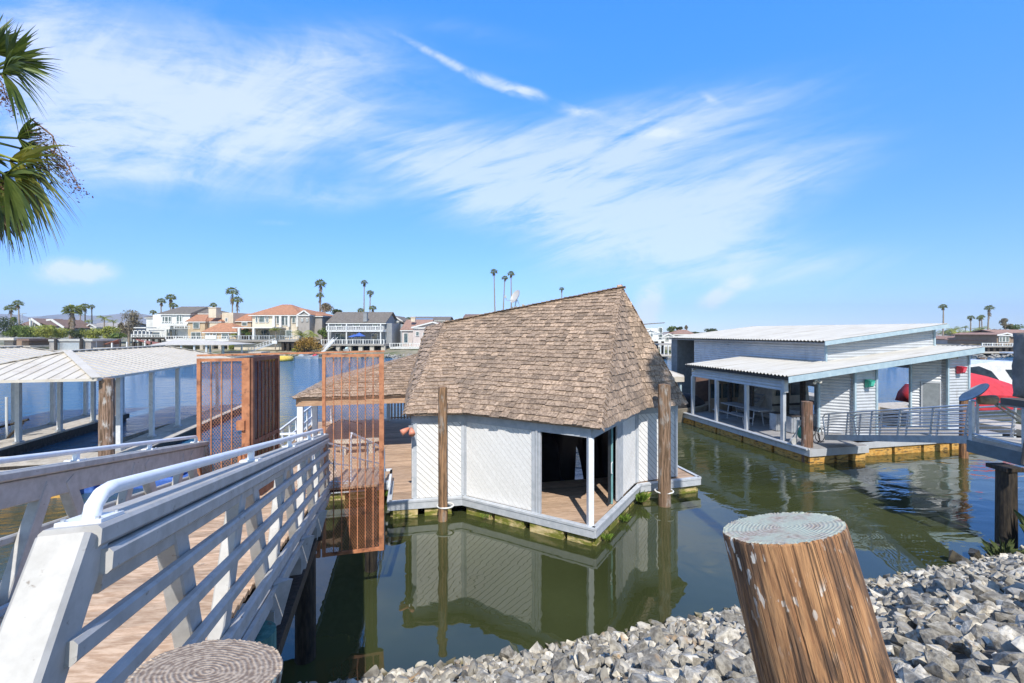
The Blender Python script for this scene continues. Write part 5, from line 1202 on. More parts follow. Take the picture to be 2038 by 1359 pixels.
pr_ = thing('dock_ladder', 'thin pole and dark ladder frame at the far left edge of the docks', 'ladder', at(10, 870, 19))
q = at(13, 862, 19)
part('pole', lambda m: m.tube([(q.x, q.y, 0), (q.x, q.y, at(13, 790, 19).z)], .045, 8), M['post_white'], pr_)
part('frame', lambda m: (m.tube([(q.x-.6, q.y, .8), (q.x+.6, q.y+.3, 1.15)], .06, 6), m.tube([(q.x, q.y, .4), (q.x+.5, q.y+.2, 1.05)], .05, 6)), M['pile_dark'], pr_)
# blue pontoon float with red handles and planter
bl = W2D(at(318, 925, 15.0)); bl.z = .0
pb = thing('pontoon_float', 'bright blue plastic swim float with four dark red handles behind the left gangway rail', 'float', (bl.x, bl.y, .1), TH)
M['blue_plastic'] = mat('blue plastic', (.05,.12,.42), (.09,.19,.52), .35, 5, bump=.1, bd=.005)
part('hull', lambda m: (m.box((bl.x-1.2, bl.y-.9, -.05), (bl.x+1.1, bl.y+.9, .28)), m.box((bl.x-1.15, bl.y-.8, .28), (bl.x+1.0, bl.y+.8, .52)), m.box((bl.x-2.1, bl.y-1.0, -.05), (bl.x-1.3, bl.y-.1, .30)),), M['blue_plastic'], pb)
bevel(pb.children[0], .08, 3)
part('panel', lambda m: m.box((bl.x-1.0, bl.y-.7, .52), (bl.x+.9, bl.y+.7, .56)), plain('pale blue plastic', (.20,.30,.62), .4), pb)
for (a_, b_) in ((-.75, -.45), (-.2, .2), (.45, .3), (.5, -.4)):
    part('handle', lambda m: (m.box((bl.x+a_-.25, bl.y+b_-.06, .57), (bl.x+a_+.25, bl.y+b_+.06, .64))), plain('dark red', (.36,.04,.04), .5), pb)
gr_ = W2D(at(357, 912, 15.2)); tuft('grass_tuft', (gr_.x, gr_.y, .55), 120, .45, 'yellow green grass sprouting beside the blue swim float', mat('yellow grass', (.22,.27,.05), (.42,.44,.14), .7, 6, bump=0, rnd=.25, trans=.3), .3, TH)
gb2 = thing('planter', 'white rimmed planter under the yellow green grass by the blue float', 'planter', (gr_.x, gr_.y, .1), TH)
part('box', lambda m: m.box((gr_.x-.35, gr_.y-.3, -.1), (gr_.x+.35, gr_.y+.3, .5)), M['concrete'], gb2)
part('rim', lambda m: m.box((gr_.x-.4, gr_.y-.35, .5), (gr_.x+.4, gr_.y+.35, .55)), M['white_metal'], gb2)
# ================================================================ palms and trees
def leafmat(n, c1, c2, **k): return mat(n, c1, c2, .55, 2.0, bump=0, rnd=.35, trans=.25, **k)
M['palm_leaf'] = leafmat('palm leaf', (.14,.18,.035), (.38,.40,.11)); M['palm_dry'] = leafmat('dry palm skirt', (.16,.11,.06), (.30,.22,.12))
M['palm_trunk'] = mat('palm trunk', (.20,.16,.12), (.36,.30,.24), .9, 3, (2,2,9), .6, .03)
M['leaf_green'] = leafmat('broad leaf green', (.06,.11,.02), (.20,.26,.05)); M['leaf_olive'] = leafmat('olive brown foliage', (.15,.125,.075), (.30,.25,.16))
M['leaf_yellow'] = leafmat('yellow green foliage', (.18,.22,.03), (.42,.42,.09)); M['leaf_orange'] = leafmat('orange foliage', (.28,.16,.03), (.46,.28,.05)); M['leaf_dark'] = leafmat('dark foliage', (.03,.05,.015), (.09,.12,.03))
def fan_frond(m, base, d, R_, RR, blades=9, droop=.25, spread=1.0, stem=.45):
    d = Vector(d).normalized(); s = d.cross(Vector((0, 0, 1)))
    if s.length < .05: s = Vector((1, 0, 0))
    s.normalize(); n = s.cross(d); rn = RR.random()
    h = Vector(base)+d*R_*stem; w0 = R_*.012
    m.add([Vector(base)-s*w0, Vector(base)+s*w0, h+s*w0, h-s*w0], [(0,1,2,3)], rn)
    for i in range(blades):
        a_ = (i/(blades-1)-.5)*2.5*spread+RR.uniform(-.06, .06); L = R_*(1-stem)*(1-.25*abs(a_)/1.3)*RR.uniform(.85, 1.1)
        bd2 = d*cos(a_)+s*sin(a_); ws = (n.cross(bd2)).normalized()*L*.07
        mid = h+bd2*L*.55-Vector((0,0,L*droop*.25)); tip = h+bd2*L-Vector((0,0,L*droop*RR.uniform(.7, 1.8)))
        m.add([h-ws*.3, h+ws*.3, mid+ws, tip, mid-ws], [(0,1,2,3,4)], min(1, max(0, rn+RR.uniform(-.2, .2))))
def palm(px, crown_py, base_py, Y, rpx, label, skirt=.3, group='palms on the far shore', lean=0, trw=None, n=34, seed=None, heavy=False):
    c = at(px, crown_py, Y); b = at(px+lean, base_py, Y); b.z = min(b.z, 2.0) if base_py > 660 else b.z; b.z = 1.6
    Rr = rpx/F*Y; tw = trw/F*Y if trw else max(.16, Rr*.09)
    t = thing('palm_tree', label, 'palm tree', (b.x, b.y, b.z), group=group); RR = random.Random(seed or int(px*7+crown_py))
    m = MB(); k = 12; pts = []; ra = []
    for i in range(k+1):
        f = i/k; pts.append((b.x+(c.x-b.x)*f+Rr*.06*sin(f*4+px), b.y, b.z+(c.z-b.z)*f)); ra.append(tw*(1.25-.5*f)*(1+.06*(i % 2)))
    m.tube(pts, ra, 8); m.build('trunk', M['palm_trunk'], t)
    m = MB()
    for i in range(n):
        z_ = 1-1.55*(i+.5)/n; a_ = i*2.39996+RR.uniform(-.2, .2); r_ = sqrt(max(0, 1-z_*z_))
        d = Vector((r_*cos(a_), r_*sin(a_), z_*.85+.12)); fan_frond(m, c, d, Rr*RR.uniform(.85, 1.1), RR, 9, .35)
    m.build('crown', M['palm_leaf'], t)
    if skirt:
        m = MB()
        for i in range(int(22*(3 if heavy else 1))):
            a_ = RR.uniform(0, 6.28); zz = RR.uniform(0, 1)*skirt*Rr*(4 if heavy else 1.6); base = (c.x+.3*tw*cos(a_), c.y+.3*tw*sin(a_), c.z-zz)
            d = Vector((cos(a_)*.55, sin(a_)*.55, -1)); fan_frond(m, base, d, Rr*RR.uniform(.4, .7)*(.9 if heavy else 1), RR, 5, .4, .5, .3)
        m.build('dry_skirt', M['palm_dry'], t)
    return t
def feather_palm(px, crown_py, Y, rpx, label, mt='palm_leaf', group='palms on the far shore', n=16):
    c = at(px, crown_py, Y); Rr = rpx/F*Y; t = thing('palm_tree', label, 'palm tree', (c.x, c.y, 1.6), group=group); RR = random.Random(int(px*3+crown_py))
    part('trunk', lambda m: m.tube([(c.x, c.y, 1.4), (c.x+.1, c.y, c.z)], [Rr*.10, Rr*.07], 8), M['palm_trunk'], t)
    m = MB()
    for i in range(n):
        a_ = i*2.4+RR.uniform(-.2, .2); el = RR.uniform(.1, 1.2); L = Rr*RR.uniform(.9, 1.15); pts = []; p = Vector(c); d = Vector((cos(a_)*cos(el), sin(a_)*cos(el), sin(el))); rn = RR.random()
        for k in range(8):
            pts.append(p.copy()); p = p+d*L/7; d = (d+Vector((0, 0, -.24))).normalized()
        for k in range(7):
            dd_ = (pts[k+1]-pts[k]).normalized(); s = dd_.cross(Vector((0, 0, 1))).normalized(); l = L*.34*sin(pi*(k+1.2)/9)
            for q_ in range(3):
                b_ = pts[k]+(pts[k+1]-pts[k])*q_/3
                for sg in (-1, 1): m.add([b_, b_+dd_*L*.03, b_+dd_*L*.10+s*sg*l-Vector((0,0,l*.5))], [(0,1,2)], min(1, rn+.1*RR.random()))
    m.build('crown', M[mt], t); return t
def crown_blob(m, c, rx, ry, rz, n, size, RR, clumps=9):
    cs = []
    for i in range(clumps):
        d = Vector((RR.gauss(0, 1), RR.gauss(0, 1), RR.gauss(0, 1))).normalized()*RR.uniform(.3, .75)
        cs.append((Vector((d.x*rx, d.y*ry, d.z*rz)), RR.uniform(.32, .55), RR.random()))
    for i in range(n):
        cc, s, rn = cs[i % clumps]; d = Vector((RR.gauss(0, 1), RR.gauss(0, 1), RR.gauss(0, 1))).normalized()*(RR.random()**.4)
        p = Vector(c)+cc+Vector((d.x*rx*s, d.y*ry*s, d.z*rz*s)); a_ = Vector((RR.gauss(0, 1), RR.gauss(0, 1), RR.gauss(0, 1))).normalized(); b_ = a_.cross(Vector((RR.gauss(0, 1), RR.gauss(0, 1), RR.gauss(0, 1)))).normalized(); l = size*RR.uniform(.5, 1.3)
        m.add([p-a_*l, p+b_*l*.5, p+a_*l, p-b_*l*.5], [(0,1,2,3)], min(1, max(0, rn*.6+RR.random()*.5)))
def tree(px, py, Y, wpx, hpx, label, mt, base_py=None, name='tree', cat='tree', n=None, group=None, trunk=True):
    c = at(px, py, Y); rx = wpx/2/F*Y; rz = hpx/2/F*Y; t = thing(name, label, cat, (c.x, c.y, 1.5), group=group); RR = random.Random(int(px*11+py))
    n = n or int(max(400, min(2600, wpx*hpx*1.6))); m = MB(); crown_blob(m, c, rx, rx*.8, rz, n, max(.16, 1.5/F*Y), RR, max(7, int(wpx/5))); m.build('crown', M[mt], t)
    if trunk:
        def tk(m):
            m.tube([(c.x, c.y, 1.0), (c.x+.1, c.y, c.z-rz*.4), (c.x, c.y, c.z)], [rx*.10, rx*.07, rx*.03], 7)
            for k in range(5): a_ = k*1.3; m.tube([(c.x, c.y, c.z-rz*.6), (c.x+rx*.55*cos(a_), c.y+rx*.4*sin(a_), c.z+rz*.2)], [rx*.04, rx*.012], 5)
        part('trunk', tk, M['palm_trunk'], t)
    return t
# ---- near fan palm at the top left edge
def big_palm():
    RR = random.Random(21); c = at(-62, 285, 6.0); t = thing('palm_tree', 'large fan palm with dry flower stalks hanging in from the upper left edge', 'palm tree', (-8.1, 5.2, .2))
    part('trunk', lambda m: m.tube([(-8.1, 5.2, -.3), (-7.9, 5.6, 3), (c.x-.1, c.y, c.z-.4), tuple(c)], [.26, .21, .18, .12], 14), M['palm_trunk'], t)
    ml = leafmat('near palm blade', (.06,.10,.018), (.17,.22,.045)); my = leafmat('near palm yellow blade', (.22,.25,.03), (.42,.40,.08))
    tg = [((98, 100), ml, .12, -45, 150), ((84, 160), ml, .35, -45, 150), ((40, 62), ml, .1, -45, 150), ((118, 118), ml, .2, -50, 150), ((20, 40), ml, .05, -60, 140),
          ((145, 300), ml, .35, -40, 270), ((168, 385), my, .25, -50, 290), ((150, 340), ml, .45, -40, 275), ((60, 450), ml, .45, -50, 310), ((112, 425), ml, .3, -55, 310), ((10, 465), ml, .4, -60, 320), ((130, 370), my, .4, -55, 300), ((90, 395), ml, .3, -60, 320)]
    c0 = c.copy()
    for i, ((tx, ty), mt_, dr, bx, by) in enumerate(tg):
        c = at(bx, by, 6.0)
        tip = at(tx, ty, 6.0+RR.uniform(-.5, .5)); d = (tip-c); L = d.length; d.normalize()
        s = d.cross(Vector((0, 1, .2))).normalized(); nn_ = s.cross(d); rn = RR.random()
        h = c+d*L*.42+Vector((0, 0, .05)); m = MB(); m.tube([tuple(c), tuple(h)], [.022, .014], 6)
        B = 26
        for k in range(B):
            a_ = (k/(B-1)-.5)*2.0; l = L*.62*(1-.28*abs(a_))*RR.uniform(.9, 1.12); bd2 = (d*cos(a_)+s*sin(a_)+nn_*RR.uniform(-.12, .12)).normalized()
            ws = nn_.cross(bd2)*.5+bd2.cross(Vector((0,1,0)))*.5; ws = ws.normalized()*.024
            p0 = h; prev = None; segs = []
            for q_ in range(6):
                f = q_/5; p_ = h+bd2*l*f-Vector((0, 0, 1))*l*dr*(f**2.4)*1.1
                w = ws*(.35+.9*sin(pi*min(f*1.1+.12, 1)))*(1-f*.55) if q_ < 5 else ws*.03
                segs.append((p_-w, p_+w))
            vs = [x_ for sg in segs for x_ in sg]; m.add(vs, [(2*q_, 2*q_+1, 2*q_+3, 2*q_+2) for q_ in range(5)], min(1, max(0, rn*.5+RR.random()*.5)))
        m.build('frond', mt_, t)
    c = c0
    m = MB()        # flower and seed stalks
    for (x0, y0, x1, y1, N_) in ((-20, 130, 35, 215, 240), (-25, 150, 15, 200, 120), (60, 235, 130, 325, 150), (90, 290, 158, 375, 220), (-30, 330, 30, 390, 160), (85, 255, 110, 310, 100), (70, 300, 100, 350, 100)):
        a_ = at(x0, y0, 5.9); b_ = at(x1, y1, 5.9); m.tube([tuple(a_), tuple((a_+b_)/2+Vector((.05, 0, .08))), tuple(b_)], [.012, .009, .004], 5)
        for k in range(N_):
            f = RR.uniform(.2, 1.05); p_ = a_+(b_-a_)*f+Vector((RR.gauss(0, .05), RR.gauss(0, .05), RR.gauss(0, .05)-.05)); s_ = RR.uniform(.008, .022)
            v1 = Vector((RR.gauss(0, 1), RR.gauss(0, 1), RR.gauss(0, 1))).normalized()*s_; v2 = v1.cross(Vector((RR.gauss(0, 1), RR.gauss(0, 1), RR.gauss(0, 1)))).normalized()*s_*.6; m.add([p_-v1, p_+v2, p_+v1, p_-v2], [(0,1,2,3)])
            if k % 4 == 0:
                e_ = p_+Vector((RR.gauss(0, .05), RR.gauss(0, .05), -.06)); m.add([p_, p_+Vector((.004, 0, 0)), e_], [(0,1,2)])
    m.build('seed_stalk', leafmat('dry seed stalk', (.12,.06,.035), (.26,.15,.09)), t)
    m = MB()
    for i in range(45):
        a_ = RR.uniform(0, 6.28); base = c+Vector((RR.gauss(0, .2), RR.gauss(0, .2), RR.uniform(-.6, -.1))); d = Vector((cos(a_)*.7, sin(a_)*.7, -RR.uniform(.3, 1.2))); fan_frond(m, base, d, RR.uniform(.4, .75), RR, 6, .5, .6, .3)
    m.build('dry_skirt', M['palm_dry'], t)
    m = MB()        # inner mass of green blades near the crown
    for i in range(16):
        d = Vector((RR.gauss(0, 1), RR.gauss(0, 1), RR.gauss(0, .8))).normalized(); fan_frond(m, c+Vector((0,0,-.1)), d, RR.uniform(.3, .55), RR, 14, .3, 1.0, .4)
    m.build('crown', ml, t)
big_palm()
# ---- tall palm standing on the bank out of frame whose crown shades the right roof slope
palm_s = thing('palm_tree', 'tall bank palm whose crown throws the dark shadow on the right roof slope', 'palm tree', (6.1, .2, 2.6))
cS = Vector((4.95, 13.75, 3.6))+SUN*17.0
part('trunk', lambda m: m.tube([(cS.x-.1, cS.y-.3, 2.6), tuple(cS)], [.2, .15], 10), M['palm_trunk'], palm_s)
m = MB(); RR = random.Random(77)
for i in range(40):
    z_ = 1-1.5*(i+.5)/40; a_ = i*2.39996; r_ = sqrt(max(0, 1-z_*z_)); fan_frond(m, cS, (r_*cos(a_), r_*sin(a_), z_), 1.1, RR, 11, .35)
m.build('crown', M['palm_leaf'], palm_s)
# ================================================================ the far shore
def XZ(px, py, Y): p = at(px, py, Y); return p.x, p.z
def wallm(n, c): return mat(n, tuple(q*.92 for q in c), tuple(min(.85, q*1.06) for q in c), .85, .8, bump=.05, dirt=tuple(q*.8 for q in c), dscale=.7)
W_ = {'cream': wallm('cream stucco', (.62,.54,.42)), 'tan': wallm('tan stucco', (.50,.38,.24)), 'white': wallm('white render', (.70,.70,.68)), 'grey': wallm('grey siding', (.26,.27,.28)), 'pink': wallm('pinkish siding', (.52,.45,.42)), 'brown': wallm('brown siding', (.28,.20,.14)), 'bgrey': wallm('blue grey siding', (.34,.38,.42)), 'greyst': wallm('warm grey stone', (.34,.31,.28)), 'yel': wallm('yellow stucco', (.60,.45,.20))}
def roofm(n, c): return mat(n, tuple(q*.8 for q in c), tuple(q*1.2 for q in c), .85, 2.2, (1, 1, 3), .5, .05)
RF = {'terra': roofm('terracotta roof', (.42,.20,.11)), 'brownr': roofm('brown roof', (.20,.13,.10)), 'greyr': roofm('grey brown shingle roof', (.17,.145,.12)), 'lgrey': roofm('light grey roof', (.36,.33,.30)), 'cream': M['beige_roof'], 'pinkr': roofm('pinkish brown roof', (.33,.20,.15))}
M['trim'] = mat('far white trim', (.62,.62,.60), (.74,.74,.72), .6, 3, bump=0)
def win(par, x0, y0, x1, y1, Y, frame=True, nm='window'):
    a, zb = XZ(x0, y1, Y); b, zt_ = XZ(x1, y0, Y)
    w = part(nm, lambda m: m.box((a-.06, Y-.10, zb-.06), (b+.06, Y-.02, zt_+.06)), M['trim'], par)
    m = MB(); n = max(1, round((b-a)/1.1)); ww = (b-a)/n
    for i in range(n): m.box((a+ww*i+.05, Y-.125, zb+.04), (a+ww*(i+1)-.05, Y-.105, zt_-.04))
    m.build('pane', M['glass'], w)
def block(par, x0, x1, yt, yb, Y, wm, depth=9, roof=None, rm=None, ry=None, r0=None, r1=None, ov=2.2, nm='wall'):
    xa, zb = XZ(x0, yb, Y); xb, zt_ = XZ(x1, yt, Y); zb = min(zb, zt_-.5)
    w = part(nm, lambda m: m.box((xa, Y, zb), (xb, Y+depth, zt_)), W_[wm], par)
    if roof:
        o = ov/F*Y; zr = H+(HOR-ry)/F*(Y+depth/2) if roof != 'flat' else zt_
        A, B, C_, D_ = (xa-o, Y-o, zt_), (xb+o, Y-o, zt_), (xb+o, Y+depth+o, zt_), (xa-o, Y+depth+o, zt_)
        ym = Y+depth/2
        if roof == 'hip':
            p = ((r0-1019)/F*ym, ym, zr); q = ((r1-1019)/F*ym, ym, zr); fs = [[A, B, q, p], [B, C_, q], [C_, D_, p, q], [D_, A, p]]
        elif roof == 'gable':
            p = (xa-o, ym, zr); q = (xb+o, ym, zr); fs = [[A, B, q, p], [C_, D_, p, q]]
            parts('gable_end', lambda m: (m.slab([(xa, Y, zt_-.02), (xa, Y+depth, zt_-.02), (xa, ym, zr-.25)], (1, 0, 0), .2), m.slab([(xb-.2, Y, zt_-.02), (xb-.2, Y+depth, zt_-.02), (xb-.2, ym, zr-.25)], (1, 0, 0), .2)), W_[wm], w)
        elif roof == 'front':
            xr = (r0-1019)/F*Y; zr = H+(HOR-ry)/F*Y; p = (xr, Y-o, zr); q = (xr, Y+depth+o, zr); fs = [[A, p, q, D_], [p, B, C_, q]]
            part('gable_end', lambda m: m.slab([(xa, Y+.0, zt_-.02), (xb, Y+.0, zt_-.02), (xr, Y+.0, zr-.15)], (0, 1, 0), .2), W_[wm], w)
            part('bargeboard', lambda m: (m.beam((A[0], A[1]-.03, A[2]), (p[0], p[1]-.03, p[2]), .08, .28), m.beam((p[0], p[1]-.03, p[2]), (B[0], B[1]-.03, B[2]), .08, .28)), M['trim'], w)
        elif roof == 'shed':
            zl = H+(HOR-r0)/F*Y; zr2 = H+(HOR-r1)/F*Y; fs = [[(xa-o, Y-o, zl), (xb+o, Y-o, zr2), (xb+o, Y+depth+o, zr2), (xa-o, Y+depth+o, zl)]]
        rr = MB()
        for f in fs:
            n = nrm_of(f); rr.slab([Vector(v) for v in f], n, .14)
        ro2 = rr.build('roof', RF[rm], par)
        if roof != 'shed': part('eave', lambda m: (m.box((A[0], A[1], zt_-.16), (B[0], A[1]+.06, zt_+.04)), m.box((B[0]-.06, B[1]+.06, zt_-.16), (B[0], C_[1], zt_+.04))), M['trim'], ro2)
    return w
def railing(par, x0, x1, yt, yb, Y, n=None, solid=False, mt=None):
    a, zb = XZ(x0, yb, Y); b, zt_ = XZ(x1, yt, Y); n = n or max(3, int((b-a)/.5))
    def f(m):
        m.box((a, Y-.04, zt_-.06), (b, Y+.04, zt_+.04)); m.box((a, Y-.03, zb), (b, Y+.03, zb+.06))
        for i in range(n+1): x_ = a+(b-a)*i/n; m.box((x_-.035, Y-.03, zb), (x_+.035, Y+.03, zt_))
        for i in range(0, n+1, 4): x_ = a+(b-a)*i/n; m.box((x_-.09, Y-.08, zb), (x_+.09, Y+.08, zt_+.08))
        if solid: m.box((a, Y-.01, zb), (b, Y+.01, zt_))
    return part('railing', f, mt or M['trim'], par)
def slabp(par, x0, x1, yt, yb, Y, d, mt, nm='deck'):
    a, zb = XZ(x0, yb, Y); b, zt_ = XZ(x1, yt, Y); return part(nm, lambda m: m.box((a, Y-.0, zb), (b, Y+d, zt_)), mt, par)
def stilts(par, x0, x1, yt, Y, n, r=.2, dd=3.0, zb=-1):
    a, zt_ = XZ(x0, yt, Y); b = (x1-1019)/F*Y
    for i in range(n):
        x_ = a+(b-a)*i/max(1, n-1); part('stilt', lambda m: (m.box((x_-r, Y+.1, zb), (x_+r, Y+.1+2*r, zt_)),), M['pile_dark'] if r < .3 else M['concrete'], par)
def house(label, x, y, Y, name='house', cat='house', group='houses on the far shore'):
    p = at(x, y, Y); return thing(name, label, cat, (p.x, p.y, 1.5), group=group)
def chim(par, x0, x1, yt, yb, Y, wm):
    a, zb = XZ(x0, yb, Y); b, zt_ = XZ(x1, yt, Y)
    c = part('chimney', lambda m: m.box((a, Y, zb), (b, Y+(b-a), zt_)), W_[wm], par); part('cap', lambda m: m.box((a-.1, Y-.1, zt_), (b+.1, Y+(b-a)+.1, zt_+.18)), W_[wm], c)
# 1 low brown house far left
h = house('low brown roofed house with white raking gable trim behind the hedge at far left', 80, 650, 112)
block(h, 35, 62, 650, 662, 114, 'brown', 9, 'gable', 'brownr', 636, ov=3); block(h, 60, 108, 651, 662, 112, 'grey', 8, 'shed', 'brownr', 636, 634, 652); block(h, 100, 126, 652, 662, 111, 'grey', 8, 'shed', 'brownr', 636, 636, 653)
part('bargeboard', lambda m: (m.beam(at(61, 634, 110.9), at(86, 651, 110.9), .1, .5), m.beam(at(61, 634, 110.9), at(61, 652, 110.9), .4, .3), m.beam(at(102, 636, 110.6), at(127, 652, 110.6), .1, .5), m.beam(at(102, 636, 110.6), at(92, 637, 110.6), .1, .4)), M['trim'], h)
win(h, 66, 642, 70, 650, 111.8); win(h, 44, 652, 52, 658, 113.9)
h = house('long low house with a pale grey roof between the thick palm and the bushy tree', 195, 655, 120)
block(h, 160, 238, 651, 664, 120, 'grey', 12, 'gable', 'lgrey', 643, ov=3); block(h, 172, 192, 652, 664, 118, 'grey', 6, 'front', 'lgrey', 645, 181); chim(h, 152, 156, 641, 650, 119, 'grey'); win(h, 205, 655, 215, 660, 119.9)
# boathouse shed at the left waterline
h = house('long grey corrugated boat shed standing at the far left waterline', 140, 690, 84, 'boat_shed', 'boat shed', None)
block(h, 98, 181, 679, 701, 84, 'greyst', 6); slabp(h, 96, 184, 675, 679, 83.8, 6.5, M['corr_roof'], 'roof')
for x_ in (111, 162): part('pile', lambda m: m.tube([(XZ(x_, 672, 83.4)[0], 83.4, -1), (XZ(x_, 672, 83.4)[0], 83.4, XZ(x_, 674, 83.4)[1])], .24, 8), M['pile_dark'], h)
part('door', lambda m: m.box((XZ(113, 700, 84)[0], 83.93, .4), (XZ(158, 680, 84)[0], 83.98, XZ(158, 682, 84)[1])), M['galv'], h); slabp(h, 90, 186, 697, 700, 83.0, 1.0, M['concrete'], 'dock')
h = house('brown covered dock with a tan roof at the far left edge of the opposite shore', 25, 680, 88, 'covered_dock', 'dock', None)
slabp(h, -20, 27, 672, 677, 88, 6, RF['cream'], 'roof'); slabp(h, 33, 58, 674, 678, 87, 6, RF['brownr'], 'roof'); slabp(h, 33, 57, 678, 688, 88, 4, W_['brown'], 'wall'); slabp(h, 8, 26, 677, 688, 89, 4, W_['greyst'], 'wall'); slabp(h, -20, 60, 688, 691, 86.5, 6, M['concrete'], 'dock'); stilts(h, -10, 56, 688, 86.6, 6)
# red / tan tarps dock
h = house('cluttered dock with a red brown tarp roof and pale boats right of the corrugated shed', 240, 690, 86, 'covered_dock', 'dock', None)
slabp(h, 185, 300, 692, 696, 84, 6, M['concrete'], 'dock'); xa, za = XZ(205, 686, 85); xb, zb = XZ(300, 676, 85)
part('tarp_roof', lambda m: (m.slab([(xa, 85, za), (XZ(235, 677, 85)[0], 85, zb), (XZ(240, 677, 89)[0], 89, zb), (xa, 89, za)], (0,0,1), .08), m.slab([(XZ(270, 677, 85)[0], 85, zb), (xb, 85, za), (xb, 89, za), (XZ(272, 677, 89)[0], 89, zb)], (0,0,1), .08)), plain('red brown tarp', (.32,.12,.08)), h)
for i, x_ in enumerate((190, 207, 222, 238, 252, 270, 288, 300)): part('post', lambda m: m.box((XZ(x_, 0, 85)[0]-.1, 85, -.5), (XZ(x_, 0, 85)[0]+.1, 85.2, XZ(x_, 678+(i % 3)*2, 85)[1])), (M['trim'], M['pile_dark'])[i % 2], h)
for i, (x_, w_, c) in enumerate(((197, 10, (.6,.6,.6)), (226, 14, (.55,.57,.6)), (262, 12, (.45,.10,.10)), (285, 12, (.5,.5,.52)))):
    b2 = thing('moored_boat', ('pale grey covered boat at the left of the cluttered far dock', 'long pale boat in the middle of the cluttered far dock', 'small red covered boat at the cluttered far dock', 'grey boat at the right of the cluttered far dock')[i], 'boat', (XZ(x_, 0, 84.5)[0], 84.5, .2), group='boats moored along the far shore')
    part('hull', lambda m: sheer(m, Vector((XZ(x_, 0, 83.5)[0], 83.0, 0)), w_/F*84*1.4, 1.6, -.1, .8), plain('gelcoat', (.75,.75,.74), .25), b2); part('cover', lambda m: m.ell((XZ(x_, 0, 83.5)[0], 83.0, .9), (w_/F*84*.5, .7, .7), 10, 6, zmin=0), plain('cover%d' % i, c), b2)
# white modern house
h = house('white two storey house with a wide dark hip roof and glass balconies', 345, 650, 100)
block(h, 320, 378, 625, 680, 101, 'white', 12, 'hip', 'greyr', 611, 362, 415, ov=4); block(h, 376, 418, 624, 650, 103, 'white', 10, 'hip', 'greyr', 612, 380, 410, ov=3); block(h, 304, 320, 626, 668, 102, 'white', 9); block(h, 291, 305, 632, 660, 104, 'white', 7, 'gable', 'greyr', 627)
for a in ((324, 630, 328, 643), (329, 630, 335, 643), (336, 630, 341, 643), (352, 628, 357, 644), (358, 628, 362, 644), (332, 655, 336, 672), (338, 655, 344, 672), (348, 655, 352, 672)): win(h, *a, 100.9)
slabp(h, 322, 372, 644, 648, 98.5, 2.5, M['trim'], 'balcony'); railing(h, 322, 368, 640, 644, 98.5, mt=M['trim']); railing(h, 347, 378, 649, 654, 98.0)
slabp(h, 326, 380, 673, 678, 97, 4, M['trim'], 'deck'); railing(h, 326, 380, 669, 673, 97)
chim(h, 415, 430, 613, 632, 98, 'cream')
pg = house('white timber pergola on a dark deck in front of the white house', 285, 665, 97, 'pergola', 'pergola', None)
slabp(pg, 262, 330, 671, 675, 95, 5, M['pile_dark'], 'deck'); slabp(pg, 264, 298, 657, 658.6, 95, 4, M['trim'], 'roof'); slabp(pg, 266, 290, 651, 653, 98, 3, M['trim'], 'roof'); railing(pg, 262, 328, 666, 671, 94.9)
for x_ in (266, 274, 282, 290, 297): part('post', lambda m: m.box((XZ(x_, 0, 95)[0]-.1, 95, 2.8), (XZ(x_, 0, 95)[0]+.1, 95.2, XZ(x_, 657, 95)[1])), M['trim'], pg)
stilts(pg, 264, 328, 674, 95, 6, .2)
# tan terracotta house
h = house('tan stucco house with several low terracotta roofs stepping down to a railed deck', 430, 650, 97)
block(h, 374, 408, 640, 680, 98, 'tan', 9, 'hip', 'terra', 627, 392, 416, ov=3); block(h, 408, 440, 640, 660, 99, 'cream', 8, 'hip', 'terra', 627, 425, 440, ov=2); block(h, 441, 464, 622, 645, 100, 'cream', 8); block(h, 462, 500, 639, 672, 101, 'tan', 9, 'hip', 'terra', 625, 470, 500, ov=3)
block(h, 408, 470, 661, 690, 94, 'tan', 7, 'hip', 'terra', 644, 437, 462, ov=4)
for a in ((385, 640, 397, 653), (449, 633, 453, 640), (411, 663, 418, 668), (424, 663, 431, 670), (442, 662, 455, 674), (381, 661, 400, 674), (482, 641, 492, 648)): win(h, *a, 93.9 if a[1] > 660 and a[0] > 405 else 97.9)
slabp(h, 330, 455, 675, 679, 90.5, 5, M['trim'], 'deck'); railing(h, 330, 406, 669, 675, 90.5); railing(h, 430, 462, 669, 675, 90.5); slabp(h, 408, 430, 667, 675, 90.4, .3, M['trim'], 'panel'); stilts(h, 400, 455, 679, 90.6, 4, .3)
# big cream house with terracotta hip roof
h = house('large cream two storey house with an orange terracotta hip roof and columned terrace', 570, 650, 95)
block(h, 502, 594, 627, 690, 96, 'cream', 13, 'hip', 'terra', 607, 562, 580, ov=5); block(h, 594, 616, 627, 690, 94.6, 'greyst', 9, 'front', 'terra', 618, 606, ov=2); block(h, 616, 641, 629, 682, 97, 'greyst', 11, 'hip', 'terra', 614, 590, 600, ov=3)
for a in ((509, 630, 513, 641), (516, 629, 527, 641), (530, 630, 534, 641), (551, 629, 556, 644), (562, 629, 567, 647), (568, 629, 573, 647), (582, 629, 588, 642), (558, 657, 581, 670), (514, 656, 536, 672)): win(h, *a, 95.9)
for a in ((600, 634, 603, 639), (610, 634, 613, 639)): win(h, *a, 94.5)
for x_ in (545, 558, 575, 592): part('column', lambda m: m.tube([(XZ(x_, 0, 95.4)[0], 95.4, XZ(0, 650, 95.4)[1]), (XZ(x_, 0, 95.4)[0], 95.4, XZ(0, 629, 95.4)[1])], .25, 8), M['trim'], h)
slabp(h, 462, 545, 651, 653, 91, 6, M['trim'], 'terrace_roof')
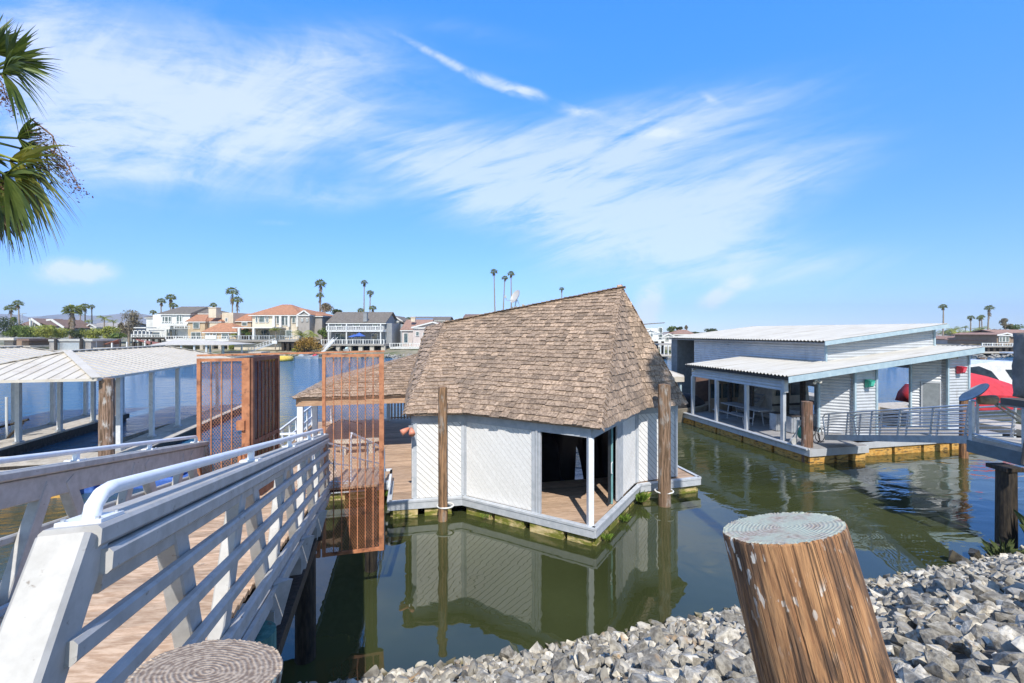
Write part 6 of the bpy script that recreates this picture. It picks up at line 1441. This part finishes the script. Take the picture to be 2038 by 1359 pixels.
for x_ in (475, 504): part('column', lambda m: m.box((XZ(x_-2, 0, 91)[0], 91, 2.5), (XZ(x_+2, 0, 91)[0], 91.5, XZ(0, 653, 91)[1])), M['trim'], h)
slabp(h, 455, 612, 676, 680, 90, 6, W_['greyst'], 'terrace'); railing(h, 455, 602, 668, 676, 90, mt=M['galv'])
block(h, 466, 560, 681, 696, 91, 'cream', 5, nm='boathouse_wall'); stilts(h, 562, 612, 680, 90.2, 6, .25)
# green bush on terrace and shrubs
tree(490, 660, 92, 26, 18, 'dark green shrub growing on the columned terrace', 'leaf_green', name='shrub', cat='shrub', trunk=False)
tree(465, 668, 92.5, 16, 14, 'yellow green shrub left of the columned terrace', 'leaf_yellow', name='shrub', cat='shrub', trunk=False)
tree(459, 690, 89, 12, 20, 'bright green shrub at the foot of the terrace wall', 'leaf_yellow', name='shrub', cat='shrub', trunk=False)
tree(643, 662, 95, 22, 24, 'round bright green tree between the cream house and the grey house', 'leaf_green')
feather_palm(600, 668, 88, 20, 'yellow green feather palm in front of the cream house at the orange bush', 'leaf_yellow'); feather_palm(548, 658, 89, 12, 'small yellow feather palm on the columned terrace', 'leaf_yellow'); feather_palm(622, 665, 88.5, 14, 'small green feather palm right of the yellow feather palm', 'leaf_yellow')
tree(612, 686, 86, 60, 34, 'orange and green spreading bush on the bank below the cream house', 'leaf_orange', name='shrub', cat='shrub', trunk=False)
tree(588, 695, 85.5, 14, 12, 'small olive bush at the left of the orange bush', 'leaf_yellow', name='shrub', cat='shrub', trunk=False)
# grey house with balconies
h = house('grey two storey house with a long brown gable roof and white balcony rails', 712, 660, 93)
block(h, 654, 765, 643, 690, 95, 'grey', 11, 'gable', 'greyr', 622, ov=4)
block(h, 765, 780, 643, 692, 95.5, 'grey', 10.5, nm='side_wall')
chim(h, 723, 730, 622, 640, 94.5, 'grey')
slabp(h, 650, 762, 657, 660, 92.5, 2.6, M['trim'], 'balcony'); railing(h, 650, 762, 649, 657, 92.5)
slabp(h, 640, 764, 685, 688, 90.5, 4.6, W_['greyst'], 'deck'); railing(h, 640, 764, 676, 685, 90.5)
for x_ in (653, 689, 757): part('porch_post', lambda m: m.box((XZ(x_-1, 0, 92.5)[0], 92.6, XZ(0, 686, 92.5)[1]), (XZ(x_+1, 0, 92.5)[0], 92.8, XZ(0, 644, 92.5)[1])), M['trim'], h)
for a in ((668, 643, 680, 650), (703, 643, 716, 650), (742, 643, 752, 650), (668, 664, 688, 678), (700, 664, 718, 674), (740, 664, 752, 678)): win(h, *a, 94.9)
win(h, 764, 664, 768, 676, 95.4)
stilts(h, 672, 762, 688, 90.7, 5, .4)
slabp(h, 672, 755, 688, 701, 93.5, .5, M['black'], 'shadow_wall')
st2 = house('white flight of steps with rails down to the water left of the grey house', 660, 690, 88, 'steps', 'steps', None)
part('flight', lambda m: (m.beam(at(664, 676, 89), at(640, 702, 87), .9, .25),), M['trim'], st2); part('handrail', lambda m: (m.beam(at(664, 671, 89), at(640, 695, 87), .08, .08), m.beam(at(672, 671, 89), at(655, 690, 87), .08, .08)), M['trim'], st2)
for k, x_ in enumerate((705, 715)):
    u_ = thing('parasol', ('flat blue parasol over the grey house deck, left of the pair', 'peaked blue parasol over the grey house deck, right of the pair')[k], 'parasol', (XZ(x_, 0, 91.5)[0], 91.5, 2.2), group='blue parasols')
    c_ = at(x_, 668-k*1.5, 91.5)
    def par(m):
        n = 8; ring = [(c_.x+1.3*cos(2*pi*i/n), c_.y+1.3*sin(2*pi*i/n), c_.z-.25) for i in range(n)]; m.add(ring+[(c_.x, c_.y, c_.z+.3+k*.2), (c_.x, c_.y, c_.z+.1)], [(i, (i+1) % n, n) for i in range(n)]+[((i+1) % n, i, n+1) for i in range(n)])
    part('canopy', par, plain('parasol blue', (.05,.12,.42)), u_); part('pole', lambda m: m.tube([(c_.x, c_.y, 2.1), (c_.x, c_.y, c_.z)], .04, 6), M['trim'], u_)
# houses right of it
h = house('blue grey house with steep roofs just right of the grey balcony house', 790, 650, 104)
block(h, 776, 800, 640, 690, 104, 'bgrey', 9, 'front', 'greyr', 629, 785, ov=2); win(h, 780, 646, 784, 652, 103.9); win(h, 792, 646, 796, 652, 103.9); block(h, 795, 808, 645, 690, 103, 'bgrey', 8, 'shed', 'greyr', 640, 638, 645)
h = house('pinkish beige house with a broad brown gable roof beside the shingle boathouse', 840, 665, 98)
block(h, 800, 850, 657, 690, 98, 'pink', 12, 'gable', 'pinkr', 637, ov=3); block(h, 822, 895, 652, 690, 95.5, 'pink', 9, 'front', 'pinkr', 641, 862, ov=3)
win(h, 804, 663, 812, 682, 97.9); win(h, 828, 660, 834, 668, 95.4); win(h, 842, 662, 848, 674, 95.4); chim(h, 818, 826, 632, 640, 100, 'cream')
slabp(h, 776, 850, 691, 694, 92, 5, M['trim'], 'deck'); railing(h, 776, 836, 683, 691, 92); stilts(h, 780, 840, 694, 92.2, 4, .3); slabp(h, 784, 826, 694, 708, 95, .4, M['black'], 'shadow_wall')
h = house('distant house roofs with dark solar panels behind the pinkish house', 860, 640, 125)
block(h, 812, 892, 638, 660, 125, 'cream', 10, 'gable', 'greyr', 631, ov=3); part('solar_panel', lambda m: m.slab([at(824, 637, 123.5), at(862, 637, 123.5), at(862, 633.5, 126.5), at(824, 633.5, 126.5)], (0, -.3, 1), .1), M['glass'], h)
h = house('distant brown roof just peeping over the shingle ridge left of the small dish', 945, 632, 125); block(h, 925, 990, 632, 660, 125, 'cream', 10, 'gable', 'brownr', 626, ov=3)
# right of the big roof
h = house('white modern two storey house with an angled flat roof right of the shingle peak', 1290, 670, 88)
block(h, 1262, 1318, 653, 690, 90, 'white', 9, 'shed', 'greyr', 645, 648, 643, ov=4); block(h, 1282, 1310, 662, 692, 87, 'white', 6, 'front', 'lgrey', 656, 1294, ov=2)
for a in ((1288, 663, 1292, 670), (1295, 663, 1299, 670), (1311, 652, 1318, 662), (1311, 665, 1318, 676)): win(h, *a, 86.9 if a[0] < 1305 else 89.9)
slabp(h, 1280, 1322, 676, 679, 84, 4, M['trim'], 'deck'); railing(h, 1280, 1322, 671, 676, 84); stilts(h, 1284, 1320, 679, 84.2, 4)
h = house('tan hip roofed house between trees above the far docks at right centre', 1358, 665, 110)
block(h, 1342, 1378, 665, 682, 110, 'cream', 9, 'hip', 'pinkr', 657, 1352, 1366, ov=3); win(h, 1350, 667, 1358, 672, 109.9); win(h, 1364, 667, 1370, 672, 109.9)
h = house('small white house with a lilac gable left of the tan hip roofed house', 1330, 670, 100)
block(h, 1318, 1342, 670, 690, 100, 'white', 7, 'front', 'lgrey', 664, 1330, ov=2); win(h, 1325, 671, 1331, 677, 99.9)
h = house('white posted boat dock cover in front of the white modern house', 1330, 690, 80, 'covered_dock', 'dock', None)
slabp(h, 1312, 1345, 684, 687, 80, 5, RF['lgrey'], 'roof'); slabp(h, 1300, 1350, 706, 709, 79, 6, M['concrete'], 'dock')
for x_ in (1315, 1322, 1330, 1337, 1343): part('post', lambda m: m.box((XZ(x_-.7, 0, 80)[0], 80, .4), (XZ(x_+.7, 0, 80)[0], 80.2, XZ(0, 687, 80)[1])), M['trim'], h)
h = house('stack of white railed decks seen in the gap under the upper metal roof', 1373, 690, 85, 'deck', 'deck', None)
for y_ in (684, 690, 697, 703): slabp(h, 1350, 1400, y_, y_+2, 85, 4, M['trim'], 'deck')
stilts(h, 1350, 1400, 684, 85.2, 6)
for i, (x_, y_, w_, h_, m_, nm) in enumerate(((1338, 655, 20, 16, 'leaf_green', 'green tree just right of the white modern house'), (1352, 652, 16, 10, 'leaf_dark', 'dark tree behind the tan hip roofed house'), (1412, 659, 30, 16, 'leaf_dark', 'rounded dark tree above the left end of the upper metal roof'), (1384, 662, 20, 8, 'leaf_dark', 'low dark tree line right of the tan hip roofed house'), (1366, 652, 8, 9, 'leaf_olive', 'small round olive tree top behind the tan roof'), (1500, 652, 12, 6, 'leaf_dark', 'tiny tree top above the middle of the upper metal roof'))):
    tree(x_, y_, 115, w_, h_, nm, m_, group='trees behind the far houses')
# far right
h = house('beige ranch house with a row of dark windows at far right under the palms', 1893, 676, 120)
block(h, 1872, 1915, 675, 690, 120, 'cream', 9, 'gable', 'lgrey', 667, ov=3)
for a in ((1880, 676, 1885, 683), (1886, 676, 1891, 683), (1894, 676, 1899, 683), (1900, 676, 1905, 683)): win(h, *a, 119.9)
h = house('tan gabled house with a white arched window at far right', 1925, 678, 112)
block(h, 1912, 1936, 676, 692, 112, 'pink', 8, 'front', 'pinkr', 670, 1924, ov=3); win(h, 1919, 676, 1929, 684, 111.9); block(h, 1934, 1955, 677, 696, 113, 'yel', 8, 'gable', 'brownr', 669, ov=2); chim(h, 1948, 1952, 668, 686, 111, 'yel')
h = house('low brown roofed house behind the tan gabled house on the far right', 1940, 668, 130); block(h, 1930, 1975, 668, 685, 130, 'grey', 8, 'gable', 'brownr', 662, ov=2); win(h, 1936, 669, 1942, 674, 129.9); win(h, 1945, 669, 1950, 674, 129.9)
h = house('large brown gabled house on stilts with a white deck rail at the right edge', 2000, 675, 95)
block(h, 1984, 2012, 667, 686, 95, 'brown', 9, 'front', 'pinkr', 663, 2000, ov=4); block(h, 2005, 2080, 668, 686, 98, 'brown', 10, 'gable', 'pinkr', 657, ov=5); block(h, 1966, 1986, 673, 686, 97, 'brown', 9, 'shed', 'pinkr', 670, 678, 668, ov=3)
for a in ((1988, 670, 1993, 680), (1994, 668, 2000, 680), (2001, 668, 2007, 680), (1972, 678, 1980, 684)): win(h, *a, 94.9 if a[0] > 1985 else 96.9)
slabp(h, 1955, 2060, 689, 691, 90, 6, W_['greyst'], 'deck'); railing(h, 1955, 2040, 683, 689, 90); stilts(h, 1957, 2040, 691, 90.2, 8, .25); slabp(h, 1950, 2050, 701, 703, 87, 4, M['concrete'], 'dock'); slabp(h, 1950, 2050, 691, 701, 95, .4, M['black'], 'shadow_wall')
for i, (x_, y_) in enumerate(((1893, 660), (1906, 662), (1920, 664), (1900, 655), (1932, 664), (1880, 662))): feather_palm(x_, y_, 123+i, 13, 'yellow green feather palm %s the beige ranch house' % ('directly above', 'right of the tallest behind', 'above the right end of', 'tallest dark one behind', 'rightmost in the row over', 'leftmost in the row over')[i] , ('leaf_yellow', 'leaf_yellow', 'leaf_yellow', 'palm_leaf', 'palm_leaf', 'palm_leaf')[i])
feather_palm(1952, 655, 118, 15, 'wide green feather palm left of the leaning tall palm at far right'); feather_palm(1921, 651, 125, 7, 'small dark feather palm standing above the yellow ones at far right')
for (x_, y_, w_, h_, m_, nm) in ((2000, 645, 26, 26, 'leaf_olive', 'olive tree with a broken crown above the brown gabled house'), (2018, 651, 34, 18, 'leaf_green', 'bright green tree at the right above the brown gabled house'), (1975, 660, 44, 14, 'leaf_dark', 'dark tree band left of the brown gabled house'), (1955, 668, 20, 14, 'leaf_olive', 'bare brown tree behind the leaning palm at far right')):
    tree(x_, y_, 118, w_, h_, nm, m_, group='trees behind the far houses')
# ---- palms, left to right (crown pixel, base, distance, radius)
PL = [(22, 613, 118, 11, 'short bushy palm at far left beside the tall thin one', .5), (36, 604, 118, 10, 'tall thin palm at far left beyond the hedge', .3),
 (160, 614, 120, 10, 'palm just right of the thick shaggy palm', .5), (169, 610, 122, 10, 'palm with a small crown second right of the shaggy palm', .5), (183, 610, 124, 6, 'slender palm standing alone right of the shaggy palm group', .2),
 (321, 599, 118, 9, 'palm left of the pair above the white house', .4), (340, 592, 118, 11, 'tallest palm above the white house', .5), (345, 608, 116, 9, 'shorter palm below the tallest above the white house', .5), (305, 621, 114, 7, 'small palm behind the left corner of the white house', .3),
 (462, 580, 112, 14, 'tall full palm with a brown skirt behind the tan house', .9), (473, 597, 112, 11, 'shorter leaning palm with a skirt behind the tan house', .9),
 (638, 564, 114, 13, 'tallest full palm behind the cream house roof', .8), (637, 588, 110, 9, 'short palm beneath the tallest behind the cream house roof', .7),
 (725, 562, 118, 8, 'tall thin palm directly behind the grey house chimney', .3), (737, 583, 116, 9, 'medium palm right of the thin one behind the grey house', .3), (742, 613, 112, 9, 'short palm low behind the grey house roof', .5), (718, 618, 112, 8, 'low green palm top behind the grey house roof', .2),
 (983, 541, 118, 9, 'tall thin palm, leftmost of three over the shingle ridge', .15), (1005, 553, 124, 8, 'thin palm, middle and shortest of three over the shingle ridge', .2), (1017, 545, 118, 9, 'tall thin palm, rightmost of three over the shingle ridge', .25), (1118, 575, 130, 6, 'small lone palm over the shingle ridge nearer the peak', .4), (1028, 613, 120, 6, 'palm top barely showing left of the small dish', .1),
 (1877, 610, 122, 8, 'tall thin palm standing alone at far right', .2), (1932, 632, 128, 7, 'shorter palm, leftmost of the group at far right', .2), (1950, 633, 132, 6, 'palm beside a twin, left one, far right group', .2), (1954, 630, 134, 6, 'palm beside a twin, right one, far right group', .2), (1969, 613, 112, 9, 'tall leaning palm with a long pale skirt at far right', 1.2), (812, 635, 122, 7, 'small palm top behind the pinkish house', .2), (425, 607, 120, 8, 'palm crown peeping behind the dark hip roof of the white house', .2)]
lean = {983: 5, 1005: -8, 462: 2, 36: 4, 1969: -4, 1118: 1}
for (x_, y_, Y_, r_, nm, sk) in PL: palm(x_, y_, 690, Y_, r_, nm, sk, lean=lean.get(x_, 0)*1.0)
palm(143, 618, 690, 108, 18, 'thick shaggy palm with a pale brown skirt down its whole trunk at left', .75, trw=3.6, heavy=True, n=44)
feather_palm(207, 634, 116, 14, 'dark feather palm left of the bushy brown tree'); feather_palm(225, 640, 114, 9, 'small feather palm tucked beside the bushy brown tree'); feather_palm(176, 640, 118, 8, 'small dark feather palm above the long grey roof')
for (x_, y_, w_, h_, m_, nm) in ((256, 644, 52, 60, 'leaf_olive', 'large bushy brown green tree left of the white house'), (240, 655, 20, 30, 'leaf_olive', 'lower limb clump at the left of the bushy brown tree'), (646, 612, 34, 30, 'leaf_olive', 'grey green tree behind the two cream house palms'), (668, 620, 26, 12, 'leaf_dark', 'dark tree top behind the grey house roof at left'), (26, 636, 18, 14, 'leaf_green', 'green treetop under the short bushy palm at far left')):
    tree(x_, y_, 106, w_, h_, nm, m_, group='trees behind the far houses')
for i, (x_, y_, w_, h_, m_) in enumerate(((8, 655, 44, 44, 'leaf_dark'), (35, 660, 40, 26, 'leaf_green'), (62, 658, 40, 26, 'leaf_green'), (90, 657, 40, 24, 'leaf_yellow'), (118, 660, 34, 20, 'leaf_yellow'), (158, 663, 26, 22, 'leaf_dark'), (190, 662, 34, 20, 'leaf_yellow'), (218, 660, 34, 24, 'leaf_yellow'), (236, 668, 26, 16, 'leaf_green'), (100, 650, 16, 12, 'leaf_yellow'))):
    tree(x_, y_+2, 100-.4*i, w_*1.35, h_*1.25, ('big dark hedge bush at the left edge of the far shore', 'green bush second from the left edge', 'green bush in front of the low brown house', 'yellow green bush right of the low brown house front', 'olive bush left of the thick shaggy palm', 'dark bush right at the foot of the shaggy palm', 'yellow green bush in front of the long pale grey roof', 'yellow green bush left of the bushy brown tree', 'low green bush at the foot of the bushy brown tree', 'small round yellow bush under the white gable trim')[i], m_, name='bush', cat='bush', trunk=False, group='bushes along the far left bank')
# cream dock cover in front of the tan house
h = house('wide cream hip roof on posts over a far dock before the tan house', 372, 690, 80, 'covered_dock', 'dock', None)
xa, zt_ = XZ(300, 687, 76); xb, _ = XZ(455, 687, 76); 
rr = MB(); A, B, C_, D_ = (xa, 76, zt_), (xb, 76, zt_), (xb, 84, zt_), (xa, 84, zt_); p, q = (XZ(345, 0, 80)[0], 80, XZ(0, 678, 80)[1]), (XZ(412, 0, 80)[0], 80, XZ(0, 678, 80)[1])
for f in ([A, B, q, p], [B, C_, q], [C_, D_, p, q], [D_, A, p]): rr.slab([Vector(v) for v in f], nrm_of(f), .1)
rr.build('roof', M['beige_roof'], h)
for i, x_ in enumerate((302, 315, 345, 360, 365, 378, 386, 398, 404, 410, 425, 445)): part('post', lambda m: m.box((XZ(x_, 0, 76.3)[0]-.12, 76.3+(i % 3)*2.5, 0), (XZ(x_, 0, 76.3)[0]+.12, 76.5+(i % 3)*2.5, zt_+.05)), (M['post_white'], M['blue_trim'], M['trim'])[i % 3], h)
slabp(h, 296, 460, 711, 714, 75.8, 8, M['concrete'], 'dock')
for i, (x_, w_) in enumerate(((385, 18), (350, 14))):
    b2 = thing('moored_boat', ('grey covered boat on the right under the far cream dock roof', 'dark boat on the left under the far cream dock roof')[i], 'boat', (XZ(x_, 0, 79)[0], 79, .2), group='boats moored along the far shore')
    part('hull', lambda m: sheer(m, Vector((XZ(x_, 0, 79)[0], 79, 0)), w_/F*90, 1.9, 0, .9), plain('grey hull', (.25,.25,.27)), b2); part('cover', lambda m: m.ell((XZ(x_, 0, 79)[0], 79, 1.0), (w_/F*40, .8, .9), 10, 6, zmin=0), plain('darkcov', (.08,.08,.1)), b2)
# white gangway on the far side
h = house('white railed gangway sloping from the columned terrace to a far dock', 520, 690, 84, 'gangway', 'gangway', None)
part('ramp', lambda m: m.beam(at(548, 682, 86), at(494, 701, 84), 1.2, .2), M['galv'], h)
part('railing', lambda m: [(m.beam(at(548, 682-d_, 86+s_), at(494, 701-d_, 84+s_), .06, .06)) for d_ in (2, 5, 9) for s_ in (-.5, .5)][0], M['trim'], h)
part('railing_post', lambda m: [m.beam(at(548-54*k/9, 682+19*k/9, 85.5-2*k/9), at(548-54*k/9, 673+19*k/9, 85.5-2*k/9), .07, .07, up=(1,0,0)) for k in range(10)][0], M['trim'], h)
part('sign', lambda m: m.box((XZ(541, 0, 85)[0], 85, XZ(0, 684, 85)[1]), (XZ(551, 0, 85)[0], 85.1, XZ(0, 678, 85)[1])), M['trim'], h)
slabp(h, 440, 520, 700, 703, 82, 3, M['concrete'], 'dock')
# yellow inflatable float
fy = thing('inflatable_float', 'round yellow inflatable trampoline float on the water near the far shore', 'inflatable', (XZ(553, 0, 76)[0], 76, 0))
cx = XZ(553, 0, 76)[0]
part('ring', lambda m: m.tube([(cx+2.0*cos(a_), 76+2.0*sin(a_), .35) for a_ in [i*2*pi/28 for i in range(29)]], .42, 10, caps=False), mat('yellow vinyl', (.62,.42,.05), (.74,.54,.12), .4, 2, bump=.1), fy, smooth=True)
part('mat', lambda m: m.prism([(cx+1.9*cos(i*pi/14), 76+1.9*sin(i*pi/14)) for i in range(28)], .5, .56), plain('yellow mat', (.66,.5,.14)), fy)
# small craft and docks along the shore
for i, (x_, w_, c, nm) in enumerate(((600, 20, (.30,.34,.38), 'grey low skiff left of the red one near the far bank'), (627, 14, (.5,.05,.07), 'small red and white jet ski by the far bank'), (610, 26, (.12,.13,.15), 'dark flat float behind the grey skiff'), (800, 12, (.7,.7,.68), 'white jet ski under the pinkish house deck'), (1298, 14, (.2,.25,.5), 'blue and white boat left of the far white dock cover'), (690, 10, (.5,.7,.75), 'pale blue kayak stood under the grey house deck'))):
    Yb = 82 if i not in (5, 3) else 90; c_ = Vector((XZ(x_, 0, Yb)[0], Yb, 0 if i != 5 else 1.0)); b2 = thing('moored_boat', nm, 'boat', tuple(c_), group='boats moored along the far shore')
    part('hull', lambda m: sheer(m, c_, w_/F*Yb, 1.4, 0, .45), plain('hl%d' % i, (.6,.6,.6)), b2); part('cover', lambda m: m.ell(c_+Vector((0,0,.45)), (w_/F*Yb*.35, .5, .42), 8, 6, zmin=0), plain('cv%d' % i, c), b2)
# street lamp and antenna details
sl_ = thing('street_lamp', 'thin double armed street lamp behind the low brown house', 'street lamp', (XZ(44, 0, 125)[0], 125, 1.8))
q = at(44, 624, 125); part('pole', lambda m: m.tube([(q.x, q.y, 1.8), tuple(q)], .1, 6), M['galv'], sl_); part('arm', lambda m: m.tube([tuple(q+Vector((-1.2,0,-.2))), tuple(q), tuple(q+Vector((1.2,0,.1)))], .07, 6), M['galv'], sl_)
# ================================================================ air
hz = MB(); hz.box((-5200, -60, -3), (3600, 3200, 190)); ho = hz.build('haze', bpy.data.materials.new('air'), kind='stuff', label='thin blue summer haze over the water and hills', cat='haze')
am = ho.data.materials[0]; am.use_nodes = True; at2 = am.node_tree; at2.nodes.clear()
pv = at2.nodes.new('ShaderNodeVolumePrincipled'); mo = at2.nodes.new('ShaderNodeOutputMaterial'); at2.links.new(pv.outputs[0], mo.inputs['Volume'])
pv.inputs['Color'].default_value = (.60, .74, .98, 1); pv.inputs['Density'].default_value = .00022; pv.inputs['Anisotropy'].default_value = .0
